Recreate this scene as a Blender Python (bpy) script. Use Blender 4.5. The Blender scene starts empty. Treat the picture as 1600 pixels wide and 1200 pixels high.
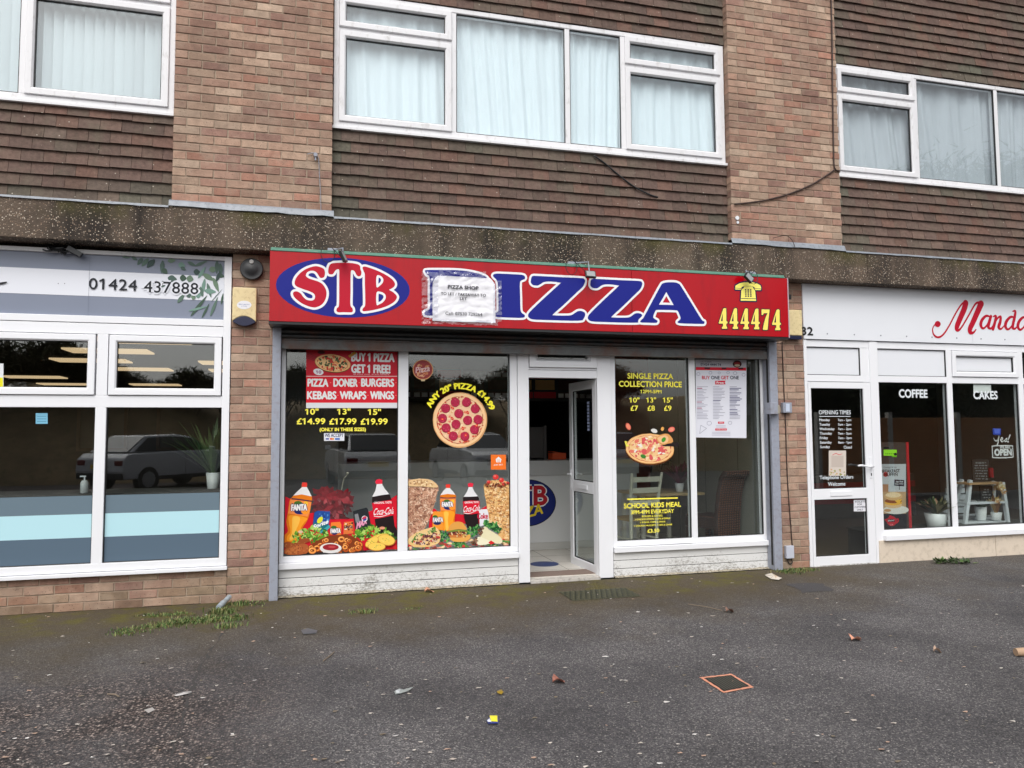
import bpy, bmesh, math, random
from mathutils import Vector, Matrix, noise as mnoise
from mathutils.geometry import tessellate_polygon
random.seed(7)
C = bpy.context.scene.collection
rad = math.radians

# ---------------------------------------------------------------- camera
CAM = Vector((0.0, -7.0, 1.46))
FPX, PITCH, YAW, ROLL = 1165.68, 0.0644531, 0.2598470, -0.0058465
def _axes():
    cp, sp, cy, sy = math.cos(PITCH), math.sin(PITCH), math.cos(YAW), math.sin(YAW)
    f = Vector((sy*cp, cy*cp, sp)); r = Vector((cy, -sy, 0)); u = r.cross(f)
    cr, sr = math.cos(ROLL), math.sin(ROLL)
    return cr*r+sr*u, -sr*r+cr*u, f
AR, AU, AF = _axes()
cam_d = bpy.data.cameras.new('camera'); cam = bpy.data.objects.new('camera', cam_d); C.objects.link(cam)
cam_d.sensor_width = 36; cam_d.lens = 36*FPX/1600; cam_d.clip_end = 500; cam_d.clip_start = 0.05
M = Matrix((AR, AU, -AF)).transposed().to_4x4(); M.translation = CAM; cam.matrix_world = M
bpy.context.scene.camera = cam

# ---------------------------------------------------------------- sky, sun, exposure
SUN_EL, SUN_AZ = rad(52), rad(200)
W = bpy.data.worlds.new('World'); bpy.context.scene.world = W; W.use_nodes = True
nt = W.node_tree; nt.nodes.clear()
sky = nt.nodes.new('ShaderNodeTexSky'); sky.sky_type = 'NISHITA'; sky.sun_disc = False
sky.sun_elevation = SUN_EL; sky.sun_rotation = SUN_AZ; sky.dust_density = 4.0; sky.air_density = 1.0; sky.ozone_density = 1.0
hs = nt.nodes.new('ShaderNodeHueSaturation'); hs.inputs['Saturation'].default_value = 0.22
bg = nt.nodes.new('ShaderNodeBackground'); bg.inputs[1].default_value = 0.13
out = nt.nodes.new('ShaderNodeOutputWorld')
nt.links.new(sky.outputs[0], hs.inputs['Color']); nt.links.new(hs.outputs[0], bg.inputs[0]); nt.links.new(bg.outputs[0], out.inputs[0])
sl = bpy.data.lights.new('sun', 'SUN'); sl.energy = 0.9; sl.angle = rad(50); sl.color = (1, .97, .93)
so = bpy.data.objects.new('sun', sl); C.objects.link(so)
# sky rotation az is measured from +y towards +x; sun stands in front of the shops, behind the camera
sd = Vector((math.sin(SUN_AZ)*math.cos(SUN_EL), math.cos(SUN_AZ)*math.cos(SUN_EL), math.sin(SUN_EL)))
so.rotation_euler = sd.to_track_quat('Z', 'Y').to_euler(); so.location = sd*30
vs = bpy.context.scene.view_settings
vs.view_transform = 'Standard'; vs.look = 'None'; vs.gamma = 1; vs.exposure = 0.62
bpy.context.scene.cycles.max_bounces = 8
bpy.context.scene.cycles.transparent_max_bounces = 16

# ---------------------------------------------------------------- helpers: points
def ray(px, py): return (px-800)/FPX*AR-(py-600)/FPX*AU+AF
def U(px, py, y):                                   # image ray met with the real plane at depth y -> (x, z)
    d = ray(px, py); t = (y-CAM.y)/d.y
    return (CAM.x+d.x*t, CAM.z+d.z*t)
def GND(px, py, z=0.0):
    d = ray(px, py); t = (z-CAM.z)/d.z
    return (CAM.x+d.x*t, CAM.y+d.y*t)
def S(r, g, b):                                     # sRGB byte colour -> linear
    def f(c):
        c /= 255.0
        return c/12.92 if c <= .04045 else ((c+.055)/1.055)**2.4
    return (f(r), f(g), f(b))

# ---------------------------------------------------------------- helpers: materials
def newmat(name):
    m = bpy.data.materials.new(name); m.use_nodes = True
    n = m.node_tree; b = n.nodes['Principled BSDF']
    return m, n, b
def N(n, t, **kw):
    o = n.nodes.new(t)
    for k, v in kw.items():
        if k in o.inputs: o.inputs[k].default_value = v
        else: setattr(o, k, v)
    return o
def ramp(n, src, stops):
    r = n.nodes.new('ShaderNodeValToRGB'); n.links.new(src, r.inputs[0])
    while len(r.color_ramp.elements) < len(stops): r.color_ramp.elements.new(.5)
    for e, (p, c) in zip(r.color_ramp.elements, stops):
        e.position = p; e.color = (c, c, c, 1) if isinstance(c, (int, float)) else (*c, 1)
    return r.outputs[0]
def mixc(n, fac, a, b, mode='MIX'):
    m = n.nodes.new('ShaderNodeMix'); m.data_type = 'RGBA'; m.blend_type = mode
    for sock, v in ((m.inputs[0], fac), (m.inputs[6], a), (m.inputs[7], b)):
        if hasattr(v, 'links') or hasattr(v, 'is_linked'): n.links.new(v, sock)
        elif isinstance(v, (int, float)): sock.default_value = v
        else: sock.default_value = (*v, 1)
    return m.outputs[2]
def coords(n, scale=(1, 1, 1)):
    t = n.nodes.new('ShaderNodeNewGeometry'); mp = n.nodes.new('ShaderNodeMapping'); mp.inputs['Scale'].default_value = scale
    n.links.new(t.outputs['Position'], mp.inputs[0]); return mp.outputs[0]
def noisef(n, co, scale, detail=4, rough=.55):
    o = N(n, 'ShaderNodeTexNoise', Scale=scale, Detail=detail, Roughness=rough); n.links.new(co, o.inputs['Vector']); return o.outputs['Fac']
def bump(n, b, h, strength=.3, dist=.01):
    o = N(n, 'ShaderNodeBump', Strength=strength, Distance=dist); n.links.new(h, o.inputs['Height']); n.links.new(o.outputs[0], b.inputs['Normal'])
def surf(name, col, rough=.5, var=.15, scale=6, bmp=0.0, metal=0.0, dirt=None, dirt_amt=.0, dirt_lo=.5, dirt_scale=3.1, stretch=(1, 1, 1), spec=.5, coat=0):
    m, n, b = newmat(name); co = coords(n, stretch)
    f = noisef(n, co, scale)
    dark = tuple(c*(1-var) for c in col); lite = tuple(min(1, c*(1+var*.6)) for c in col)
    c = mixc(n, f, dark, lite)
    if dirt:
        d1 = ramp(n, noisef(n, co, scale*dirt_scale, 6, .7), [(dirt_lo, 0), (dirt_lo+.2, dirt_amt)])
        c = mixc(n, d1, c, dirt)
    n.links.new(c, b.inputs['Base Color'])
    b.inputs['Roughness'].default_value = rough; b.inputs['Metallic'].default_value = metal
    b.inputs['Specular IOR Level'].default_value = spec
    if coat: b.inputs['Coat Weight'].default_value = coat; b.inputs['Coat Roughness'].default_value = .08
    if bmp: bump(n, b, noisef(n, co, scale*6, 5), bmp, .004)
    return m
def attr_mat(name, rough=.75, grain=25, var=.3, bmp=.4, spec=.3):
    m, n, b = newmat(name); co = coords(n)
    a = n.nodes.new('ShaderNodeAttribute'); a.attribute_name = 'Col'
    f = noisef(n, co, grain, 6, .65)
    c = mixc(n, 1.0, a.outputs['Color'], ramp(n, f, [(.25, 1-var), (.75, 1+var*.35)]), 'MULTIPLY')
    n.links.new(c, b.inputs['Base Color']); b.inputs['Roughness'].default_value = rough
    b.inputs['Specular IOR Level'].default_value = spec
    if bmp: bump(n, b, noisef(n, co, grain*3, 5, .7), bmp, .004)
    return m
def glass_mat(name, tint=(.93, .96, .95), f0=.085):
    m = bpy.data.materials.new(name); m.use_nodes = True; n = m.node_tree; n.nodes.clear()
    lw = N(n, 'ShaderNodeLayerWeight', Blend=.5)
    p = N(n, 'ShaderNodeMath', operation='POWER'); n.links.new(lw.outputs['Facing'], p.inputs[0]); p.inputs[1].default_value = 4.5
    a = N(n, 'ShaderNodeMath', operation='MULTIPLY_ADD'); n.links.new(p.outputs[0], a.inputs[0]); a.inputs[1].default_value = 1-f0; a.inputs[2].default_value = f0
    t = N(n, 'ShaderNodeBsdfTransparent'); t.inputs[0].default_value = (*tint, 1)
    g = N(n, 'ShaderNodeBsdfGlossy'); g.inputs['Roughness'].default_value = .0; g.inputs[0].default_value = (1, 1, 1, 1)
    x = n.nodes.new('ShaderNodeMixShader'); n.links.new(a.outputs[0], x.inputs[0]); n.links.new(t.outputs[0], x.inputs[1]); n.links.new(g.outputs[0], x.inputs[2])
    o = n.nodes.new('ShaderNodeOutputMaterial'); n.links.new(x.outputs[0], o.inputs[0]); return m

# ---------------------------------------------------------------- helpers: objects
OFF = {}
def thing(name, label, cat, loc=(0, 0, 0), group=None):
    o = bpy.data.objects.new(name, None); C.objects.link(o); o.location = loc; o.empty_display_size = .1
    o['label'] = label; o['category'] = cat
    if group: o['group'] = group
    OFF[o.name] = Vector(loc); return o
def tag(o, label, cat, group=None):
    o['label'] = label; o['category'] = cat
    if group: o['group'] = group
    return o
def structure(o): o['kind'] = 'structure'; return o
def dup(o, loc=None, label=None, parent=None, rotz=None):
    c = o.copy(); C.objects.link(c)
    if parent: c.parent = parent
    if loc is not None: c.location = loc
    if rotz is not None: c.rotation_euler = (0, 0, rotz)
    if label: c['label'] = label
    for ch in list(o.children): dup(ch, parent=c)
    return c
class MB:
    def __init__(s): s.v = []; s.f = []; s.c = []; s.sm = False
    def face(s, pts, col=(1, 1, 1)):
        i = len(s.v); s.v += [tuple(p) for p in pts]; s.f.append(tuple(range(i, i+len(pts)))); s.c.append(col)
    def mesh(s, verts, faces, col=(1, 1, 1)):
        i = len(s.v); s.v += [tuple(p) for p in verts]
        for f in faces: s.f.append(tuple(k+i for k in f)); s.c.append(col)
        return s
    def box(s, x0, x1, y0, y1, z0, z1, col=(1, 1, 1)):
        v = [(x0, y0, z0), (x1, y0, z0), (x1, y1, z0), (x0, y1, z0), (x0, y0, z1), (x1, y0, z1), (x1, y1, z1), (x0, y1, z1)]
        return s.mesh(v, [(0, 1, 5, 4), (1, 2, 6, 5), (2, 3, 7, 6), (3, 0, 4, 7), (4, 5, 6, 7), (3, 2, 1, 0)], col)
    def obox(s, mat, hx, hy, hz, col=(1, 1, 1)):
        v = [mat @ Vector(p) for p in ((-hx, -hy, -hz), (hx, -hy, -hz), (hx, hy, -hz), (-hx, hy, -hz), (-hx, -hy, hz), (hx, -hy, hz), (hx, hy, hz), (-hx, hy, hz))]
        return s.mesh(v, [(0, 1, 5, 4), (1, 2, 6, 5), (2, 3, 7, 6), (3, 0, 4, 7), (4, 5, 6, 7), (3, 2, 1, 0)], col)
    def ring(s, x0, x1, z0, z1, prof, col=(1, 1, 1)):        # mitred frame in the xz plane: prof = [(inset, y), ...]
        rows = [[(x0+i, y, z0+i), (x1-i, y, z0+i), (x1-i, y, z1-i), (x0+i, y, z1-i)] for i, y in prof]
        v = [p for r in rows for p in r]; f = []
        for a in range(len(prof)-1):
            for k in range(4):
                k2 = (k+1) % 4; f.append((a*4+k, a*4+k2, a*4+4+k2, a*4+4+k))
        return s.mesh(v, f, col)
    def frame(s, x0, x1, z0, z1, w, yf, yb, ch=.008, col=(1, 1, 1)):
        return s.ring(x0, x1, z0, z1, [(0, yb), (0, yf+.003), (.003, yf), (w-ch, yf), (w, yf+ch), (w, yb)], col)
    def cyl(s, p0, p1, r0, r1=None, n=12, col=(1, 1, 1), cap=True):
        r1 = r0 if r1 is None else r1; p0, p1 = Vector(p0), Vector(p1); d = (p1-p0).normalized()
        a = d.orthogonal().normalized(); b = d.cross(a); v = []
        for p, r in ((p0, r0), (p1, r1)):
            for k in range(n): t = 2*math.pi*k/n; v.append(p+a*r*math.cos(t)+b*r*math.sin(t))
        f = [(k, (k+1) % n, n+(k+1) % n, n+k) for k in range(n)]
        if cap: f += [tuple(range(n-1, -1, -1)), tuple(range(n, 2*n))]
        return s.mesh(v, f, col)
    def tube(s, pts, r, n=6, col=(1, 1, 1)):
        pts = [Vector(p) for p in pts]; v = []; up = None
        for i, p in enumerate(pts):
            d = (pts[min(i+1, len(pts)-1)]-pts[max(i-1, 0)]).normalized()
            a = d.orthogonal() if up is None else up-d*up.dot(d)
            a.normalize(); up = a; b = d.cross(a); rr = r[i] if isinstance(r, (list, tuple)) else r
            for k in range(n): t = 2*math.pi*k/n; v.append(p+a*rr*math.cos(t)+b*rr*math.sin(t))
        f = []
        for i in range(len(pts)-1):
            for k in range(n): k2 = (k+1) % n; f.append((i*n+k, i*n+k2, i*n+n+k2, i*n+n+k))
        f += [tuple(range(n-1, -1, -1)), tuple(range((len(pts)-1)*n, len(pts)*n))]
        return s.mesh(v, f, col)
    def lathe(s, c, prof, n=20, col=(1, 1, 1)):              # prof = [(r, z)], axis z
        v = []; f = []
        for r, z in prof:
            for k in range(n): t = 2*math.pi*k/n; v.append((c[0]+r*math.cos(t), c[1]+r*math.sin(t), c[2]+z))
        for i in range(len(prof)-1):
            for k in range(n): k2 = (k+1) % n; f.append((i*n+k, i*n+k2, i*n+n+k2, i*n+n+k))
        f += [tuple(range(n-1, -1, -1)), tuple(range((len(prof)-1)*n, len(prof)*n))]
        return s.mesh(v, f, col)
    def prism(s, pts, y0, y1, col=(1, 1, 1)):                # (x,z) outline between two depths
        n = len(pts); v = [(x, y0, z) for x, z in pts]+[(x, y1, z) for x, z in pts]
        t = tessellate_polygon([[Vector((x, z, 0)) for x, z in pts]])
        f = [tuple(a) for a in t]+[tuple(i+n for i in a[::-1]) for a in t]+[(k, (k+1) % n, n+(k+1) % n, n+k) for k in range(n)]
        return s.mesh(v, f, col)
    def build(s, name, mat, parent=None, loc=None, bevel=0, smooth=False):
        me = bpy.data.meshes.new(name)
        off = Vector(loc) if loc is not None else (OFF.get(parent.name, Vector()) if parent else Vector())
        me.from_pydata([(v[0]-off.x, v[1]-off.y, v[2]-off.z) for v in s.v], [], s.f)
        at = me.color_attributes.new('Col', 'FLOAT_COLOR', 'CORNER'); buf = []
        for f, c in zip(s.f, s.c): buf += [c[0], c[1], c[2], 1.0]*len(f)
        at.data.foreach_set('color', buf)
        me.materials.append(mat); me.validate(); me.update()
        bm = bmesh.new(); bm.from_mesh(me)
        if bevel or smooth: bmesh.ops.remove_doubles(bm, verts=bm.verts, dist=1e-5)
        bmesh.ops.recalc_face_normals(bm, faces=bm.faces); bm.to_mesh(me); bm.free()
        o = bpy.data.objects.new(name, me); C.objects.link(o)
        if loc is not None: o.location = loc
        if parent: o.parent = parent; OFF[o.name] = off
        else: OFF[o.name] = off
        if smooth:
            for p in me.polygons: p.use_smooth = True
        if bevel:
            m = o.modifiers.new('bevel', 'BEVEL'); m.width = bevel; m.segments = 2; m.limit_method = 'ANGLE'; m.angle_limit = rad(40)
        return o
_tc = {}
def text_mesh(s, bold=0.0, shear=0.0, space=1.0):            # built-in font -> triangles in a unit box
    k = (s, bold, shear, space)
    if k in _tc: return _tc[k]
    cu = bpy.data.curves.new('text', 'FONT'); cu.body = s; cu.offset = bold; cu.resolution_u = 4; cu.shear = shear; cu.space_character = space
    ob = bpy.data.objects.new('text', cu); me = bpy.data.meshes.new_from_object(ob)
    vs_ = [(v.co.x, v.co.y) for v in me.vertices]; fs = [tuple(p.vertices) for p in me.polygons]
    for i, c in enumerate(s):                              # the built-in 1 is a bare stem: give it a flag
        if c != '1': continue
        cu.body = s[:i+1]; m2 = bpy.data.meshes.new_from_object(ob); xr = max(v.co.x for v in m2.vertices); H = .68
        xs_ = [v.co.x for v in m2.vertices if v.co.x > xr-.2]; xl = min(xs_); bpy.data.meshes.remove(m2); k0 = len(vs_)
        vs_ += [(xl+.02, H), (xl-.155, H*.83), (xl-.155, H*.70), (xl+.02, H*.84)]; fs.append((k0, k0+1, k0+2, k0+3))
    bpy.data.objects.remove(ob); bpy.data.meshes.remove(me); bpy.data.curves.remove(cu)
    x0 = min(v[0] for v in vs_); x1 = max(v[0] for v in vs_); y0 = min(v[1] for v in vs_); y1 = max(v[1] for v in vs_)
    r = ([((x-x0)/(x1-x0), (y-y0)/(y1-y0)) for x, y in vs_], fs); _tc[k] = r; return r
def smooth_loop(pts, n=4, closed=True):
    o = []; L = len(pts)
    for i in range(L if closed else L-1):
        if closed: p = [pts[(i+k-1) % L] for k in range(4)]
        else: p = [pts[max(0, i-1)], pts[i], pts[i+1], pts[min(L-1, i+2)]]
        for k in range(n):
            t = k/n
            o.append(tuple(.5*(2*p[1][d]+(p[2][d]-p[0][d])*t+(2*p[0][d]-5*p[1][d]+4*p[2][d]-p[3][d])*t*t+(3*p[1][d]-p[0][d]-3*p[2][d]+p[3][d])*t**3) for d in range(len(p[1]))))
    if not closed: o.append(tuple(pts[-1]))
    return o
class Decal(MB):                                            # flat print in layers, each a hair in front of the last
    def __init__(s, y, step=1e-5):
        super().__init__(); s.y = y; s.k = 0; s.step = step
    def lay(s): s.k += 1; return s.y-s.k*s.step
    def w(s, pts): return [U(px, py, s.y) for px, py in pts]
    def loops(s, loops, col):
        y = s.lay(); fl = [p for l in loops for p in l]
        t = tessellate_polygon([[Vector((x, z, 0)) for x, z in l] for l in loops])
        s.mesh([(x, y, z) for x, z in fl], [tuple(a) for a in t], col)
    def poly(s, pts, col, sm=0):
        if sm: pts = smooth_loop(pts, sm)
        s.loops([s.w(pts)], col)
    def rect(s, a, b, c, d, col): s.poly([(a, b), (c, b), (c, d), (a, d)], col)      # px corners
    def wrect(s, x0, x1, z0, z1, col): s.loops([[(x0, z0), (x1, z0), (x1, z1), (x0, z1)]], col)
    def ell(s, cx, cy, rx, ry, col, rot=0, n=28, jit=0):
        pts = []
        for k in range(n):
            t = 2*math.pi*k/n; j = 1+random.uniform(-jit, jit)
            a, b = rx*math.cos(t)*j, ry*math.sin(t)*j
            pts.append((cx+a*math.cos(rot)-b*math.sin(rot), cy+a*math.sin(rot)+b*math.cos(rot)))
        s.poly(pts, col)
    def _glyphs(s, t, fn, col, bold, shear=0, space=1):
        v, f = text_mesh(t, 0.0, shear, space)
        for ox, oz in (((0, 0),) if bold <= 0 else ((-bold, 0), (bold, 0), (0, -bold), (0, bold), (0, 0))):
            y = s.lay(); s.mesh([(lambda q: (q[0], y, q[1]))(fn(a, b, ox, oz)) for a, b in v], f, col)
    def text(s, t, l, r, yc, h, col, bold=.0, shear=0, space=1):          # bold = fraction of the letter height
        m = (l+r)/2
        x0 = U(l, yc, s.y)[0]; x1 = U(r, yc, s.y)[0]; z1 = U(m, yc-h/2, s.y)[1]; z0 = U(m, yc+h/2, s.y)[1]; H = z1-z0
        s._glyphs(t, lambda a, b, ox, oz: (x0+(x1-x0)*a+ox*H, z0+H*b+oz*H), col, bold, shear, space)
    def warp_text(s, t, fn, col, bold=.0):
        s._glyphs(t, lambda a, b, ox, oz: fn(a+ox*.12, b+oz), col, bold)
    def wstroke(s, pts, hw, col, closed=True):               # world (x,z) points
        L = len(pts); fine = 1.6e-6
        for i in range(L):
            y = s.y-s.k*s.step-i*fine*2
            w0 = hw[i] if isinstance(hw, list) else hw
            c = pts[i]; s.face([(c[0]+w0*math.cos(2*math.pi*k/12), y, c[1]+w0*math.sin(2*math.pi*k/12)) for k in range(12)], col)
            if not closed and i == L-1: break
            q = pts[(i+1) % L]; w1 = hw[(i+1) % L] if isinstance(hw, list) else hw
            dx, dz = q[0]-c[0], q[1]-c[1]; l = math.hypot(dx, dz)
            if l < 1e-7: continue
            nx, nz = -dz/l, dx/l; y -= fine
            s.face([(c[0]+nx*w0, y, c[1]+nz*w0), (q[0]+nx*w1, y, q[1]+nz*w1), (q[0]-nx*w1, y, q[1]-nz*w1), (c[0]-nx*w0, y, c[1]-nz*w0)], col)
        s.k += int(L*fine*2/s.step)+2
    def stroke(s, pts, hw, col, closed=True): s.wstroke(s.w(pts), hw, col, closed)
    def brush(s, pts, px_scale, col, n=5):                   # (px, py, width_px)
        q = smooth_loop(pts, n, False); s.wstroke(s.w([(a, b) for a, b, c in q]), [c*px_scale/320 for a, b, c in q], col, False)
    def blobs(s, poly, n, r, cols, jit=.35, asp=1.0, rot=None):
        xs = [p[0] for p in poly]; ys = [p[1] for p in poly]; k = 0; tries = 0
        while k < n and tries < n*40:
            tries += 1; x = random.uniform(min(xs), max(xs)); yy = random.uniform(min(ys), max(ys)); ins = False; j = len(poly)-1
            for i in range(len(poly)):
                a, b = poly[i], poly[j]
                if (a[1] > yy) != (b[1] > yy) and x < (b[0]-a[0])*(yy-a[1])/(b[1]-a[1])+a[0]: ins = not ins
                j = i
            if not ins: continue
            k += 1; rr = r*random.uniform(.6, 1.3)
            s.ell(x, yy, rr*asp, rr, random.choice(cols), random.uniform(0, 3.1) if rot is None else rot+random.uniform(-.2, .2), 9, jit)
# ---------------------------------------------------------------- materials
BRICKCOL = [S(154, 127, 111), S(158, 131, 114), S(149, 120, 105), S(140, 110, 98), S(161, 136, 118), S(170, 148, 130), S(151, 123, 108), S(156, 117, 101), S(135, 106, 95), S(158, 127, 110), S(146, 115, 101), S(164, 140, 122), S(152, 125, 109), S(156, 129, 112)]
def brick_mat():
    m, n, b = newmat('brick'); co = coords(n); a = n.nodes.new('ShaderNodeAttribute'); a.attribute_name = 'Col'
    c = mixc(n, 1.0, a.outputs['Color'], ramp(n, noisef(n, co, 14, 5, .6), [(.28, .78), (.72, 1.16)]), 'MULTIPLY')
    c = mixc(n, ramp(n, noisef(n, co, 5.5, 5, .65), [(.48, 0), (.72, .5)]), c, S(176, 158, 140))         # lime bloom and dust
    c = mixc(n, ramp(n, noisef(n, coords(n, (1, 1, .45)), 1.6, 5, .65), [(.50, 0), (.75, .42)]), c, S(96, 80, 72))   # soot
    v = N(n, 'ShaderNodeTexVoronoi', Scale=95.0); n.links.new(co, v.inputs[0]); s = N(n, 'ShaderNodeSeparateColor'); n.links.new(v.outputs['Color'], s.inputs[0])
    k = N(n, 'ShaderNodeMath', operation='MULTIPLY'); n.links.new(ramp(n, s.outputs[0], [(.86, 0), (.9, .7)]), k.inputs[0]); n.links.new(ramp(n, v.outputs['Distance'], [(.2, 1), (.4, 0)]), k.inputs[1])
    c = mixc(n, k.outputs[0], c, S(70, 54, 48))
    n.links.new(c, b.inputs['Base Color']); b.inputs['Roughness'].default_value = .92; b.inputs['Specular IOR Level'].default_value = .15
    bump(n, b, noisef(n, co, 70, 6, .7), .9, .005); return m
m_brick = brick_mat()
m_mortar = surf('mortar', S(164, 146, 128), .95, .3, 14, .5)
def tile_mat():
    m, n, b = newmat('clay_tile'); co = coords(n); a = n.nodes.new('ShaderNodeAttribute'); a.attribute_name = 'Col'
    c = mixc(n, 1.0, a.outputs['Color'], ramp(n, noisef(n, co, 26, 6, .7), [(.25, .62), (.75, 1.25)]), 'MULTIPLY')
    c = mixc(n, ramp(n, noisef(n, coords(n, (1, 1, .5)), 7, 5, .7), [(.5, 0), (.72, .5)]), c, S(104, 98, 84))
    v = N(n, 'ShaderNodeTexVoronoi', Scale=30.0); n.links.new(co, v.inputs[0]); s = N(n, 'ShaderNodeSeparateColor'); n.links.new(v.outputs['Color'], s.inputs[0])
    k = N(n, 'ShaderNodeMath', operation='MULTIPLY'); n.links.new(ramp(n, s.outputs[0], [(.90, 0), (.92, .8)]), k.inputs[0]); n.links.new(ramp(n, v.outputs['Distance'], [(.10, 1), (.2, 0)]), k.inputs[1])
    c = mixc(n, k.outputs[0], c, S(190, 182, 168))
    n.links.new(c, b.inputs['Base Color']); b.inputs['Roughness'].default_value = .88; b.inputs['Specular IOR Level'].default_value = .2
    bump(n, b, noisef(n, co, 90, 5, .7), .8, .004); return m
m_tile = tile_mat()
m_upvc = surf('white_upvc', (.80, .81, .84), .32, .03, 2, 0, dirt=(.42, .41, .38), dirt_amt=.22, dirt_lo=.62, dirt_scale=9)
m_upvc_old = surf('weathered_upvc', (.74, .74, .76), .45, .08, 3, .05, dirt=(.30, .28, .25), dirt_amt=.45, dirt_lo=.55, dirt_scale=6, stretch=(1, 1, .4))
m_gasket = surf('black_rubber', (.012, .012, .013), .5, .1)
m_glass = glass_mat('window_glass')
m_glass_up = glass_mat('upstairs_glass', (.95, .98, .985), .07)
m_lead = surf('lead_flashing', S(140, 146, 154), .45, .3, 9, .3, dirt=S(90, 94, 98), dirt_amt=.7)
m_steel = surf('grey_painted_steel', S(150, 155, 168), .42, .12, 6, .15, dirt=S(120, 100, 90), dirt_amt=.4)
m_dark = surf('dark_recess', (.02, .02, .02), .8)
m_black = surf('black_plastic', (.015, .016, .018), .35, .2, 20)
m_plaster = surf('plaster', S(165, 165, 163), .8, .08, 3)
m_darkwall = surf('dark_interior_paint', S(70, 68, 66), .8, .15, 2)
m_ceil = surf('ceiling_paint', S(150, 150, 150), .9, .05)

def concrete_mat():
    m, n, b = newmat('exposed_aggregate_concrete'); co = coords(n)
    st = coords(n, (2.3, 2.3, .25))
    base = mixc(n, noisef(n, co, 9, 6, .7), S(66, 58, 51), S(116, 101, 88))
    streak = ramp(n, noisef(n, st, 1.0, 4, .6), [(.36, .9), (.58, 0)])
    base = mixc(n, streak, base, S(44, 40, 37))
    vor = N(n, 'ShaderNodeTexVoronoi', Scale=82.0); n.links.new(co, vor.inputs['Vector'])
    rnd = N(n, 'ShaderNodeSeparateColor'); n.links.new(vor.outputs['Color'], rnd.inputs[0])
    big = N(n, 'ShaderNodeMath', operation='LESS_THAN'); n.links.new(vor.outputs['Distance'], big.inputs[0]); big.inputs[1].default_value = .40
    sel = N(n, 'ShaderNodeMath', operation='GREATER_THAN'); n.links.new(rnd.outputs[0], sel.inputs[0]); sel.inputs[1].default_value = .66
    k = N(n, 'ShaderNodeMath', operation='MULTIPLY'); n.links.new(big.outputs[0], k.inputs[0]); n.links.new(sel.outputs[0], k.inputs[1])
    stone = mixc(n, rnd.outputs[1], S(130, 108, 90), S(200, 188, 172))
    thin = N(n, 'ShaderNodeMath', operation='MULTIPLY'); n.links.new(k.outputs[0], thin.inputs[0])
    n.links.new(ramp(n, noisef(n, co, 3.5, 3), [(.3, .45), (.55, 1)]), thin.inputs[1])
    c = mixc(n, thin.outputs[0], base, stone)
    # moss hanging from the top arris
    sx = N(n, 'ShaderNodeSeparateXYZ'); n.links.new(co, sx.inputs[0])
    tp = N(n, 'ShaderNodeMapRange'); n.links.new(sx.outputs[2], tp.inputs[0]); tp.inputs[1].default_value = 3.22; tp.inputs[2].default_value = 3.42
    mm = N(n, 'ShaderNodeMath', operation='MULTIPLY'); n.links.new(tp.outputs[0], mm.inputs[0]); n.links.new(ramp(n, noisef(n, coords(n, (1.2, 1, .6)), 2.1, 5, .65), [(.45, 0), (.62, .95)]), mm.inputs[1])
    moss = mixc(n, noisef(n, co, 60, 3), S(52, 50, 30), S(92, 88, 44))
    c = mixc(n, mm.outputs[0], c, moss)
    n.links.new(c, b.inputs['Base Color']); b.inputs['Roughness'].default_value = .9; b.inputs['Specular IOR Level'].default_value = .25
    bump(n, b, vor.outputs['Distance'], .6, .006); return m
m_conc = concrete_mat()

def bricks(x0, x1, z0, z1, y, depth=.1, seed=1, mossy=False, shift=0.0):
    """running-bond brick skin, each brick its own block in one mesh, with the mortar bed behind it"""
    rg = random.Random(seed); b = MB(); c = .075; r = 0; z = z0
    while z < z1-.01:
        zt = min(z+.065, z1); x = x0-(.1125 if r % 2 else 0)-shift
        while x < x1-.005:
            a, e = max(x, x0), min(x+.215, x1)
            if e-a > .015:
                col = Vector(rg.choice(BRICKCOL))*rg.uniform(.92, 1.34)
                if mossy and z < z0+.32 and rg.random() < .75-(z-z0)*1.6: col = col.lerp(Vector(S(112, 106, 78)), rg.uniform(.1, .5))
                dy = rg.uniform(-.002, .002); w = .003; yy = y+dy; j = rg.uniform(-.0015, .0015)
                a += rg.uniform(-.0015, .002); e += rg.uniform(-.002, .0015)
                v = [(a, y+depth, z+j), (e, y+depth, z+j), (e, y+depth, zt+j), (a, y+depth, zt+j), (a, yy+w, z+j), (e, yy+w, z+j), (e, yy+w, zt+j), (a, yy+w, zt+j),
                     *[(px_+rg.uniform(-.002, .002), yy+rg.uniform(-.0012, .0012), pz_+rg.uniform(-.002, .002)) for px_, pz_ in ((a+w, z+j+w), (e-w, z+j+w), (e-w, zt+j-w), (a+w, zt+j-w))]]
                b.mesh(v, [(8, 9, 10, 11), (4, 5, 9, 8), (5, 6, 10, 9), (6, 7, 11, 10), (7, 4, 8, 11), (0, 1, 5, 4), (1, 2, 6, 5), (2, 3, 7, 6), (3, 0, 4, 7)], tuple(col))
            x += .225
        z += c; r += 1
    return b
def brick_part(parent, x0, x1, z0, z1, y, name='brick_pier', seed=1, depth=.1, mossy=False, shift=0.0, back=None):
    o = bricks(x0, x1, z0, z1, y, depth, seed, mossy, shift).build(name, m_brick, parent)
    b = MB(); b.box(x0+.004, x1-.004, y+.007, back if back else y+depth-.004, z0+.001, z1-.002); b.build('mortar', m_mortar, o)
    return o
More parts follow.
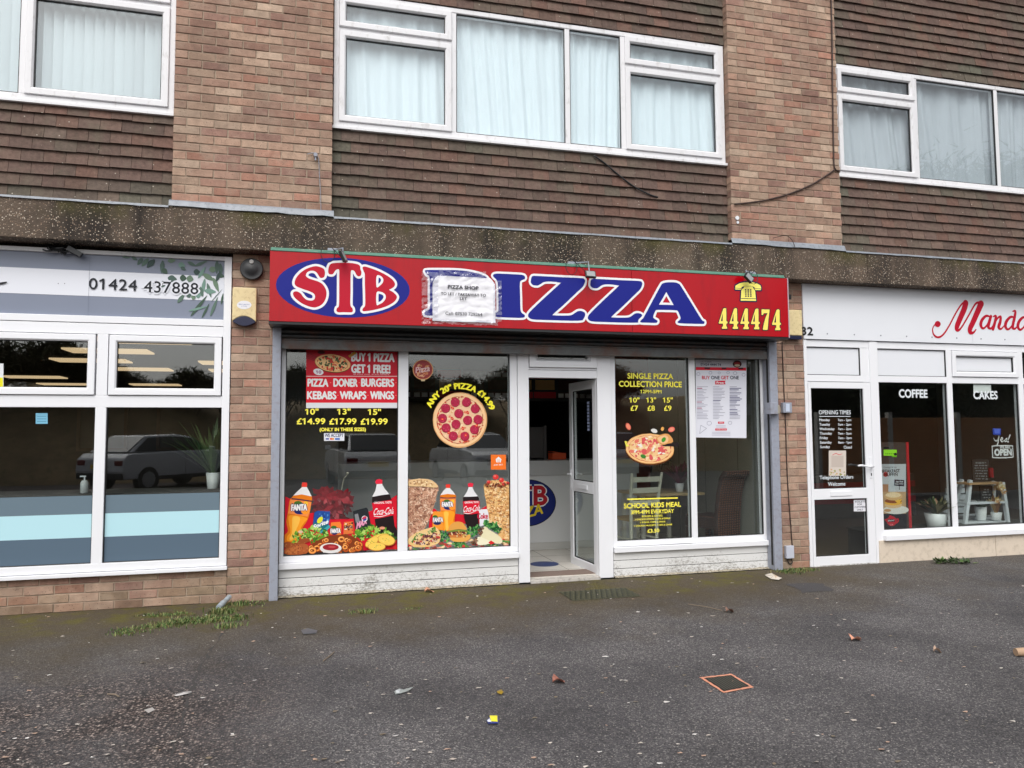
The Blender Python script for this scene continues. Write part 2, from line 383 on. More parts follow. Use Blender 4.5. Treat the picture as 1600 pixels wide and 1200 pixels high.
def tiles(parent, x0, x1, z0, z1, y, seed=1):
    rg = random.Random(seed); b = MB(); g = .105; w = .168; r = 0; z = z0
    red = [S(108, 84, 76), S(104, 81, 75), S(112, 88, 80), S(106, 85, 78), S(100, 80, 74), S(115, 84, 75), S(105, 83, 77)]; moss = [S(92, 91, 80), S(97, 93, 82), S(87, 84, 75), S(103, 96, 86)]
    sag = [rg.uniform(-.003, .003) for _ in range(60)]
    while z < z1:
        x = x0-(w/2 if r % 2 else 0)-rg.uniform(0, .01); k = 0
        while x < x1-.004:
            a, e = max(x+.0015, x0), min(x+w-.0015, x1)
            if e-a > .01:
                edge = min(x-x0, x1-x)*.9; vert = min(z-z0, z1-z)*1.3
                f = mnoise.noise((x*.9+seed*7, z*2.2, 3.1))*.7+mnoise.noise((x*3+seed, z*6, 1.7))*.35+.30-min(edge, .45)*.8-min(vert, .3)*.9
                f = max(.25, min(1, .58+f*1.7))
                col = Vector(rg.choice(red)).lerp(Vector(rg.choice(moss)), f)*rg.uniform(.9, 1.12)
                o = rg.uniform(-.003, .003); dz = rg.uniform(-.0025, .0025)+sag[(k*7+r) % 60]*.5; tw = rg.uniform(-.003, .003); zt = min(z+g+.012, z1)
                yb = y-.024+o; yt = y+.001; th = .014
                v = [(a, yb+tw, z+dz), (e, yb-tw, z+dz), (e, yt, zt), (a, yt, zt), (a, yb+th+.006, z+dz+.002), (e, yb+th+.006, z+dz+.002)]
                b.mesh(v, [(0, 1, 2, 3), (0, 4, 5, 1), (0, 3, 4), (1, 5, 2)], tuple(col))
            x += w; k += 1
        z += g; r += 1
    o = b.build('tile_cladding', m_tile, parent)
    bk = MB(); bk.box(x0, x1, y+.004, y+.05, z0, z1); bk.build('backing', m_dark, o); return o

bld = thing('brick_building', 'two storey brown brick building with hung clay tiles above a row of shops', 'building', (2, 0, 0))
B0, B1 = -7.0, 12.4
brick_part(bld, -1.204, .136, 3.47, 7.0, -.15, 'brick_pier', 11, .12)
brick_part(bld, 4.219, 5.575, 3.47, 7.0, -.15, 'brick_pier', 23, .12)
brick_part(bld, -.715, -.36, .0, 3.07, .0, 'brick_pillar', 31, .2, True)
brick_part(bld, 4.775, 5.15, .0, 3.07, .0, 'brick_pillar', 47, .2, True, .07)
brick_part(bld, B0, -.718, .0, .282, .014, 'low_brick_wall', 53, .1, True)
# concrete band: front with soffit, slightly uneven lower arris
cb = MB(); xs = [B0, 5.87, B1]
cb.box(B0, 5.868, -.17, .3, 3.07, 3.412); cb.box(5.874, B1, -.17, .3, 3.07, 3.412)
cb.build('concrete_band', m_conc, bld, bevel=.008)
rg = random.Random(5)
for x0, x1 in ((-1.222, .156), (4.2, 5.592)):                      # lead aprons under the piers
    b = MB(); n = 14
    v = []
    for k in range(n+1):
        x = x0+(x1-x0)*k/n; j = rg.uniform(-.004, .004); zb = 3.412+rg.uniform(-.004, .006)
        v += [(x, -.154+j*.3, 3.475), (x, -.168+j, 3.46), (x, -.186+j, zb), (x, -.175+j, zb-.002)]
    b.mesh(v, [(k*4+a, k*4+4+a, k*4+5+a, k*4+1+a) for k in range(n) for a in range(3)]); b.build('lead_flashing', m_lead, bld)
for x0, x1 in ((B0, -1.222), (.156, 4.2), (5.592, B1)):
    b = MB(); n = int((x1-x0)*9); v = []
    for k in range(n+1):
        x = x0+(x1-x0)*k/n; j = rg.uniform(-.006, .006)
        v += [(x, -.05, 3.445+j*.4), (x, -.10, 3.425+j*.5), (x, -.178+j*.4, 3.416+abs(j)*.4), (x, -.182+j*.5, 3.398+j*.6)]
    b.mesh(v, [(k*4+a, k*4+4+a, k*4+5+a, k*4+1+a) for k in range(n) for a in range(3)]); b.build('lead_flashing', m_lead, bld)
tiles(bld, B0, -1.206, 3.43, 4.255, -.06, 2); tiles(bld, .138, 4.217, 3.43, 4.272, -.06, 3); tiles(bld, 5.577, B1, 3.43, 4.272, -.06, 4)
tiles(bld, B0, -1.206, 5.60, 7.0, -.06, 5); tiles(bld, .138, 4.217, 5.60, 7.0, -.06, 6); tiles(bld, 5.577, B1, 5.585, 7.0, -.06, 8)
b = MB(); b.box(B0-.1, B1+.1, -.3, 18, 7.0, 7.15); b.build('roof', m_dark, bld)
b = MB()
b.box(B0, B1, 0.0, 18.0, 3.413, 3.45); b.box(B0, B1, 3.2, 3.3, 3.45, 7.0)
for x in (-.56, 4.89): b.box(x, x+.1, .32, 3.2, 3.45, 7.0)
b.box(B0-.1, B0, -.1, 18, 0, 7.0); b.box(B1, B1+.1, -.1, 18, 0, 7.0)
b.build('inner_wall', m_plaster, bld)

# upstairs windows: frame (> sash, pane)
def pane(parent, x0, x1, z0, z1, y, mat=None):
    g = MB(); g.box(x0, x1, y, y+.006, z0, z1); return g.build('pane', mat or m_glass, parent)
def gasket(parent, x0, x1, z0, z1, y):
    g = MB(); g.ring(x0, x1, z0, z1, [(0, y), (.007, y+.002), (.007, y+.02)]); return g.build('gasket', m_gasket, parent)
def up_window(x0, x1, z0, z1, mull, lights):
    w = MB(); yf = -.075; fw = .052
    w.frame(x0, x1, z0, z1, fw, yf, .0)
    for m in mull: w.box(m-.026, m+.026, yf+.003, .0, z0+fw, z1-fw)
    o = w.build('upstairs_window', m_upvc_old, bld, bevel=.002)
    s = MB(); s.box(x0-.012, x1+.012, yf-.022, yf+.02, z0-.03, z0-.002); s.build('sill', m_upvc_old, o, bevel=.003)
    for a, e, lo, hi, sash in lights:
        if sash:
            q = MB(); q.frame(a-.004, e+.004, lo-.004, hi+.004, .062, yf-.018, yf+.01, .014); q.build('sash', m_upvc_old, o, bevel=.002)
            a += .058; e -= .058; lo += .058; hi -= .058
        gasket(o, a, e, lo, hi, yf+.006); pane(o, a-.003, e+.003, lo-.003, hi+.003, yf+.018, m_glass_up)
    return o
TR = 5.235
def trans(o, x0, x1):
    t = MB(); t.box(x0, x1, -.072, .0, TR-.024, TR+.024); t.build('transom', m_upvc_old, o, bevel=.002)
brick_part(bld, B0, -5.4, 3.47, 7.0, -.15, 'brick_pier', 12, .12)
o = up_window(-5.3, -1.215, 4.268, 5.58, [-2.395], [(-2.369, -1.267, 4.32, TR-.024, True), (-2.369, -1.267, TR+.024, 5.528, True), (-5.248, -2.421, 4.32, 5.528, False)]); trans(o, -2.369, -1.267)
o = up_window(.145, 4.21, 4.3, 5.59, [1.275, 2.44, 3.045], [(.197, 1.249, 4.352, TR-.024, True), (.197, 1.249, TR+.024, 5.538, True), (1.301, 2.414, 4.352, 5.538, False), (2.466, 3.019, 4.352, 5.538, False), (3.071, 4.158, 4.352, TR-.024, True), (3.071, 4.158, TR+.024, 5.538, True)]); trans(o, .197, 1.249); trans(o, 3.071, 4.158)
o = up_window(5.585, 9.6, 4.3, 5.575, [6.695, 7.865, 8.45], [(5.637, 6.669, 4.352, TR-.024, True), (5.637, 6.669, TR+.024, 5.523, True), (6.721, 7.839, 4.352, 5.523, False), (7.891, 8.424, 4.352, 5.523, False), (8.476, 9.548, 4.352, 5.523, False)]); trans(o, 5.637, 6.669)
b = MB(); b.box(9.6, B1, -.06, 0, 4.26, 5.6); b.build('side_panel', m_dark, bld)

# curtains and blind behind the upstairs glass
m_curt = surf('white_net_curtain', (.80, .86, .895), .9, .03, 4, spec=.1)
m_curt2 = surf('greyed_net_curtain', (.50, .52, .55), .9, .06, 4, spec=.1)
m_blind = surf('pale_blue_fabric', (.82, .87, .89), .9, .03, 5, spec=.1)
def curtain(name, x0, x1, z0, z1, y, folds, amp, label, seed, mat, gather=0.0):
    b = MB(); nx = int((x1-x0)*150); nz = 12; v = []
    for i in range(nx+1):
        x = x0+(x1-x0)*i/nx
        for j in range(nz+1):
            t = j/nz; z = z0+(z1-z0)*t
            ph = x*folds*3.4+3.2*mnoise.noise((x*1.1, t*.25, seed))+.5*t; f = mnoise.noise((x*folds*.35, t*.5, seed))*.9+.75*math.sin(ph*2)+.35*math.sin(ph*4.7+1.3)+.2*mnoise.noise((x*30, t*2, seed+5))
            lean = gather*(1-t)*math.sin((x-x0)/(x1-x0)*6.3)
            v.append((x+lean*.08, y+amp*f, z))
    n1 = nz+1
    b.mesh(v, [(i*n1+j, (i+1)*n1+j, (i+1)*n1+j+1, i*n1+j+1) for i in range(nx) for j in range(nz)])
    o = b.build(name, mat, None, (x0, y, z0), smooth=True); return tag(o, label, 'curtain' if 'blind' not in name else 'blind')
curtain('net_curtain', .17, 4.2, 4.28, 5.60, .026, 5.0, .016, 'white gathered net curtain behind the wide window above the red pizza sign', 3.0, m_curt, .6)
curtain('net_curtain', 5.6, 9.6, 4.28, 5.59, .04, 3.0, .024, 'white net curtain with broad folds in the window above the white shop fascia', 9.0, m_curt2, 1.0)
vb = thing('vertical_blind', 'pale blue vertical slat blind in the window above the grey fascia', 'blind', (-2.4, .05, 4.3))
b = MB(); x = -5.25
while x < -1.3:
    w = .089; a = rad(34)+random.uniform(-.09, .09); dx, dy = w/2*math.cos(a), w/2*math.sin(a); cx = x+w/2
    b.face([(cx-dx, .05-dy, 4.31), (cx+dx, .05+dy, 4.31), (cx+dx, .05+dy, 5.52), (cx-dx, .05-dy, 5.52)], tuple([random.uniform(.80, .94)]*3)); x += .080
b.build('slats', m_blind, vb)
b = MB(); b.box(-5.28, -1.25, .02, .08, 5.525, 5.56); b.build('headrail', m_upvc, vb)
# ================================================================= left shop
m_white_panel = surf('white_fascia_board', (.74, .76, .80), .35, .03, 2)
m_greyblue = surf('grey_blue_fascia_board', S(124, 132, 150), .35, .06, 2)
m_print = attr_mat('vinyl_print', .4, 6, .0, 0, .22)
m_print_tex = attr_mat('food_print', .4, 90, .45, 0, .4)
def riser_mat():
    m, n, b = newmat('painted_timber'); co = coords(n); sx = N(n, 'ShaderNodeSeparateXYZ'); n.links.new(co, sx.inputs[0])
    c = mixc(n, noisef(n, co, 4, 4), (.66, .66, .65), (.76, .76, .755))
    h = N(n, 'ShaderNodeMapRange'); n.links.new(sx.outputs[2], h.inputs[0]); h.inputs[1].default_value = .26; h.inputs[2].default_value = -.02; h.inputs[3].default_value = -.16; h.inputs[4].default_value = .10
    a = N(n, 'ShaderNodeMath', operation='ADD'); n.links.new(noisef(n, coords(n, (1, 1, 1.8)), 42, 6, .75), a.inputs[0]); n.links.new(h.outputs[0], a.inputs[1])
    e = N(n, 'ShaderNodeMath', operation='ADD'); n.links.new(a.outputs[0], e.inputs[0]); q = N(n, 'ShaderNodeMath', operation='MULTIPLY_ADD'); n.links.new(noisef(n, co, 3.2, 4), q.inputs[0]); q.inputs[1].default_value = .5; q.inputs[2].default_value = -.25; n.links.new(q.outputs[0], e.inputs[1])
    c = mixc(n, ramp(n, e.outputs[0], [(.50, 0), (.68, .75)]), c, S(104, 96, 82)); n.links.new(c, b.inputs['Base Color']); b.inputs['Roughness'].default_value = .55; return m
m_riser = riser_mat()
m_oak = surf('laminate_floor', S(120, 104, 86), .4, .2, 8, 0, stretch=(1, 6, 1))
m_floor_tile = surf('cream_floor_tile', S(216, 211, 202), .35, .06, 3)

ls = thing('office_shopfront', 'white framed shopfront below the grey fascia with aqua striped window film', 'shopfront', (-2.2, 0, 0))
YF = -.008
def bars(name, parent, boxes, mat=m_upvc, bev=.003):
    b = MB()
    for q in boxes: b.box(*q)
    return b.build(name, mat, parent, bevel=bev)
# frame members butt end to end
fr = bars('window_frame', ls, [(-.782, -.720, YF, .06, .318, 3.035), (B0, -.782, YF, .06, 2.41, 2.468), (B0, -.782, YF+.004, .06, 2.315, 2.405),
     (-1.785, -1.700, YF+.004, .06, 1.79, 2.315), (B0, -.782, YF+.004, .06, 1.69, 1.79), (-1.785, -1.700, YF+.004, .06, .385, 1.69), (B0, -.782, YF, .06, .318, .385)])
bars('top_trim', ls, [(B0, -.782, YF+.002, .06, 3.0, 3.035)], m_upvc_old)
bars('sill', ls, [(B0, -.712, -.035, .05, .284, .314)])
for x0, x1 in ((-2.75, -1.787), (-1.697, -.784)):
    w = MB(); w.frame(x0+.008, x1-.008, 1.795, 2.308, .06, YF-.012, .03, .012); sh = w.build('sash', m_upvc, ls, bevel=.002)
    gasket(sh, x0+.064, x1-.064, 1.851, 2.252, YF+.008); pane(sh, x0+.06, x1-.06, 1.847, 2.256, .02)
bars('mullion', ls, [(-3.285, -3.2, YF+.005, .06, .385, 1.69), (-3.285, -2.75, YF+.005, .06, 1.79, 2.315)])
for x0, x1 in ((B0, -3.285), (-3.2, -1.785), (-1.700, -.782)):
    gasket(ls, x0, x1, .385, 1.69, .012); pane(ls, x0, x1, .385, 1.69, .03)
tag_film = []
for x0, x1, nm in ((-3.2, -1.786, 'left'), (-1.699, -.783, 'right')):
    d = Decal(.026)
    d.wrect(x0, x1, .386, .60, S(88, 106, 122)); d.wrect(x0, x1, .60, .795, S(180, 220, 229)); d.wrect(x0, x1, .795, .948, S(104, 122, 134))
    o = d.build('window_film', m_print, None, (x0, .026, .386))
    tag(o, 'grey and aqua striped film across the %s lower pane under the grey fascia' % ('wide left' if nm == 'left' else 'right, pillar-side'), 'window film', 'striped window films')

lsg = thing('fascia_sign', 'grey and white fascia sign with phone number 01424 437888 and green leaves', 'shop sign', (-2.2, .02, 2.47))
b = MB(); b.box(B0, -.783, .02, .06, 2.469, 3.0); b.build('board', m_greyblue, lsg)
d = Decal(.018)
zb = U(140, 462.5, .018)[1]; zt = U(140, 423, .018)[1]
d.wrect(B0, -.786, zb, zt, (.76, .78, .84)); d.build('white_stripe', m_print, lsg)
d = Decal(.015)
for x in (-1.868, -1.866): d.wrect(x, x+.002, 2.47, 2.999, S(110, 118, 135)) if x == -1.868 else None
for px in (91, 101): d.ell(px, 443, .8, .8, S(120, 120, 130))
d.build('board_joint', m_print, lsg)
LG = [S(70, 92, 78), S(92, 116, 104), S(60, 80, 76), S(110, 134, 112), S(82, 104, 96), S(118, 150, 138)]
def leafp(d, x, y, l, w, a, c):                             # px leaf along angle a
    p = []
    for t, s in ((0, 0), (.2, .7), (.45, 1), (.75, .65), (1, 0), (.75, -.6), (.45, -1), (.2, -.75)):
        u, v = l*t, w*s/2; p.append((x+u*math.cos(a)-v*math.sin(a), y+u*math.sin(a)+v*math.cos(a)))
    d.poly(smooth_loop(p, 2), c)
d = Decal(.0145); q = lambda cx, cy: (180+cx/8.42, 390+cy/8.42); rg = random.Random(3)
for cx, cy, l, w, a in ((90, 95, 110, 30, .1), (215, 95, 90, 45, .5), (360, 110, 115, 60, 2.2), (440, 115, 140, 60, 2.3), (520, 130, 150, 75, 2.35), (625, 140, 175, 60, 1.65), (690, 150, 105, 60, -.1), (830, 190, 95, 80, .3), (860, 230, 80, 50, .5),
    (620, 250, 95, 70, .8), (690, 370, 125, 90, .2), (850, 370, 90, 90, .1), (940, 370, 95, 90, .3), (1030, 290, 90, 80, .1), (590, 440, 80, 90, .4), (950, 160, 130, 45, .45), (1050, 215, 180, 40, -.4), (1090, 380, 190, 45, -1.0), (1235, 270, 105, 80, -.2), (1340, 140, 180, 55, 1.6), (1380, 180, 170, 60, 1.5),
    (1150, 320, 180, 70, .5), (1290, 370, 200, 60, 1.2), (1180, 380, 230, 50, 1.75), (1210, 440, 200, 50, 1.3), (1100, 480, 150, 70, 1.2), (1170, 540, 160, 70, .1), (820, 700, 160, 55, -.9), (940, 620, 70, 60, -.5), (1020, 660, 80, 60, -1.3), (1090, 640, 90, 70, -1.5), (990, 880, 360, 45, -.9), (960, 810, 270, 30, -.25), (1140, 900, 220, 30, -1.1), (1250, 880, 280, 40, -1.2), (1260, 690, 230, 12, -.85), (1350, 330, 90, 60, .3), (1330, 420, 150, 50, -1.2), (1395, 720, 150, 30, -1.4)):
    x, y = q(cx, cy)
    if x > 348.5 or y > 497: continue
    leafp(d, x, y, l/8.42, w/8.42, a, rg.choice(LG))
d.build('leaf_print', m_print, lsg)
d = Decal(.012); d.text('437888', 224, 310, 449.3, 17.6, (.78, .80, .86), .16); d.build('number_halo', m_print, lsg)
d = Decal(.010); d.text('01424', 139, 214, 444.4, 17.2, (.018, .02, .026), .01, 0, 1.05); d.build('text_line', m_print, lsg); d = Decal(.010); d.text('437888', 225, 309.6, 449.3, 17.4, (.018, .02, .026), .01, 0, 1.05); d.build('text_line', m_print, lsg)
d = Decal(.010); d.brush([(-9, 445, 2), (-3, 443.6, 2.4), (4, 442.3, 2.4), (10, 441, 1.6)], 1, (.012, .012, .014)); d.build('script_tail', m_print, lsg)

# ================================================================= pizza shop
ps = thing('pizza_shopfront', 'white timber and plastic takeaway shopfront with a door standing open', 'shopfront', (2.2, .1, 0))
Y0 = .09; Y1 = .17
bars('window_frame', ps, [(-.289, -.251, Y0, Y1, .30, 2.4), (.772, .863, Y0, Y1, .355, 2.4), (1.864, 1.936, Y0, Y1, .355, 2.4), (-.251, .772, Y0, Y1, .30, .355), (.772, 1.936, Y0, Y1, .30, .354), (-.251, .772, Y0, Y1, 2.236, 2.4), (.863, 1.864, Y0, Y1, 2.236, 2.4),
     (2.93, 2.976, Y0, Y1, .30, 2.4), (3.812, 3.878, Y0, Y1, .355, 2.4), (4.664, 4.735, Y0, Y1, .30, 2.4), (2.976, 3.812, Y0, Y1, .30, .355), (3.812, 4.664, Y0, Y1, .30, .354), (2.976, 3.812, Y0, Y1, 2.236, 2.4), (3.878, 4.664, Y0, Y1, 2.236, 2.4)])
bars('door_frame', ps, [(1.940, 2.054, Y0-.012, Y1, .0, 2.4), (2.775, 2.926, Y0-.012, Y1, .0, 2.4), (2.054, 2.775, Y0-.008, Y1, 2.0, 2.075), (2.054, 2.775, Y0-.004, Y1, 2.08, 2.1)])
w = MB(); w.frame(2.060, 2.769, 2.103, 2.42, .09, Y0-.03, Y1-.03, .03); fl = w.build('fanlight', m_upvc, ps, bevel=.002)
pane(fl, 2.145, 2.684, 2.188, 2.335, Y1-.05)
bars('sill', ps, [(-.295, 1.934, .045, Y1, .246, .297), (2.932, 4.735, .045, Y1, .246, .297)])
m_fillet = surf('dirty_mortar', S(176, 168, 152), .9, .4, 18, .5, dirt=S(86, 78, 60), dirt_amt=.9, dirt_lo=.42)
for x0, x1 in ((-.29, 1.934), (2.932, 4.735)):
    b = MB()
    for k in range(3): b.box(x0, x1, .080+.001*k, .13, .004+.081*k, .079+.081*k)
    o = b.build('stall_riser', m_riser, ps, bevel=.003)
    b = MB(); b.box(x0, x1, .095, .14, .002, .244); b.build('backing', m_dark, o)
    b = MB(); n = 60; rg = random.Random(9); v = []
    for k in range(n+1):
        x = x0+(x1-x0)*k/n; j = rg.uniform(0, .014); v += [(x, .079, .010+j*.7), (x, .066-j, .006+j*.3), (x, .050-j, .001)]
    b.mesh(v, [(3*k+i, 3*k+3+i, 3*k+4+i, 3*k+1+i) for k in range(n) for i in (0, 1)]); b.build('mortar_fillet', m_fillet, ps)
for x0, x1 in ((-.251, .772), (.863, 1.864), (2.976, 3.812), (3.878, 4.664)):
    gasket(ps, x0, x1, .355, 2.236, Y0+.012); pane(ps, x0, x1, .355, 2.236, .125)
bars('threshold', ps, [(2.054, 2.775, .05, Y1, -.01, .022)], surf('worn_threshold', S(196, 190, 182), .6, .2, 8, .2, dirt=S(70, 64, 56), dirt_amt=.7))
for x0, x1 in ((-.362, -.289), (4.683, 4.776)):
    b = MB(); b.box(x0, x1, -.06, .075, 0, 2.41); o = b.build('guide_post', m_steel, ps, bevel=.004)
    b = MB(); xi = x1 if x0 < 0 else x0; b.box(xi-.001, xi+.004 if x0 < 0 else xi+.001, -.03, .0, .05, 2.35) if x0 < 0 else b.box(xi-.004, xi+.001, -.03, .0, .05, 2.35); b.build('slot', m_dark, o)
# open door, hinged on the right jamb and swung inwards
dr = thing('shop_door', 'white half glazed plastic door standing open into the pizza shop', 'door', (2.772, .12, .02))
dr.rotation_euler = (0, 0, rad(-87))
L = .715
b = MB(); b.ring(-L, 0, .0, 1.975, [(0, .05), (0, 0), (.085, 0), (.092, .008), (.092, .05), (0, .05)]); b.box(-L+.093, -.093, .001, .049, .80, .92)
def dbuild(b, name, mat, bev=0, par=None):
    o = b.build(name, mat, None, None, bevel=bev); o.parent = par or dr; return o
dl = dbuild(b, 'door_leaf', m_upvc, .002)
for lo, hi in ((.092, .80), (.92, 1.883)):
    g = MB(); g.box(-L+.092, -.092, .022, .028, lo, hi); dbuild(g, 'pane', m_glass)
    g = MB(); g.ring(-L+.092, -.092, lo, hi, [(0, .009), (.009, .012), (.009, .022)]); dbuild(g, 'gasket', m_gasket)
g = MB(); g.box(-L*.5-.13, -L*.5+.13, -.008, 0, .835, .885); dbuild(g, 'letterbox', m_upvc, .003)
g = MB(); g.box(-L+.025, -L+.055, -.006, 0, .82, 1.03); g.box(-L+.03, -L+.05, -.03, -.006, .97, .99); g.box(-L+.03, -L+.13, -.045, -.03, .97, .99); dbuild(g, 'handle', m_upvc, .003)
d = MB(); [d.box(-L*.5+.10, -L*.5+.15, .018, .0195, 1.45+.035*k, 1.474+.035*k, S(150, 160, 190)) for k in range(9)]; dbuild(d, 'sticker_print', m_print)

# roller shutter under the sign
sh = thing('roller_shutter', 'dark rusty roller shutter wound up under the red pizza sign', 'shutter', (2.2, -.02, 2.22))
m_shut = surf('greasy_shutter_steel', S(70, 72, 74), .32, .6, 14, .4, dirt=S(104, 60, 40), dirt_amt=.7, dirt_lo=.48, dirt_scale=.2, metal=.5, stretch=(1, 1, 2))
m_rail = surf('rusty_bottom_rail', S(104, 106, 106), .6, .5, 16, .8, dirt=S(104, 62, 38), dirt_amt=.9, dirt_lo=.47, dirt_scale=.16)
b = MB(); v = []; nseg = 60; zz = 2.318
for k in range(nseg+1):
    t = k/nseg; z = 2.318+.14*t; ph = (t*3.2) % 1; v += [(-.287, -.012-.016*abs(math.sin(math.pi*ph))**.6, z), (4.681, -.012-.016*abs(math.sin(math.pi*ph))**.6, z)]
b.mesh(v, [(2*k, 2*k+1, 2*k+3, 2*k+2) for k in range(nseg)]); b.build('slat_curtain', m_shut, sh)
b = MB(); b.box(-.286, 4.680, -.028, .02, 2.222, 2.30); b.box(-.286, 4.680, -.022, .01, 2.302, 2.314); b.build('bottom_rail', m_rail, sh, bevel=.003)

# the pizza shop's room
rm = thing('pizza_shop_room', 'grey walled takeaway interior with a dark kitchen seen through the open door', 'room', (2.2, 2, 0))
b = MB(); b.box(-.36, 4.83, .17, 7, -.02, .028); b.build('floor', m_floor_tile, rm)
b = MB()
for k in range(13): b.box(-.36+.42*k, -.355+.42*k, .18, 1.8, .028, .0288)
for k in range(4): b.box(-.36, 4.83, .5+.42*k, .505+.42*k, .0289, .0295)
b.build('floor_joints', surf('tile_grout', S(130, 124, 116), .8), rm)
b = MB(); b.box(2.054, 2.775, .172, .42, .03, .034); b.build('door_mat', surf('brown_carpet_mat', S(128, 110, 100), .95, .25, 30, .4), rm)
b = MB(); b.box(-.36, 4.83, .18, 7, 2.75, 2.8); b.build('ceiling', m_ceil, rm)
b = MB(); b.box(4.775, 4.83, .2, 3.1, .028, 2.75); o = b.build('side_wall', surf('grey_green_panel', S(142, 143, 134), .6, .06, 2), rm)
b = MB(); [b.box(4.772, 4.7745, y, y+.006, .03, 2.74) for y in (.75, 1.5, 2.2)]; b.build('panel_joint', m_dark, o)
b = MB(); b.box(-.36, -.31, .2, 7, .028, 2.75); b.build('side_wall', m_plaster, rm)
b = MB(); b.box(-.31, 4.0, 3.2, 3.26, 1.9, 2.75); b.build('menu_bulkhead', m_darkwall, rm)
b = MB(); b.box(3.98, 4.775, 3.1, 3.16, .028, 2.75); b.build('back_wall', surf('red_brown_paint', S(140, 70, 54), .6, .15, 2), rm)
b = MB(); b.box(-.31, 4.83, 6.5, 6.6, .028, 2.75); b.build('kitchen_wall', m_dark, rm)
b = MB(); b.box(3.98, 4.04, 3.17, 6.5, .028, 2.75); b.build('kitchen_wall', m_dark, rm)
b = MB(); b.box(-.30, .25, .95, 1.0, .03, 2.1); b.build('partition', surf('dark_grey_board', S(84, 84, 86), .6, .1), rm)
ct = thing('shop_counter', 'long pale grey serving counter with a round blue pizza logo on its front', 'counter', (1.9, 1.8, .03))
b = MB(); b.box(-.1, 3.97, 1.8, 2.35, .115, .93); b.build('front_panel', surf('pale_grey_panel', S(206, 206, 206), .5, .05, 2), ct)
b = MB(); b.box(-.1, 3.97, 1.795, 2.35, .03, .113); b.build('skirting', surf('tile_skirting', S(188, 186, 182), .4, .06), ct)
b = MB(); b.box(-.12, 3.99, 1.77, 2.37, .932, 1.11); b.build('counter_top', surf('grey_worktop', S(178, 178, 178), .45, .05), ct, bevel=.004)
d = Decal(1.797)
cx, cz = 2.52, .60
def wel(d, cx, cz, rx, rz, col): d.loops([[(cx+rx*math.cos(6.2832*k/40), cz+rz*math.sin(6.2832*k/40)) for k in range(40)]], col)
wel(d, cx, cz, .37, .285, (.01, .012, .02)); wel(d, cx, cz, .36, .275, S(30, 40, 110))
def wtext(d, t, x0, x1, z0, z1, col, bold, sh=0): d._glyphs(t, lambda a, b, ox, oz: (x0+(x1-x0)*a+ox*(z1-z0), z0+(z1-z0)*b+oz*(z1-z0)+sh*a), col, bold)
wtext(d, 'STB', 2.24, 2.77, .57, .80, (.8, .8, .8), .11); wtext(d, 'STB', 2.24, 2.77, .57, .80, S(176, 30, 42), .045)
wtext(d, 'PIZZA', 2.27, 2.72, .37, .49, S(226, 196, 40), .05, .10)
d.build('logo', m_print, ct)
mb_ = thing('menu_board', 'row of dark menu panels with red headings hung above the counter', 'menu board', (1.9, 3.17, 1.93))
b = MB(); b.box(-.1, 3.7, 3.17, 3.195, 1.93, 2.33); b.build('panel', m_black, mb_)
d = Decal(3.169)
for k in range(11):
    x0 = -.08+.345*k; red = k in (8, 9, 1, 5)
    d.wrect(x0, x0+.33, 2.22, 2.32, S(200, 40, 52) if red else S(90, 70, 70)); d.wrect(x0+.02, x0+.31, 2.06, 2.2, S(190, 150, 96) if red else S(70, 44, 40)); d.wrect(x0, x0+.33, 1.94, 2.03, S(206, 44, 56) if red else S(80, 60, 60))
    for j in range(3):
        if not red: d.wrect(x0+.02+.105*j, x0+.10+.105*j, 2.24, 2.30, S(226, 222, 222)); d.wrect(x0+.02+.105*j, x0+.10+.105*j, 1.95, 2.01, S(226, 222, 222))
d.build('menu_print', m_print, mb_)
b = MB(); b.box(2.30, 2.80, 1.95, 2.0, 1.14, 1.52); b.box(2.78, 2.82, 1.94, 2.0, 1.115, 1.54)
o = b.build('display_stand', surf('dark_display', S(52, 44, 42), .4), None, (2.55, 1.97, 1.11)); tag(o, 'dark framed notice standing on the counter inside the open door', 'stand')
b = MB(); b.obox(Matrix.Translation((2.96, 1.95, 1.155)) @ Matrix.Rotation(.25, 4, 'Z'), .10, .05, .04); b.obox(Matrix.Translation((2.96, 1.95, 1.2)) @ Matrix.Rotation(.25, 4, 'Z') @ Matrix.Rotation(.15, 4, 'Y'), .10, .05, .004)
o = b.build('orange_box', surf('orange_card', S(214, 84, 40), .6), None, (2.96, 1.95, 1.11)); tag(o, 'small orange cardboard box on the counter top', 'box')
b = MB(); b.cyl((2.44, .85, .0291), (2.44, .85, .031), .155, n=32); o = b.build('floor_sticker', surf('blue_vinyl', S(46, 66, 120), .4, .2, 20), None, (2.44, .85, .03)); tag(o, 'round blue sticker on the cream floor behind the door', 'sticker')

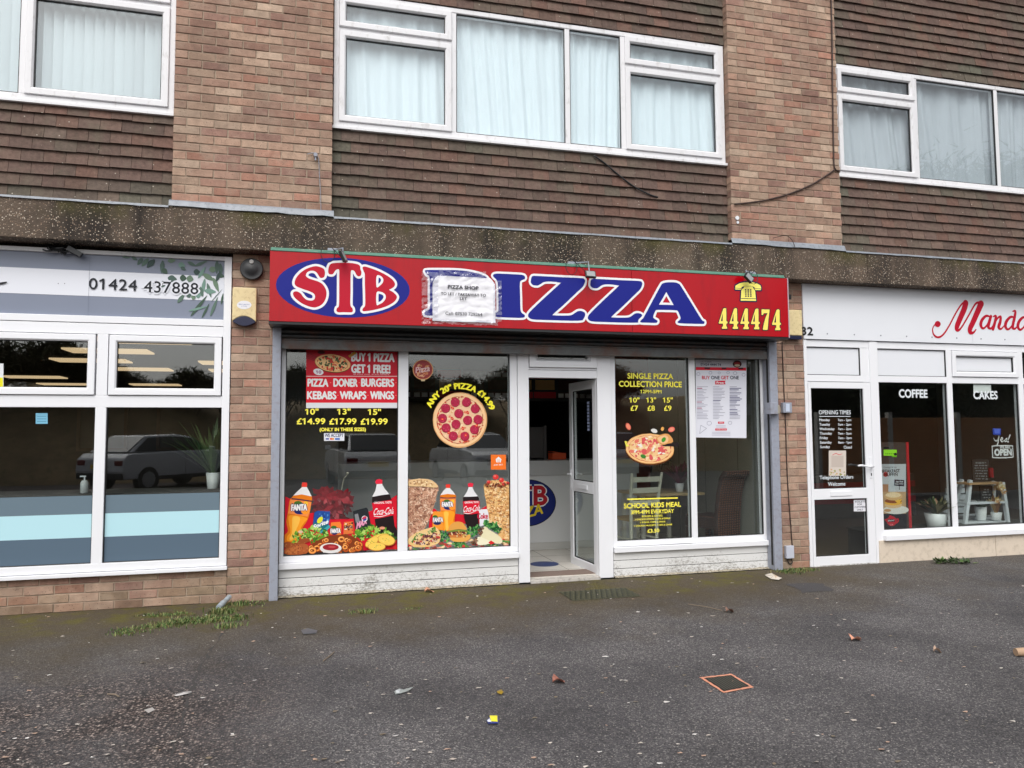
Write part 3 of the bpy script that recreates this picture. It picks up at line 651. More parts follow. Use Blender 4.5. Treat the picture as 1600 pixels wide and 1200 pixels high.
# furniture seen through the right-hand panes
def wooden_chair(loc, rz):
    t = thing('wooden_chair', 'cream painted wooden ladder back chair behind the kids meal lettering', 'chair', (0, 0, 0))
    m = surf('cream_painted_wood', S(206, 204, 186), .5, .08)
    for s in (-1, 1):
        b = MB(); b.tube([(s*.17, 0, 0), (s*.17, 0, .45), (s*.185, .03, .75), (s*.20, .075, .97)], [.016, .02, .019, .015], 8); b.build('back_post', m, t)
        b = MB(); b.cyl((s*.18, -.38, 0), (s*.18, -.38, .44), .015, .02, 8); b.build('leg', m, t)
    for z, y in ((.90, .055), (.78, .035), (.64, .02)):
        b = MB(); n = 8; v = []
        for k in range(n+1):
            x = -.185+.37*k/n; a = y+.03*(1-(2*k/n-1)**2)
            v += [(x, a-.008, z-.028), (x, a-.008, z+.028), (x, a+.008, z+.028), (x, a+.008, z-.028)]
        b.mesh(v, [(4*k+i, 4*k+4+i, 4*k+4+(i+1) % 4, 4*k+(i+1) % 4) for k in range(n) for i in range(4)]); b.build('back_slat', m, t)
    b = MB(); b.box(-.19, .19, -.40, .0, .435, .46); b.build('seat', surf('rush_seat', S(176, 150, 104), .8, .2, 40), t, bevel=.008)
    b = MB(); b.box(-.17, .17, -.008, .008, .2, .225); b.box(-.17, .17, -.388, -.372, .16, .185); b.box(-.178, -.162, -.37, 0, .23, .25); b.box(.162, .178, -.37, 0, .23, .25); b.build('stretcher', m, t)
    t.location = loc; t.rotation_euler = (0, 0, rz)
wooden_chair((3.56, .72, .03), rad(190))
def wicker_chair(loc, rz):
    t = thing('wicker_chair', 'brown woven wicker chair with a tall curled back beside the right window', 'chair', (0, 0, 0))
    m, n, b0 = newmat('woven_wicker'); co = n.nodes.new('ShaderNodeTexCoord').outputs['Object']
    wv = N(n, 'ShaderNodeTexWave', Scale=12.0, Distortion=2.6, Detail=2.0); wv.bands_direction = 'Z'; n.links.new(co, wv.inputs[0])
    w2 = N(n, 'ShaderNodeTexWave', Scale=8.0, Distortion=1.6); w2.bands_direction = 'X'; n.links.new(co, w2.inputs[0])
    mu = N(n, 'ShaderNodeMath', operation='MULTIPLY'); n.links.new(wv.outputs['Fac'], mu.inputs[0]); n.links.new(w2.outputs['Fac'], mu.inputs[1])
    n.links.new(mixc(n, mu.outputs[0], S(40, 22, 14), S(138, 84, 52)), b0.inputs['Base Color']); b0.inputs['Roughness'].default_value = .5; bump(n, b0, mu.outputs[0], .9, .01)
    hw = .20
    def slab(prof, th, nm):                                # side profile (y,z) swept across x
        v = []; k = len(prof)
        for i, (y, z) in enumerate(prof):
            a = prof[max(i-1, 0)]; c = prof[min(i+1, k-1)]; dy, dz = c[0]-a[0], c[1]-a[1]; l = math.hypot(dy, dz); ny, nz = -dz/l*th/2, dy/l*th/2
            for x in (-hw, hw): v += [(x, y+ny, z+nz), (x, y-ny, z-nz)]
        f = []
        for i in range(k-1):
            a, c = 4*i, 4*i+4; f += [(a, a+2, c+2, c), (a+1, c+1, c+3, a+3), (a, c, c+1, a+1), (a+2, a+3, c+3, c+2)]
        f += [(0, 1, 3, 2), (4*k-4, 4*k-2, 4*k-1, 4*k-3)]
        q = MB(); q.mesh(v, f); q.build(nm, m, t, bevel=.012)
    slab([(.0, .04), (-.01, .3), (.0, .5), (.03, .72), (.075, .90), (.12, .965), (.165, .955)], .055, 'backrest')
    q = MB(); q.box(-hw, hw, -.46, -.03, .33, .47); q.build('seat', m, t, bevel=.02)
    for x in (-.17, .17):
        q = MB(); q.box(x-.025, x+.025, -.45, -.40, 0, .33); q.build('leg', m, t)
    t.location = loc; t.rotation_euler = (0, 0, rz)
wicker_chair((4.52, .58, .03), rad(-160))
tb = thing('cafe_table', 'small square pale wood table between the cream chair and the wicker chair', 'table', (4.0, 1.25, .03))
b = MB(); b.box(3.62, 4.42, .90, 1.6, .715, .745); b.build('table_top', surf('pale_wood', S(186, 160, 112), .45, .12, 9, stretch=(1, 8, 1)), tb, bevel=.004)
for x in (3.68, 4.28):
    for y in (1.0, 1.55): b = MB(); b.box(x-.02, x+.02, y-.02, y+.02, .03, .715); b.build('leg', surf('table_leg', S(210, 208, 196), .5), tb)
def spray(name, base, label, pot, cols, n, spread, h, leafw, seed, cat='plant', droop=.6, flowers=None):
    t = thing(name, label, cat, base); rg = random.Random(seed)
    b = MB(); b.lathe(base, pot[0], 20); b.build('pot', pot[1], t, smooth=True)
    top = pot[0][-1][1]; b = MB()
    for k in range(n):
        a = rg.uniform(0, 6.283); e = rg.uniform(.3, 1.0); l = h*rg.uniform(.7, 1.1); col = rg.choice(cols); pts = []
        for j in range(6):
            u = j/5; r = spread*e*u; z = top-.02+l*(u-droop*e*u*u*.75)
            pts.append(Vector((base[0]+r*math.cos(a), base[1]+r*math.sin(a), base[2]+z)))
        for j in range(5):
            w0 = leafw*math.sin(math.pi*min(.98, .12+j/5*.86)); w1 = leafw*math.sin(math.pi*min(.98, .12+(j+1)/5*.86))
            sv = Vector((-math.sin(a), math.cos(a), 0)); up = Vector((0, 0, leafw*.25))
            b.face([pts[j]-sv*w0, pts[j], pts[j+1], pts[j+1]-sv*w1], col); b.face([pts[j], pts[j]+sv*w0+up*.4, pts[j+1]+sv*w1+up*.4, pts[j+1]], col)
    b.build('foliage', m_leaf, t)
    if flowers:
        b = MB()
        for k in range(flowers[0]):
            a = rg.uniform(0, 6.283); r = spread*rg.uniform(.1, .95); c = Vector((base[0]+r*math.cos(a), base[1]+r*math.sin(a), base[2]+top+h*rg.uniform(.35, 1.0)))
            for p in range(6):
                an = p*1.047+rg.random(); dv = Vector((math.cos(an), -.4, math.sin(an))).normalized(); sv = dv.cross(Vector((0, 1, 0))).normalized(); L2 = flowers[1]*rg.uniform(.7, 1.1)
                b.face([c, c+dv*L2*.5+sv*L2*.25, c+dv*L2, c+dv*L2*.5-sv*L2*.25], rg.choice(flowers[2]))
        b.build('flowers', m_leaf, t)
    return t
m_leaf = attr_mat('leaf', .5, 30, .3, 0, .4)
m_pot_w = surf('white_ceramic', (.75, .76, .76), .3, .04)
potp = lambda r, h: [(r*.7, 0), (r*.75, .004), (r, h), (r*.92, h), (r*.9, h-.015)]
_px = U(1062, 775, 1.1)[0]
spray('potted_plant', (_px, 1.1, .746), 'purple leaved plant in a white cup on the cafe table', (potp(.055, .10), m_pot_w), [S(110, 36, 76), S(140, 52, 100), S(70, 26, 50), S(60, 44, 50)], 90, .26, .34, .024, 4)
spray('spiky_plant', (4.62, 2.3, 1.0), 'dark spiky plant hanging at the back of the right window', (potp(.06, .12), m_black), [S(30, 38, 30), S(42, 52, 40)], 50, .16, .1, .012, 6, droop=4)
spray('poinsettia', (.17, .5, .355), 'red flowered poinsettia standing behind the left takeaway window', (potp(.07, .12), m_black), [S(60, 20, 24), S(40, 44, 30)], 30, .2, .42, .03, 8, flowers=(44, .10, [S(190, 24, 44), S(160, 20, 38), S(206, 40, 58)]))
b = MB(); b.box(-.2, .5, .3, .8, .03, .35); o = b.build('plant_box', m_dark, None, (.15, .55, .03)); tag(o, 'dark box that carries the poinsettia behind the left window', 'box')
tw = MB(); tw.tube([(.22, .52, .55), (.25, .5, .8), (.29, .48, 1.02), (.33, .47, 1.07)], .004, 5)
for p in ((.25, .5, .88), (.325, .47, 1.07)): tw.lathe((p[0], p[1], p[2]-.012), [(.002, 0), (.014, .01), (.01, .024)], 10)
o = tw.build('flower_stem', surf('pale_bud', S(214, 204, 184), .5), None, (.22, .52, .5)); tag(o, 'thin stem with two pale buds rising from the poinsettia', 'flower')

# ================================================================= right shop
rs = thing('cafe_shopfront', 'white framed cafe shopfront with two large panes above a cream panel', 'shopfront', (7, 0, 0))
Yc = .01; XR = 11.6
bars('window_frame', rs, [(5.152, 5.19, Yc-.01, .08, .0, 2.45), (6.0, 6.108, Yc-.01, .08, .0, 2.45), (5.19, 6.0, Yc, .08, 1.995, 2.065), (5.19, 6.0, Yc, .08, 2.376, 2.45), (6.108, XR, Yc, .08, 2.376, 2.45), (6.108, XR, Yc, .08, 1.995, 2.066),
     (7.055, 7.127, Yc-.002, .08, .354, 2.376), (8.095, 8.17, Yc-.002, .08, .354, 2.376), (6.108, XR, Yc-.004, .08, .30, .354), (5.885, 6.0, Yc+.002, .08, 2.065, 2.376)])
bars('sill', rs, [(6.09, XR, -.05, .07, .244, .298)])
b = MB(); b.box(6.03, 7.62, -.012, .06, .0, .243); b.box(7.626, XR, -.012, .06, .0, .243); b.build('cream_panel', surf('cream_render_board', S(214, 200, 182), .7, .1, 5, .2, dirt=S(150, 134, 112), dirt_amt=.4), rs, bevel=.003)
for x0, x1 in ((5.19, 5.885), (6.108, 7.055)):
    b = MB(); b.box(x0, x1, .03, .05, 2.066, 2.376); b.build('top_panel', m_white_panel, rs); gasket(rs, x0, x1, 2.066, 2.376, .016)
w = MB(); w.frame(7.133, 8.09, 2.072, 2.37, .06, Yc-.016, .05, .012); o = w.build('sash', m_upvc, rs, bevel=.002); b = MB(); b.box(7.19, 8.03, .03, .05, 2.13, 2.312); b.build('top_panel', m_white_panel, o); gasket(o, 7.193, 8.03, 2.132, 2.31, .012)
for x0, x1 in ((6.108, 7.055), (7.127, 8.095), (8.17, XR)):
    gasket(rs, x0, x1, .354, 1.995, .022); pane(rs, x0, x1, .354, 1.995, .035)
dd = thing('cafe_door', 'white glazed cafe door with opening times lettered on its upper pane', 'door', (5.6, .02, 0))
w = MB(); x0, x1 = 5.194, 5.996
w.box(x0, 5.226, 0, .05, .012, 1.988); w.box(5.90, x1, 0, .05, .012, 1.988); w.box(5.226, 5.90, 0, .05, 1.92, 1.988); w.box(5.226, 5.90, 0, .05, .712, .826); w.box(5.226, 5.90, 0, .05, .012, .104); w.build('door_leaf', m_upvc, dd, bevel=.003)
for lo, hi in ((.104, .712), (.826, 1.92)):
    gasket(dd, 5.226, 5.90, lo, hi, .012); pane(dd, 5.226, 5.90, lo, hi, .025)
b = MB(); b.box(5.945, 5.975, -.008, 0, .93, 1.16); b.build('handle_plate', m_upvc, dd, bevel=.003)
b = MB(); b.cyl((5.96, -.045, 1.06), (5.96, 0, 1.06), .011); b.tube([(5.965, -.045, 1.06), (5.90, -.05, 1.06), (5.80, -.05, 1.075), (5.76, -.048, 1.07)], .011, 8); b.build('handle', m_upvc, dd, smooth=True)
b = MB(); b.box(5.954, 5.966, -.0095, -.008, .955, .985); b.build('keyhole', m_black, dd)
b = MB(); b.box(5.43, 5.705, -.008, 0, .745, .798); b.build('letterbox', m_upvc, dd, bevel=.003)
b = MB(); b.box(5.19, 6.0, -.006, .06, .0, .011); b.build('threshold', m_riser, dd)
fs = thing('fascia_sign', 'white fascia board with red script lettering and the number 32', 'shop sign', (7, 0, 2.46))
b = MB(); b.box(5.152, 7.43, -.01, .08, 2.458, 3.066); b.box(7.433, XR, -.01, .08, 2.458, 3.066); b.build('board', m_white_panel, fs)
b = MB()
for k in range(13): b.cyl((5.45+.35*k, -.013, 2.52), (5.45+.35*k, -.009, 2.52), .008, n=8)
b.build('screw', surf('screw_head', S(130, 134, 142), .4), fs)
RD = S(178, 16, 44)
d = Decal(-.0125); d.text('32', 1252.5, 1270, 517.4, 12.3, (.02, .02, .022), .05); d.build('house_number', m_print, fs)
d = Decal(-.0125); T = lambda l, ox=0, oy=0: [(1440+(a+ox)/10, 450+(b+oy)/10, w/10) for a, b, w in l]
pass
M1 = [(262, 545, 30), (205, 575, 18), (172, 650, 20), (195, 735, 26), (262, 770, 30), (340, 725, 26), (430, 590, 24), (530, 400, 24), (620, 260, 26), (680, 215, 28)]
M2 = [(690, 235, 95), (665, 330, 92), (600, 480, 86), (556, 590, 80), (548, 650, 55), (585, 655, 34), (640, 590, 26), (740, 420, 26), (840, 250, 28), (900, 228, 40)]
M3 = [(930, 245, 100), (880, 360, 92), (800, 540, 86), (755, 640, 78), (762, 695, 60), (810, 695, 34), (850, 648, 18)]
aa = [(1075, 450, 24), (1010, 435, 36), (945, 500, 48), (925, 580, 52), (960, 630, 34), (1015, 590, 26), (1060, 500, 24)]
at = [(1085, 440, 44), (1055, 540, 52), (1045, 615, 46), (1085, 630, 30), (1120, 580, 16)]
nn = [(1120, 445, 18), (1160, 440, 40), (1150, 520, 46), (1115, 640, 52)]
n2 = [(1140, 560, 18), (1190, 470, 26), (1235, 450, 40), (1228, 530, 50), (1205, 610, 50), (1240, 640, 30), (1290, 590, 16)]
dt = [(1425, 365, 18), (1465, 362, 36), (1455, 450, 48), (1430, 560, 50), (1425, 620, 46), (1460, 635, 30), (1500, 590, 16)]
def letter(strokes, extra=None):
    d = Decal(-.0125)
    if extra: d.ell(*extra, RD)
    for l in strokes: d.brush(l, 1.28, RD)
    d.build('letter', m_print, fs)
letter([T(M1), T(M2), T(M3)], (1440+25.2, 450+56.3, 4.6, 4.8)); letter([T(aa), T(at)]); letter([T(nn), T(n2)]); letter([T(aa, 385, 16), T(dt)]); letter([T(aa, 580, 22), T(at, 580, 22)])

cr = thing('cafe_room', 'dim cafe interior with a wooden floor behind the white framed windows', 'room', (7, 2, 0))
b = MB(); b.box(5.15, B1, .085, 7, -.02, .01); b.build('floor', m_oak, cr)
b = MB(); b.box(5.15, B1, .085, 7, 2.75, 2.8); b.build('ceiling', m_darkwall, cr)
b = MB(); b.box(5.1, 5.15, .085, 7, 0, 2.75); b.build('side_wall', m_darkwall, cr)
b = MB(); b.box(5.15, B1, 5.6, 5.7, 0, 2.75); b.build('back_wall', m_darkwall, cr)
lr = thing('office_room', 'dark office interior with rows of lit ceiling panels behind the left shopfront', 'room', (-2.2, 2, 0))
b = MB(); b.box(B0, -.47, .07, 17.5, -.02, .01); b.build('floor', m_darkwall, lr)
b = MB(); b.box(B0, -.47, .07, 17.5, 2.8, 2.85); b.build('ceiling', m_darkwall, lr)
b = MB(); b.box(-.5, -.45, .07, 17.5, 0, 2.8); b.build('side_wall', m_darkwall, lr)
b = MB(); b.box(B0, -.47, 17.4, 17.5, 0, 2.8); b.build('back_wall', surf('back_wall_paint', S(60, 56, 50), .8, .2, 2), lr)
# ================================================================= the red sign
m_red = surf('red_sign_panel', S(172, 3, 20), .25, .05, 1.5, coat=.12, spec=.3, dirt=S(120, 14, 26), dirt_amt=.45, dirt_scale=2.2, stretch=(1.6, 1, .35))
m_green = surf('green_flaking_timber', S(96, 150, 130), .7, .25, 8, .4, dirt=S(160, 160, 150), dirt_amt=.5, stretch=(1, 1, 3))
YS = -.30
sg = thing('pizza_shop_sign', 'long red box sign with blue oval, STB PIZZA lettering and yellow phone number', 'shop sign', (2.2, -.15, 2.42))
b = MB(); b.box(-.381, 3.0, YS, -.02, 2.428, 3.043); b.box(3.004, 4.758, YS, -.02, 2.428, 3.043); b.build('box', m_red, sg, bevel=.002)
b = MB(); b.box(-.384, 4.762, YS+.006, -.012, 2.405, 2.426); b.build('underside', m_black, sg)
b = MB(); b.box(-.376, 4.72, YS-.006, -.16, 3.045, 3.072); b.build('top_batten', m_green, sg, bevel=.003)
b = MB(); b.box(4.7585, 4.768, YS-.003, -.02, 2.42, 3.05); b.build('edge_trim', surf('aluminium_trim', S(190, 170, 180), .4, .1), sg)
BL = S(26, 34, 130); RDS = S(184, 20, 46); WH = (.80, .80, .82)
def glyph(d, loops, hw, fill, line, sm=4, holes_fill=True):
    ws = [d.w(smooth_loop(l, sm)) for l in loops]
    for l in ws: d.wstroke(l, hw, line)
    d.loops(ws, fill)
d = Decal(YS-.001)
c0 = U(538, 449.5, YS); rx = (U(642.4, 455, YS)[0]-U(433.4, 444, YS)[0])/2; rz = (U(538, 403.8, YS)[1]-U(538, 497, YS)[1])/2
wel(d, c0[0], c0[1], rx, rz, BL); d.build('blue_oval', m_print, sg)
q8 = lambda l: [(440+a/8, 380+b/8) for a, b in l]
PX = 1/165.0
d = Decal(YS-.0016)
Sg = [(505, 435), (532, 420), (543, 375), (530, 325), (480, 297), (420, 288), (340, 308), (260, 350), (190, 420), (162, 490), (180, 535), (250, 567), (340, 598), (400, 628), (418, 665), (405, 705), (365, 718), (310, 705), (270, 670), (240, 630), (200, 605), (160, 605), (142, 630), (160, 675), (220, 730), (300, 775), (390, 802), (450, 795), (510, 760), (548, 700), (562, 630), (550, 570), (510, 512), (460, 480), (400, 460), (340, 440), (305, 410), (312, 375), (345, 350), (395, 345), (435, 365), (460, 400), (480, 430)]
Tg = [(582, 345), (595, 285), (625, 255), (700, 246), (800, 245), (900, 252), (965, 270), (990, 310), (998, 370), (988, 405), (962, 415), (938, 400), (910, 350), (882, 338), (866, 352), (862, 440), (862, 600), (860, 770), (884, 812), (890, 848), (868, 864), (780, 864), (710, 864), (686, 846), (692, 812), (716, 775), (720, 600), (720, 440), (720, 340), (700, 325), (670, 345), (642, 385), (608, 390), (588, 378)]
Bg = [(1012, 305), (1040, 292), (1100, 308), (1200, 345), (1300, 395), (1380, 450), (1415, 500), (1408, 540), (1370, 570), (1345, 583), (1390, 610), (1432, 650), (1440, 682), (1410, 730), (1340, 775), (1250, 810), (1150, 835), (1060, 850), (1022, 850), (1010, 835), (1020, 810), (1044, 775), (1044, 640), (1040, 500), (1040, 390), (1025, 350)]
Bh1 = [(1187, 412), (1235, 408), (1270, 445), (1265, 490), (1232, 528), (1187, 548)]; Bh2 = [(1187, 618), (1245, 610), (1294, 640), (1300, 690), (1265, 740), (1225, 762), (1187, 768)]
glyph(d, [q8(Sg)], 3.4*PX, RDS, WH); glyph(d, [q8(Tg)], 3.4*PX, RDS, WH); glyph(d, [q8(Bg), q8(Bh1), q8(Bh2)], 3.4*PX, RDS, WH)
d.build('oval_lettering', m_print, sg)
d = Decal(YS-.0016); q88 = lambda l: [(630+a/8, 420+b/8) for a, b in l]; q10 = lambda l: [(790+a/10, 410+b/10) for a, b in l]; q94 = lambda l: [(940+a/9.41, 410+b/9.41) for a, b in l]
Pg = [(272, 30), (300, 16), (450, 14), (640, 16), (780, 28), (900, 50), (1020, 90), (1075, 160), (1085, 250), (1050, 340), (960, 400), (820, 425), (640, 425), (640, 500), (655, 535), (690, 560), (680, 595), (500, 590), (300, 583), (268, 565), (270, 535), (320, 512), (332, 480), (332, 300), (330, 110), (295, 72)]
Ph = [(640, 130), (740, 140), (800, 180), (800, 260), (740, 300), (640, 305)]
Ig = [(1125, 95), (1132, 70), (1180, 60), (1330, 66), (1480, 75), (1520, 96), (1518, 128), (1472, 150), (1458, 190), (1462, 340), (1466, 500), (1480, 548), (1520, 580), (1510, 608), (1440, 614), (1300, 610), (1180, 604), (1140, 590), (1140, 560), (1182, 535), (1190, 480), (1188, 340), (1184, 200), (1165, 140)]
Zg = [(395, 275), (405, 232), (428, 212), (500, 212), (850, 230), (1180, 246), (1232, 264), (1240, 305), (1205, 380), (1100, 480), (900, 670), (745, 808), (760, 826), (900, 832), (1020, 825), (1080, 792), (1130, 762), (1195, 762), (1238, 790), (1240, 835), (1215, 885), (1180, 908), (1000, 912), (600, 900), (430, 892), (365, 865), (352, 820), (400, 750), (600, 560), (840, 340), (850, 318), (700, 300), (600, 308), (545, 340), (500, 362), (432, 355), (396, 320)]
Ag = [(566, 868), (590, 838), (622, 800), (740, 580), (868, 345), (900, 310), (940, 297), (1000, 292), (1080, 295), (1125, 310), (1165, 350), (1320, 600), (1465, 835), (1508, 868), (1508, 895), (1478, 906), (1300, 902), (1150, 896), (1114, 876), (1150, 842), (1158, 815), (1140, 760), (1118, 716), (1085, 705), (950, 700), (820, 700), (788, 718), (758, 800), (778, 830), (818, 855), (815, 882), (785, 891), (680, 888), (585, 884)]
Ah = [(950, 436), (1004, 532), (1058, 628), (950, 624), (842, 622), (895, 532)]
hw = 2.6*PX
glyph(d, [q88(Pg), q88(Ph)], hw*1.25, BL, WH); glyph(d, [q88(Ig)], hw*1.25, BL, WH)
zw = d.w(smooth_loop(q10(Zg), 4)); dz = U(1003.2, 436, YS)[0]-U(914, 436, YS)[0]
for l in (zw, [(x+dz, z) for x, z in zw]):
    d.wstroke(l, hw*1.3, WH); d.loops([l], BL)
ws = [d.w(smooth_loop(q94(Ag), 4)), d.w(q94(Ah))]
for l in ws: d.wstroke(l, hw*1.4, WH)
d.loops(ws, BL)
d.loops([d.w(q94([(948, 512), (996, 592), (900, 590)]))], RDS)
d.build('main_lettering', m_print, sg)
d = Decal(YS-.0016); YE = S(250, 240, 120); NV = S(30, 20, 70); q104 = lambda l, dx=0: [(1105+(a+dx)/10.43, 415+b/10.43) for a, b in l]
hs_ = [(455, 365), (462, 325), (530, 287), (610, 272), (740, 272), (810, 290), (868, 322), (880, 365), (876, 400), (782, 398), (772, 355), (735, 335), (610, 332), (562, 350), (552, 392), (457, 390)]
bs = [(600, 338), (735, 340), (780, 410), (798, 576), (545, 572), (556, 405)]
for l in (hs_, bs): d.stroke(q104(l), 2.2*PX, NV)
for l in (hs_, bs): d.poly(q104(l), YE)
d.poly(q104([(457, 362), (552, 368), (550, 376), (457, 371)]), NV); d.poly(q104([(780, 370), (879, 376), (879, 384), (780, 378)]), NV); d.poly(q104([(550, 530), (794, 536), (794, 546), (549, 541)]), NV)
d.poly(q104([(556, 385), (575, 350), (604, 338), (596, 365)]), NV); d.poly(q104([(735, 340), (770, 352), (780, 400), (760, 380)]), NV)
for r in range(4):
    for k in range(3): d.ell(1105+(627+41*k+r)/10.43, 415+(396+34*r)/10.43, 1.3, 1.3, NV, n=10)
d.build('telephone_symbol', m_print, sg)
d = Decal(YS-.0016); F4 = [(188, 935), (200, 895), (230, 800), (262, 700), (290, 690), (310, 702), (312, 800), (312, 903), (332, 915), (332, 938), (312, 948), (310, 985), (326, 1005), (324, 1030), (240, 1030), (240, 1005), (258, 985), (256, 945), (195, 944)]
H4 = [(222, 906), (252, 775), (253, 906)]; F7 = [(885, 714), (1016, 716), (1014, 745), (1000, 860), (985, 1040), (970, 1049), (912, 1046), (905, 1032), (925, 940), (950, 850), (980, 775), (922, 775), (908, 805), (886, 804)]
for dx, dy in ((0, 0), (176, 2), (352, 5), (524, 8), (868, 22)):
    A = [(a, b+dy) for a, b in F4]; H = [(a, b+dy) for a, b in H4]
    d.stroke(q104(A, dx), 1.5*PX, (.02, .015, .03)); d.poly(q104(A, dx), S(248, 226, 110)); d.poly(q104(H, dx), (.02, .015, .04))
d.stroke(q104(F7), 1.5*PX, (.02, .015, .03)); d.poly(q104(F7), S(248, 226, 110))
d.build('phone_number', m_print, sg)

# taped paper notice, crinkled sheet standing off the sign
nt_ = thing('paper_notice', 'crumpled white to let notice taped over the first letter of the red sign', 'notice', (1.4, YS, 2.5))
x0, zt = U(675.6, 470, YS)[0], U(724, 433, YS)[1]; x1, zb = U(773.5, 470, YS)[0], U(724, 503, YS)[1]
def sheet(b, x0, x1, z0, z1, y, amp, seed, nx=46, nz=34, cut=0.0):
    v = []
    for i in range(nx+1):
        for j in range(nz+1):
            u, t = i/nx, j/nz; x = x0+(x1-x0)*u; z = z0+(z1-z0)*t
            if cut and t > .8: c = (t-.8)/.2; x = x+(.5-u)*(x1-x0)*cut*c*c
            f = abs(mnoise.noise((x*9+z*4, z*16-x*3, seed)))+.5*abs(mnoise.noise((x*22, z*34, seed+2)))
            v.append((x, y-.002-amp*f, z))
    n1 = nz+1; b.mesh(v, [(i*n1+j, (i+1)*n1+j, (i+1)*n1+j+1, i*n1+j+1) for i in range(nx) for j in range(nz)])
b = MB(); sheet(b, x0, x1, zb, zt, YS-.006, .012, 2.2, cut=.16); b.build('sheet', surf('white_paper', (.80, .80, .84), .6, .03), nt_, smooth=True)
d = Decal(YS-.0225)
for t, l, r, y, h, bo in (('PIZZA SHOP', 700, 747.5, 449, 5.2, .05), ('TO LET / TAKEAWAY TO', 689, 759, 460, 4.2, .03), ('LET', 718.8, 729.6, 466.6, 4.2, .03), ('Call: 07530 729264', 696, 753.5, 490.4, 5.0, .01)): d.text(t, l, r, y, h, (.03, .03, .04), bo)
d.build('notice_text', m_print, nt_)
m_tape = glass_mat('clear_tape', (.90, .90, .93), .12)
b = MB(); sheet(b, x0-.10, x0+.05, zb-.03, zt+.03, YS-.012, .012, 6.1, 20, 24); sheet(b, x1-.02, x1+.06, zb+.01, zt-.02, YS-.012, .014, 8.1, 14, 24); sheet(b, x0+.05, x1-.09, zt-.01, zt+.06, YS-.012, .012, 3.3, 34, 10); sheet(b, x0+.05, x1+.02, zb-.03, zb+.02, YS-.012, .01, 5.3, 34, 8)
b.build('tape', m_tape, nt_)

# floodlights on arms above the sign
m_lens = surf('floodlight_lens', S(150, 152, 154), .25, .1)
def flood(px, py, rx_, rz_, label, box=None):
    X, Z = U(px, py, YS-.09); base = (X, YS-.09, Z)
    t = thing('floodlight', label, 'floodlight', base, 'floodlights above the red sign')
    m = Matrix.Translation(base) @ Matrix.Rotation(rz_, 4, 'Y') @ Matrix.Rotation(rx_, 4, 'X')
    b = MB(); b.obox(m, .052, .014, .037); b.build('housing', m_black, t, bevel=.004)
    b = MB(); b.obox(m @ Matrix.Translation((0, -.0145, 0)), .042, .002, .028); b.build('lens', m_lens, t)
    bx, bz = U(box[0], box[1], -.22); b = MB(); b.box(bx-.045, bx+.045, -.26, -.19, 3.072, 3.105); b.build('junction_box', m_steel, t, bevel=.004)
    b = MB(); b.tube([(bx, -.25, 3.09), (X, YS-.04, max(Z+.07, 3.09)), tuple(m @ Vector((0, .016, .035)))], .007, 6); b.build('arm', m_steel, t)
    b = MB(); pts = []
    for k in range(13):
        a = 2*math.pi*k/12+1.2; pts.append((bx-.055+.055*math.cos(a)+.02*k/12, YS-.03-.02*math.sin(a*.5), 3.03+.075*math.sin(a)))
    b.tube(pts+[tuple(m @ Vector((0, .016, .0)))], .0035, 5); b.build('cable', m_black, t)
flood(536, 401, rad(-68), rad(66), 'floodlight above the blue oval, turned edge on', (520, 391))
flood(922.5, 429, rad(-25), rad(2), 'floodlight with a level grey lens above the middle of the red sign', (893, 414))
flood(1170, 434, rad(-15), rad(43), 'floodlight tilted on its corner above the yellow telephone symbol', (1172, 424))

# ================================================================= posters and window decals on the takeaway glass
GY = .122
WHT = (.80, .80, .80); YL = S(252, 240, 90)
po = thing('poster', 'red buy one pizza get one free poster in the top of the left window', 'poster', (.35, GY, 1.7))
d = Decal(GY); d.rect(478.3, 545.8, 622.8, 637.6, (.72, .73, .76)); d.rect(478.3, 546.5, 622.8, 629.3, S(214, 30, 48)); d.rect(478.3, 546.5, 622.8, 587, S(190, 24, 44)); d.rect(478.3, 587.4, 622.8, 588.4, (.7, .6, .6))
for k in range(4): d.poly([(478.5, 549+3*k), (478.5, 550+3*k), (498, 561+2*k), (500, 560+2*k)], S(150, 26, 40))
d.build('sheet', m_print, po)
d = Decal(GY-.002)
for t, l, r, y, h in (('BUY 1 PIZZA', 549.5, 615.8, 558.5, 12.6), ('GET 1 FREE!', 549.5, 609.5, 576.4, 12.6), ('PIZZA', 481, 512.6, 598, 11.4), ('DONER', 521.4, 558.4, 598, 11.8), ('BURGERS', 564.8, 615.2, 598, 11.8), ('KEBABS', 480.4, 525, 617.6, 11.8), ('WRAPS', 531.4, 571.8, 617.6, 11.8), ('WINGS', 578.8, 615.2, 617.6, 11.8)): d = Decal(GY-.002); d.text(t, l, r, y, h, WHT, .06); d.build('text_line', m_print, po)
d = Decal(GY-.002)
for px, py in ((516.5, 598), (561.5, 598), (528, 617.6), (575, 617.6), (618.5, 598), (618.5, 617.6)): d.ell(px, py, 1.3, .8, S(240, 120, 110), n=8)
d.text('@ pizza shop  01424 444474', 552, 608, 585, 2, S(240, 200, 200)); d.build('small_print', m_print, po)
d = Decal(GY-.002)
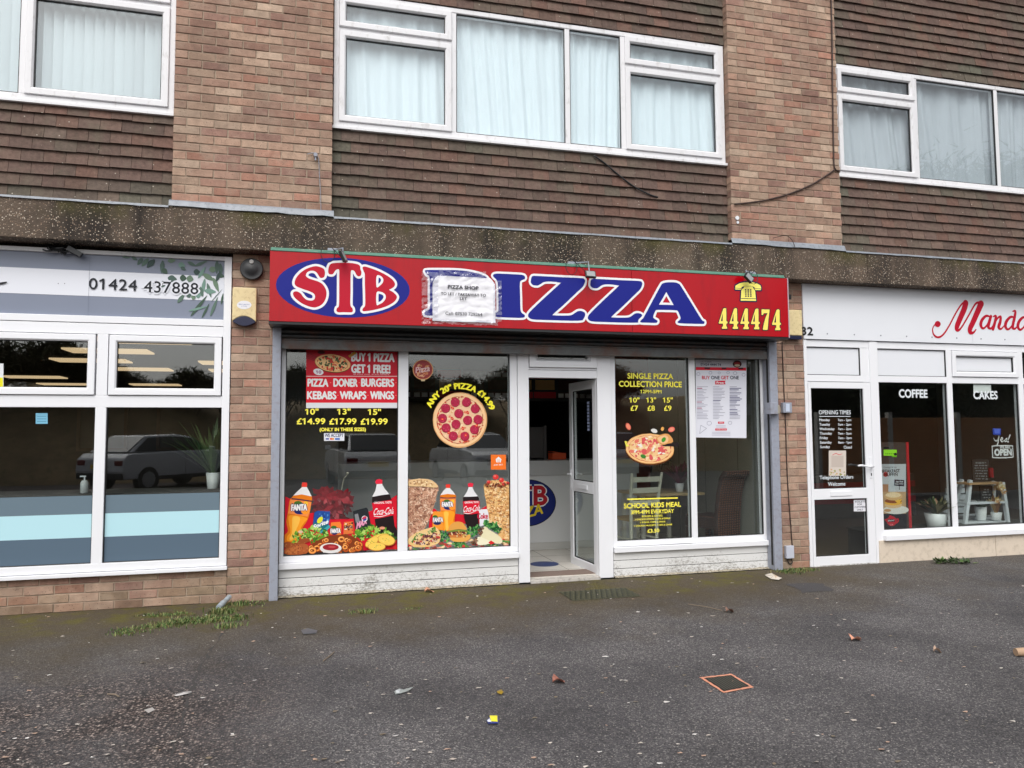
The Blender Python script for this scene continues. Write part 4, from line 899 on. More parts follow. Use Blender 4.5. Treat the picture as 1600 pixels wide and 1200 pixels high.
def pizza(d, cx, cy, rx, ry, seed, tops, rot=0):
    random.seed(seed); d.ell(cx, cy+ry*.10, rx, ry, S(96, 52, 24), rot); d.ell(cx, cy, rx, ry, S(226, 168, 104), rot, 40, .012); d.ell(cx, cy, rx*.97, ry*.97, S(238, 190, 132), rot, 40, .01)
    d.ell(cx, cy, rx*.88, ry*.88, S(196, 84, 52), rot, 40, .02); d.ell(cx, cy, rx*.85, ry*.85, S(236, 196, 140), rot, 40, .03)
    reg = [(cx+rx*.8*math.cos(t)*math.cos(rot)-ry*.8*math.sin(t)*math.sin(rot), cy+ry*.8*math.sin(t)*math.cos(rot)+rx*.8*math.cos(t)*math.sin(rot)) for t in [k*.2617 for k in range(24)]]
    for n, r, cols, asp in tops: d.blobs(reg, n, r, cols, .3, asp)
pizza(d, 519.8, 567.5, 27.8, 13.6, 3, [(40, 1.6, [S(222, 110, 70), S(236, 160, 100), S(240, 206, 150)], 1.7), (26, 1.5, [S(70, 84, 44), S(90, 100, 60), S(60, 66, 40)], 2.0), (14, 1.6, [S(206, 60, 50)], 1.6)], .12)
d.poly([(544, 556), (554, 549), (557, 552), (547, 559)], S(206, 150, 60)); d.ell(502, 550.5, 6, 2.6, S(80, 24, 30)); d.build('pizza_print', m_print, po)
d = Decal(GY-.002); d.ell(497.5, 581, 8, 5, (.78, .78, .8), .2); d.text('10', 493.8, 501.8, 581.3, 4.6, S(150, 40, 120), .04); d.build('round_badge', m_print, po)

pr = thing('price_lettering', 'yellow 10, 13 and 15 inch price lettering under the red poster', 'window lettering', (.3, GY, 1.5))
d = Decal(GY)
for t, l, r, y, h in (('10"', 477, 497.3, 643, 9), ('13"', 527, 547.6, 643, 9), ('15"', 575, 595, 643.5, 9), ('£14.99', 464, 508, 658.2, 9.2), ('£17.99', 514.8, 556.6, 658.4, 9.2), ('£19.99', 563.8, 605.4, 658.6, 9.2), ('(ONLY IN THESE SIZES)', 499.7, 571.4, 671.8, 6.8)): d = Decal(GY); d.text(t, l, r, y, h, YL, .045); d.build('text_line', m_print, pr)
cd = thing('payment_card_sticker', 'small white WE ACCEPT card sticker below the yellow prices', 'sticker', (.2, GY, 1.4))
d = Decal(GY); d.rect(506.2, 676.8, 538, 688.8, (.74, .75, .8)); d.text('WE ACCEPT', 507.5, 536.5, 680.2, 5.2, S(30, 40, 90), .03); d.ell(517.5, 685.8, 2.2, 1.6, S(220, 60, 50)); d.ell(520, 685.8, 2.2, 1.6, S(236, 150, 60)); d.rect(509, 684.6, 514, 687, S(60, 80, 160)); d.rect(523.5, 684.4, 531, 687.4, S(60, 110, 190)); d.build('card', m_print, cd)

# --- left window drinks and snacks
ORG = S(246, 150, 30); ORL = S(250, 176, 50)
def orange_bottle(d, q, big=True):
    pass
fl = thing('food_window_decal', 'printed decal of fizzy drinks, curly fries and snacks along the bottom of the first window', 'window decal', (.3, GY, .36))
qa = lambda l: [(436+a/9.231, 740+b/9.231) for a, b in l]; qb = lambda l: [(530+a/9.231, 740+b/9.231) for a, b in l]
d = Decal(GY)
d.poly(qa([(90, 330), (150, 360), (190, 360), (300, 600), (500, 560), (480, 780), (740, 660), (960, 655), (960, 900), (70, 1160), (80, 800)]), S(206, 22, 44)); d.poly(qb([(0, 665), (210, 650), (230, 560), (440, 545), (480, 530), (500, 420), (770, 350), (835, 305), (838, 1090), (0, 1120)]), S(206, 22, 44)); d.build('red_backing', m_print, fl)
def fanta(nm, par, q, out_, clear, cap, band, label, lab_txt, hl, y=GY-.0015):
    d = Decal(y); d.poly(q(out_), S(224, 120, 22), 3); d.poly(q(hl[0]), S(246, 156, 36), 3); d.poly(q(hl[1]), S(252, 192, 78), 3); d.poly(q(clear), S(226, 226, 226)); d.poly(q(cap), S(226, 60, 50)); d.poly(q(band), S(70, 40, 70)); d.poly(q(label), S(240, 140, 70), 0)
    a = q(lab_txt); l, r = a[0][0], a[1][0]; yc = (a[0][1]+a[1][1])/2; h = a[1][1]-a[0][1]
    d.ell((l+r)/2-h*.2, yc-h*.75, h*.8, h*.5, S(70, 110, 40)); d.ell((l+r)/2+h*.2, yc+h*.75, h*1.15, h*.6, S(30, 40, 100)); d.ell((l+r)/2+h*1.1, yc+h*.7, h*.75, h*.6, S(250, 150, 40)); d.ell((l+r)/2+h*1.3, yc-h*.7, h*.4, h*.5, S(244, 190, 50))
    d.text('FANTA', l, r, yc, h*1.25, S(24, 34, 90), .17); d.text('FANTA', l, r, yc, h*1.15, WHT, .07); d.build(nm, m_print, par); return d
fanta('orange_drink_bottle', fl, qa, [(330, 150), (405, 150), (400, 200), (440, 270), (475, 340), (472, 390), (465, 430), (440, 580), (400, 690), (340, 780), (345, 860), (250, 1000), (80, 1000), (80, 890), (130, 830), (105, 700), (125, 580), (150, 400), (185, 345), (260, 260), (325, 200)], [(332, 195), (402, 195), (440, 265), (470, 330), (330, 300), (205, 318), (262, 258)], [(335, 127), (405, 130), (400, 192), (328, 188)], [(185, 352), (330, 370), (472, 390), (470, 408), (330, 388), (175, 370)], [(165, 375), (468, 412), (445, 545), (410, 620), (300, 600), (130, 575)], [(180, 450), (400, 525)], ([(160, 600), (400, 640), (370, 700), (315, 780), (320, 850), (240, 960), (120, 970), (120, 900), (165, 840), (140, 700)], [(200, 620), (300, 635), (280, 740), (250, 800), (240, 880), (180, 960), (150, 940), (185, 860), (190, 740)]))
d = Decal(GY-.0022); d.poly(qa([(510, 560), (560, 535), (735, 545), (735, 640), (690, 850), (640, 870), (500, 800), (490, 740)]), S(36, 76, 150)); d.poly(qa([(500, 700), (720, 740), (690, 850), (600, 850), (492, 790)]), S(30, 110, 120)); d.blobs(qa([(510, 560), (735, 550), (700, 700), (500, 720)]), 16, 1.5, [S(90, 150, 200), S(60, 110, 180), S(30, 60, 130)]); d.poly(qa([(580, 850), (720, 740), (740, 770), (640, 870)]), S(60, 160, 170)); d.ell(*qa([(590, 670)])[0], 6, 3.6, S(220, 220, 50), -.9)
def slant(d, t, x, y, w, h, ang, col, bold):
    d._glyphs(t, lambda a, b, ox, oz: U(x+(a*w+ox*h)*math.cos(ang)+(1-b-oz)*h*math.sin(ang)*.3, y+(a*w)*math.sin(ang)-(b+oz)*h, d.y), col, bold)
slant(d, 'Sprite', *qa([(500, 820)])[0], 25, 8.5, -.38, WHT, .06); d.build('lemonade_can', m_print, fl)
def can(nm, par, pts, q, col, fn, y=GY-.0024):
    d = Decal(y); d.poly(q(pts), col); fn(d); d.build(nm, m_print, par)
def fcan(d): d.ell(*qa([(790, 775)])[0], 4.5, 2.6, S(60, 110, 40)); d.ell(*qa([(800, 860)])[0], 5, 2.4, S(30, 40, 90)); a = qa([(745, 790), (885, 860)]); d.text('FANTA', a[0][0], a[1][0], (a[0][1]+a[1][1])/2, 7.6, S(24, 34, 90), .16); d.text('FANTA', a[0][0], a[1][0], (a[0][1]+a[1][1])/2, 6.8, WHT, .06)
can('orange_drink_can', fl, [(750, 705), (880, 695), (900, 740), (895, 885), (735, 880)], qa, S(240, 130, 50), fcan)
can('mixed_fruit_can', fl, [(70, 700), (200, 690), (205, 860), (60, 880)], qb, S(224, 120, 60), lambda d: (d.blobs(qb([(80, 720), (195, 710), (195, 830), (75, 840)]), 26, 1.2, [S(240, 170, 60), S(40, 30, 40), S(200, 60, 40), S(230, 220, 200)]), d.text('FANTA', *[v[0] for v in qb([(75, 0), (195, 0)])], qb([(0, 770)])[0][1], 5, (.02, .02, .04), .06)))
can('black_cola_can', fl, [(200, 545), (240, 530), (390, 490), (415, 510), (455, 720), (440, 800), (240, 830), (215, 700)], qb, S(38, 42, 46), lambda d: (d.poly(qb([(220, 590), (270, 575), (300, 700), (240, 710)]), S(130, 130, 134)), slant(d, 'MAX', *qb([(262, 800)])[0], 18, 10, -.5, S(224, 150, 180), .07), d.ell(*qb([(365, 650)])[0], 4.6, 4.6, (.75, .75, .78)), d.ell(*qb([(362, 640)])[0], 3.8, 2.4, S(200, 50, 80), -.5), d.ell(*qb([(370, 665)])[0], 3.4, 1.6, S(50, 60, 150), -.5)))
d = Decal(GY-.0024); d.poly(qb([(540, 150), (620, 145), (650, 210), (720, 290), (750, 360), (770, 420), (780, 600), (800, 740), (830, 820), (820, 960), (560, 900), (520, 720), (510, 630), (475, 420), (480, 330), (520, 250)]), S(34, 24, 26), 3); d.poly(qb([(540, 152), (618, 148), (650, 210), (722, 296), (600, 312), (474, 336), (520, 250)]), S(224, 224, 226)); d.poly(qb([(530, 92), (570, 78), (622, 88), (622, 148), (532, 150), (520, 120)]), S(222, 40, 66)); d.poly(qb([(472, 425), (600, 400), (762, 378), (785, 600), (650, 630), (505, 655)]), S(214, 22, 48))
d.text('ORIGINAL TASTE', *[v[0] for v in qb([(500, 0), (755, 0)])], qb([(0, 418)])[0][1], 3.2, WHT, .03)
def cola(d, q, l, r, y0, h):
    a = q([(l, y0), (r, y0-22)]); d._glyphs('Coca-Cola', lambda u, v, ox, oz: U(a[0][0]+(a[1][0]-a[0][0])*u*1.18+h*.3*(v+oz)-1, a[0][1]+(a[1][1]-a[0][1])*u-(v+oz)*h, d.y) if True else None, WHT, .03)
    d.brush([(a[0][0]+1, a[0][1]+1.5, .8), ((a[0][0]*.6+a[1][0]*.4), a[0][1]+2.2, 1.1), (a[1][0]-2, a[1][1]+.5, .6)], 1, WHT)
cola(d, qb, 495, 745, 600, 10.5); d.poly(qb([(778, 430), (840, 420), (838, 790), (800, 760), (785, 600)]), S(212, 24, 46)); d.build('cola_bottle', m_print, fl)
random.seed(12); d = Decal(GY-.003)
GRN = [S(130, 176, 60), S(96, 150, 44), S(160, 200, 90), S(70, 120, 36), S(180, 210, 110), S(50, 96, 34)]
d.blobs(qa([(150, 960), (250, 840), (450, 770), (560, 790), (690, 810), (740, 880), (600, 960), (450, 1000), (200, 1000)]), 120, 1.7, GRN, .5, 1.7); d.build('lettuce', m_print, fl); d = Decal(GY-.003); d.blobs(qb([(190, 900), (260, 810), (450, 740), (560, 770), (700, 810), (800, 900), (820, 1010), (600, 900), (400, 930), (330, 970)]), 130, 1.7, GRN, .5, 1.7); d.ell(*qa([(310, 840)])[0], 4, 2.2, S(230, 190, 160)); d.ell(*qb([(620, 785)])[0], 4.4, 2.2, S(226, 150, 120)); d.build('lettuce', m_print, fl)
d = Decal(GY-.008); NG = [S(150, 76, 40), S(172, 92, 50), S(134, 64, 38), S(190, 112, 62)]
for pts, c in (([(80, 1000), (150, 985), (240, 1010), (300, 950), (420, 930), (440, 975), (330, 1020), (200, 1080), (90, 1080)], NG[0]), ([(80, 1100), (180, 1060), (330, 1010), (420, 1040), (400, 1150), (120, 1170)], NG[1]), ([(110, 1110), (280, 1035), (325, 1070), (310, 1110), (190, 1160), (120, 1160)], NG[3])):
    d.poly(qa(pts), c, 3); d.blobs(qa(pts), 26, .9, NG, .4, 1.4)
d.build('chicken_pieces', m_print, fl)
d = Decal(GY-.010); FR = [S(226, 130, 56), S(206, 104, 40), S(238, 152, 76), S(186, 84, 34)]
def ringp(d, x, y, r, c, w=.62):
    ry = r*random.uniform(.75, 1); pts = [(x+r*math.cos(6.283*k/14), y+ry*math.sin(6.283*k/14)) for k in range(14)]; d.stroke(pts, r*w/2*PX+.004, S(120, 54, 24)); d.stroke(pts, r*w/2*PX, c); d.stroke(pts[7:12], r*w/5*PX, S(250, 190, 110), False)
fx = qa([(430, 1140), (450, 1040), (560, 960), (700, 900), (900, 880)])+qb([(100, 870), (260, 940), (330, 1010), (350, 1110)])
d.poly(fx, S(126, 58, 26))
for k in range(40):
    x = random.uniform(486, 565); y = random.uniform(838, 864); e = abs(x-526)/40
    if y < 836+e*16: continue
    ringp(d, x, y, random.uniform(2.2, 4.2), random.choice(FR))
ringp(d, 488, 860, 4.6, FR[2], .6); d.build('curly_fries', m_print, fl)
d = Decal(GY-.022); c = qa([(745, 1075)])[0]; d.ell(c[0], c[1], 17, 8, (.78, .76, .74)); d.poly(qa([(595, 1080), (640, 1140), (850, 1140), (900, 1070)]), (.7, .68, .66)); d.ell(c[0], c[1]-1.4, 12.6, 5, S(150, 34, 44)); d.ell(c[0]+2, c[1]-2, 6, 1.8, S(190, 70, 74)); d.build('sauce_bowl', m_print, fl)
d = Decal(GY-.022); BR = S(238, 200, 90)
for x, y, rx_, ry_, r in ((580, 930, 150, 55, -.25), (680, 960, 130, 80, .2), (470, 990, 110, 60, -.6), (540, 1055, 130, 62, 0)):
    p = qb([(x, y)])[0]; d.ell(p[0], p[1], rx_/9.2, ry_/9.2, S(190, 120, 50), r); d.ell(p[0], p[1]-.5, rx_/9.9, ry_/10.4, BR, r)
    for k in range(10): d.ell(p[0]+random.uniform(-8, 8), p[1]+random.uniform(-3, 3), .7, .5, random.choice([S(120, 140, 50), S(250, 226, 140)]), n=7)
d.poly(qb([(770, 1060), (830, 1020), (838, 1090), (790, 1095)]), S(200, 40, 40)); d.build('garlic_bread', m_print, fl)

# --- second window
kb = thing('food_window_decal', 'printed decal of kebab meat, drinks, burger and wraps along the bottom of the second window', 'window decal', (1.35, GY, .36))
qc = lambda l: [(630+a/9.6, 735+b/9.6) for a, b in l]; qd = lambda l: [(710+a/9.6, 735+b/9.6) for a, b in l]
d = Decal(GY); d.poly(qc([(400, 600), (470, 570), (520, 620), (700, 640), (864, 660), (864, 900), (380, 900)]), S(206, 22, 44)); d.poly(qd([(0, 670), (140, 660), (400, 580), (480, 530), (520, 800), (10, 800)]), S(206, 22, 44)); d.build('red_backing', m_print, kb)
def meat(nm, pts, cols, n, seed, y):
    random.seed(seed); d = Decal(y); w = pts; d.poly(w, cols[0], 2); cxm = sum(p[0] for p in w)/len(w); cym = sum(p[1] for p in w)/len(w); w = [(cxm+(p[0]-cxm)*.93, cym+(p[1]-cym)*.97) for p in w]; d.blobs(w, n//6, 2.3, cols, .5, 1.7, .1); d.blobs(w, n//2, .9, cols, .5, 2.0); d.blobs(w, n//16, .5, [tuple(c*.55 for c in cols[2])], .5, 3.2, .1); d.build(nm, m_print, kb)
meat('kebab_cone', qc([(62, 200), (120, 140), (300, 125), (430, 150), (520, 220), (525, 270), (492, 420), (440, 600), (365, 800), (290, 900), (160, 960), (62, 1000)]), [S(196, 150, 122), S(222, 184, 156), S(170, 122, 98), S(214, 166, 138), S(234, 204, 178), S(188, 136, 112), S(144, 98, 78)], 900, 5, GY-.0016)
random.seed(9); d = Decal(GY-.0105); d.poly(qc([(62, 200), (120, 140), (300, 125), (430, 150), (525, 240), (460, 260), (300, 240), (100, 240)]), S(226, 190, 140), 2); d.blobs(qc([(80, 190), (300, 135), (500, 220), (300, 235)]), 60, 1.1, [S(240, 214, 170), S(200, 160, 110), S(170, 124, 84)], .4, 1.6); d.build('kebab_top', m_print, kb)
meat('chicken_cone', qd([(440, 250), (460, 200), (560, 150), (700, 150), (800, 170), (822, 240), (826, 700), (828, 1090), (700, 1098), (640, 900), (520, 760), (490, 560), (460, 380)]), [S(230, 184, 120), S(244, 210, 154), S(210, 152, 94), S(238, 196, 130), S(248, 222, 176), S(226, 172, 108), S(184, 118, 68)], 980, 6, GY-.0016)
d = Decal(GY-.0105)
for x, y, r in ((620, 100, 4.6), (515, 175, 3), (705, 145, 4), (740, 200, 3), (800, 190, 2.5)): d.ell(*qd([(x, y)])[0], r, r*.9, S(210, 54, 50)); d.ell(*qd([(x-12, y-14)])[0], r*.4, r*.35, S(236, 120, 110))
d.blobs(qd([(440, 250), (480, 190), (800, 190), (815, 240)]), 26, 1.1, [S(90, 44, 30), S(140, 70, 44)], .4, 1.6); d.build('tomato', m_print, kb)
YK = GY-.0105
fanta('orange_drink_bottle', kb, qc, [(640, 215), (705, 215), (700, 265), (750, 320), (792, 380), (790, 430), (785, 620), (770, 740), (780, 800), (760, 900), (590, 900), (590, 760), (560, 620), (552, 430), (560, 370), (600, 310), (645, 265)], [(645, 265), (700, 265), (750, 320), (785, 365), (670, 352), (560, 370), (600, 310)], [(640, 208), (708, 208), (705, 262), (640, 258)], [(553, 402), (670, 408), (790, 402), (790, 418), (670, 426), (553, 418)], [(553, 422), (790, 422), (780, 580), (670, 610), (560, 600)], [(585, 480), (745, 540)], ([(585, 620), (765, 620), (750, 740), (755, 800), (740, 890), (610, 890), (610, 760)], [(610, 630), (680, 630), (670, 740), (680, 880), (640, 885), (630, 760)]), YK)
d = Decal(YK-.001); d.poly(qc([(440, 640), (460, 615), (575, 615), (600, 650), (598, 900), (440, 880)]), S(240, 150, 50)); d.ell(*qc([(480, 700)])[0], 4, 3, S(60, 110, 40)); d.ell(*qc([(510, 790)])[0], 6, 3, S(30, 40, 90)); d.text('FANTA', *[v[0] for v in qc([(448, 0), (596, 0)])], qc([(0, 742)])[0][1], 7.4, S(24, 34, 90), .14); d.text('FANTA', *[v[0] for v in qc([(448, 0), (596, 0)])], qc([(0, 742)])[0][1], 6.8, WHT, .05); d.build('orange_drink_can', m_print, kb)
d = Decal(YK-.001); d.poly(qd([(210, 250), (272, 250), (300, 320), (352, 390), (370, 440), (375, 600), (355, 680), (360, 880), (220, 890), (160, 760), (140, 650), (128, 460), (140, 390), (190, 320)]), S(34, 24, 26), 3); d.poly(qd([(212, 250), (270, 250), (300, 320), (352, 388), (245, 395), (136, 396), (190, 320)]), S(224, 224, 226)); d.poly(qd([(200, 200), (245, 185), (288, 198), (275, 248), (208, 248)]), S(222, 40, 66)); d.poly(qd([(126, 465), (245, 450), (378, 458), (378, 640), (250, 660), (140, 650)]), S(214, 22, 48)); d.text('ORIGINAL TASTE', *[v[0] for v in qd([(155, 0), (362, 0)])], qd([(0, 478)])[0][1], 3, WHT, .03); cola(d, qd, 135, 345, 625, 9); d.build('cola_bottle', m_print, kb)
d = Decal(YK-.002); d.poly(qd([(370, 600), (400, 585), (490, 580), (510, 640), (520, 800), (380, 840)]), S(224, 224, 230)); d.text('Coke', *[v[0] for v in qd([(345, 0), (500, 0)])], qd([(0, 685)])[0][1], 8.5, S(190, 24, 60), .05); d.build('diet_cola_can', m_print, kb)
random.seed(21); d = Decal(YK-.003); G2 = [S(50, 120, 60), S(36, 96, 48), S(80, 150, 80), S(30, 76, 40), S(110, 166, 90)]
d.blobs(qc([(560, 900), (640, 890), (700, 960), (690, 1080), (570, 1060)]), 40, 1.4, G2, .5, 1.5); d.build('parsley', m_print, kb); d = Decal(YK-.003); d.blobs(qd([(160, 900), (350, 810), (380, 860), (330, 960), (230, 1000)]), 50, 1.4, G2, .5, 1.5); d.build('parsley', m_print, kb); d = Decal(YK-.003); d.blobs(qd([(430, 780), (480, 750), (520, 790), (640, 790), (700, 880), (690, 960), (600, 900), (470, 830)]), 80, 1.6, G2, .5, 1.4); d.build('parsley', m_print, kb); d = Decal(YK-.003); d.blobs(qd([(0, 1060), (100, 1070), (120, 1130), (0, 1140)]), 24, 1.3, G2, .5, 1.5); d.blobs(qc([(710, 1070), (864, 1060), (864, 1140), (720, 1140)]), 24, 1.3, G2, .5, 1.5); d.build('parsley', m_print, kb)
d = Decal(YK-.006); d.poly(qc([(70, 1040), (200, 930), (440, 850), (520, 880), (560, 960), (540, 1080), (420, 1130), (200, 1145), (90, 1110)]), S(232, 196, 136), 2)
d.blobs(qc([(90, 1050), (200, 960), (480, 860), (500, 920), (300, 960), (140, 1080)]), 60, 1.3, [S(80, 130, 50), S(110, 150, 70), S(60, 100, 40), S(220, 200, 150)], .5, 1.8); d.blobs(qc([(140, 1080), (300, 980), (540, 930), (540, 1060), (380, 1110), (200, 1120)]), 80, 1.2, [S(110, 54, 60), S(190, 60, 60), S(216, 190, 170), S(150, 96, 70), S(70, 40, 60)], .5, 1.9); d.poly(qc([(80, 1060), (200, 1120), (420, 1125), (400, 1145), (160, 1150)]), S(226, 186, 120), 2); d.build('kebab_in_pitta', m_print, kb)
d = Decal(YK-.012); bx = lambda l: [(695+(a)/9.6, 735+b/9.6) for a, b in l]
d.poly(bx([(60, 900), (80, 820), (160, 770), (260, 780), (320, 850), (320, 890), (200, 880)]), S(222, 158, 76), 3); d.poly(bx([(70, 905), (200, 885), (320, 895), (330, 930), (200, 930), (60, 940)]), S(120, 140, 60), 2); d.poly(bx([(55, 930), (200, 915), (330, 925), (300, 990), (180, 1000), (60, 985)]), S(84, 36, 36), 2); d.poly(bx([(70, 960), (220, 950), (330, 990), (300, 1020), (90, 1010)]), S(200, 120, 60), 2); d.poly(bx([(80, 1010), (240, 1010), (370, 960), (375, 1030), (280, 1070), (130, 1065)]), S(226, 166, 84), 3); d.blobs(bx([(70, 920), (320, 920), (310, 1000), (80, 1000)]), 26, 1.1, [S(190, 150, 70), S(96, 40, 40), S(140, 60, 44), S(226, 200, 150)], .4, 1.7); d.build('burger', m_print, kb)
d = Decal(YK-.012); d.poly(qd([(450, 840), (520, 890), (640, 960), (720, 1040), (690, 1100), (560, 1080), (390, 1010)]), S(226, 218, 180), 2); d.poly(qd([(340, 1010), (400, 1000), (560, 1080), (480, 1110), (350, 1115)]), S(232, 226, 196), 2); d.blobs(qd([(350, 880), (430, 850), (450, 890), (400, 980), (350, 940)]), 34, 1.1, [S(110, 76, 56), S(70, 44, 36), S(160, 120, 90)], .5, 1.4); d.blobs(qd([(240, 1090), (330, 1010), (350, 1050), (320, 1120)]), 28, 1.1, [S(110, 76, 56), S(70, 44, 36), S(160, 120, 90)], .5, 1.4); d.poly(qd([(510, 1080), (550, 1050), (610, 1090), (540, 1112)]), S(206, 40, 44)); d.build('wrap', m_print, kb)

d = Decal(YK-.002); random.seed(31); d.blobs([(637, 847), (796, 842), (796, 853.5), (637, 861.5)], 90, 1.7, [S(226, 150, 140), S(60, 120, 60), S(206, 60, 56), S(236, 206, 160), S(90, 140, 70), S(150, 70, 60)], .5, 1.9, 0); d.build('salad_scraps', m_print, kb)
pz = thing('pizza_window_decal', 'large round pepperoni pizza decal under curved yellow ANY 20 inch lettering', 'window decal', (1.4, GY, 1.6))
d = Decal(GY); random.seed(4); cx, cy = 718.8, 656.4
d.ell(cx, cy, 42.6, 43.2, S(214, 160, 108), 0, 60, .006); d.ell(cx-.5, cy-.5, 41, 41.6, S(240, 200, 150), 0, 60, .006); d.ell(cx, cy, 36.4, 37, S(170, 74, 52), 0, 60, .015); d.ell(cx, cy, 35.4, 36, S(236, 196, 156), 0, 60, .02)
reg = [(cx+34*math.cos(k*.2617), cy+34.5*math.sin(k*.2617)) for k in range(24)]
d.blobs(reg, 130, 1.5, [S(246, 216, 176), S(222, 170, 120), S(226, 130, 100), S(240, 190, 150)], .4, 1.5)
edge = [(cx+rr*math.cos(a), cy+rr*1.01*math.sin(a)) for a, rr in ((random.uniform(0, 6.28), random.uniform(31, 36)) for _ in range(46))]
for x, y in edge: d.ell(x, y, 1.8, 1.1, random.choice([S(206, 70, 50), S(226, 110, 80), S(180, 60, 44)]), random.uniform(0, 3), 8, .3)
for a, b in ((450, 310), (590, 310), (330, 385), (700, 390), (495, 450), (290, 510), (605, 535), (735, 525), (460, 585), (335, 630), (690, 650), (425, 730), (570, 735)):
    x, y = 655+a/8, 590+b/8; d.ell(x, y, 7.2, 7.4, S(140, 26, 50), 0, 26, .02); d.ell(x-.3, y-.4, 6.6, 6.8, S(178, 40, 72), 0, 26, .02); d.blobs([(x-5, y-5), (x+5, y-5), (x+5, y+5), (x-5, y+5)], 14, .7, [S(206, 80, 106), S(150, 30, 56), S(190, 54, 84)], .3)
for a, b in ((605, 437), (410, 510), (415, 380), (545, 635), (580, 720), (715, 600), (370, 690), (290, 520)): d.ell(655+a/8, 590+b/8, 3, 2, S(214, 40, 40), random.uniform(0, 3), 12); d.ell(655+a/8, 590+b/8, 1.5, .9, S(240, 150, 110), 0, 8)
for k in range(40): d.ell(cx+random.uniform(-30, 30), cy+random.uniform(-30, 30), .5, .35, S(70, 60, 30), 0, 6)
d.build('pizza_print', m_print, pz)
d = Decal(GY-.001)
def arc(u, v):
    a = rad(157-(157-19)*u); r = 47.5+9.0*v; return U(cx+r*1.03*math.cos(a), cy-r*1.03*math.sin(a), GY-.001)
d.warp_text('ANY 20" PIZZA £14.99', arc, S(250, 240, 60), .055); d.build('curved_lettering', m_print, pz)
st = thing('round_sticker', 'small round pizza sticker at the top left of the second window', 'sticker', (1.05, GY, 2.05))
d = Decal(GY); d.ell(660.8, 577.6, 16, 16, S(206, 150, 100)); d.ell(660.8, 577.6, 14.6, 14.6, S(150, 60, 60)); random.seed(8); d.blobs([(650, 568), (672, 568), (672, 588), (650, 588)], 30, 1.6, [S(200, 130, 90), S(170, 60, 60), S(220, 170, 130)], .4, 1.6); slant(d, 'Pizza', 650, 583, 22, 9, -.15, S(220, 190, 190), .03); d.rect(658, 592.5, 664, 595.5, S(200, 180, 140)); d.build('sticker_print', m_print, st)
st = thing('delivery_sticker', 'square orange delivery sticker with a white house at the lower right of the second window', 'sticker', (1.8, GY, 1.15))
d = Decal(GY); d.rect(767, 710.5, 790.6, 733.8, S(238, 116, 40)); d.poly([(778.9, 713.5), (783.5, 717.5), (782.5, 722.5), (775.5, 722.5), (774.4, 717.5)], WHT); d.rect(777.6, 717.5, 778.4, 722.6, S(238, 116, 40)); d.rect(779.6, 717.5, 780.4, 722.6, S(238, 116, 40)); d.text('JUST EAT', 771.5, 785.5, 726.5, 2.6, WHT, .03); d.build('sticker_print', m_print, st)

# --- third window
sp = thing('price_lettering', 'yellow single pizza collection price lettering at the top of the third window', 'window lettering', (3.4, GY, 1.9))
d = Decal(GY)
for t, l, r, y, h, bo in (('SINGLE PIZZA', 980.6, 1051.6, 587.7, 8.4, .045), ('COLLECTION PRICE', 967.3, 1065, 600.2, 8.6, .045), ('12PM-5PM', 1000.7, 1033.5, 611.8, 5.2, .03), ('10"', 983.4, 999, 625, 7.8, .03), ('13"', 1010, 1025, 625, 7.8, .03), ('15"', 1035.8, 1051, 625, 7.8, .03), ('£7', 985.5, 997, 637.7, 7.8, .03), ('£8', 1011.8, 1023, 637.7, 7.8, .03), ('£9', 1037.8, 1049, 637.7, 7.8, .03)): d = Decal(GY); d.text(t, l, r, y, h, YL, bo); d.build('text_line', m_print, sp)
pz = thing('pizza_window_decal', 'tilted pizza decal with a lifted slice and flying toppings in the third window', 'window decal', (3.4, GY, 1.25))
d = Decal(GY); pizza(d, 1015.5, 701, 38, 23.5, 5, [(110, 1.5, [S(226, 110, 110), S(240, 206, 160), S(214, 80, 90), S(246, 224, 190), S(222, 170, 110)], 1.6), (12, 3.4, [S(214, 90, 90), S(224, 120, 100)], 1.3), (8, 1.8, [S(236, 230, 220)], 1.7)], .04)
d.poly([(1034, 694.5), (1060, 691), (1060, 698), (1036, 697)], (.02, .014, .014)); d.ell(1037.5, 687, 3.2, 4.4, S(70, 140, 50), .6); d.ell(1005, 713, 4.4, 3, S(60, 130, 50), .4); d.build('pizza_print', m_print, pz)
d = Decal(GY-.004); d.poly([(1025, 684), (1038, 677.5), (1047, 680), (1052, 690), (1044, 693), (1033, 695)], S(222, 158, 92), 2); d.poly([(1027, 684.5), (1038, 680), (1044, 683), (1043, 691), (1034, 693)], S(236, 190, 140), 2); d.ell(1037, 687, 3, 4.2, S(70, 150, 50), .6); d.build('lifted_slice', m_print, pz)
d = Decal(GY-.002); d.ell(981.7, 666.4, 3.6, 5.8, S(222, 110, 90), -.5); d.ell(981.5, 666.2, 2.4, 4, S(236, 140, 110), -.5); d.ell(1022.2, 673.1, 5, 3.2, (.72, .72, .68), .3); d.ell(1035, 670, 2.4, 3.2, S(232, 170, 90), .3); d.ell(1049.2, 671, 5.4, 4, S(226, 110, 96), -.4); d.ell(1049.2, 671, 3.4, 2.4, S(240, 150, 120), -.4); d.poly([(976, 689), (980, 690), (979, 694), (984, 697), (978, 698)], S(236, 226, 90)); d.build('flying_topping', m_print, pz)
km = thing('kids_meal_lettering', 'yellow school kids meal lettering under a yellow line at the bottom of the third window', 'window lettering', (3.4, GY, .6))
d = Decal(GY); d.poly([(980, 779), (1059, 777), (1059, 779), (980, 781.3)], YL); d.build('line', m_print, km)
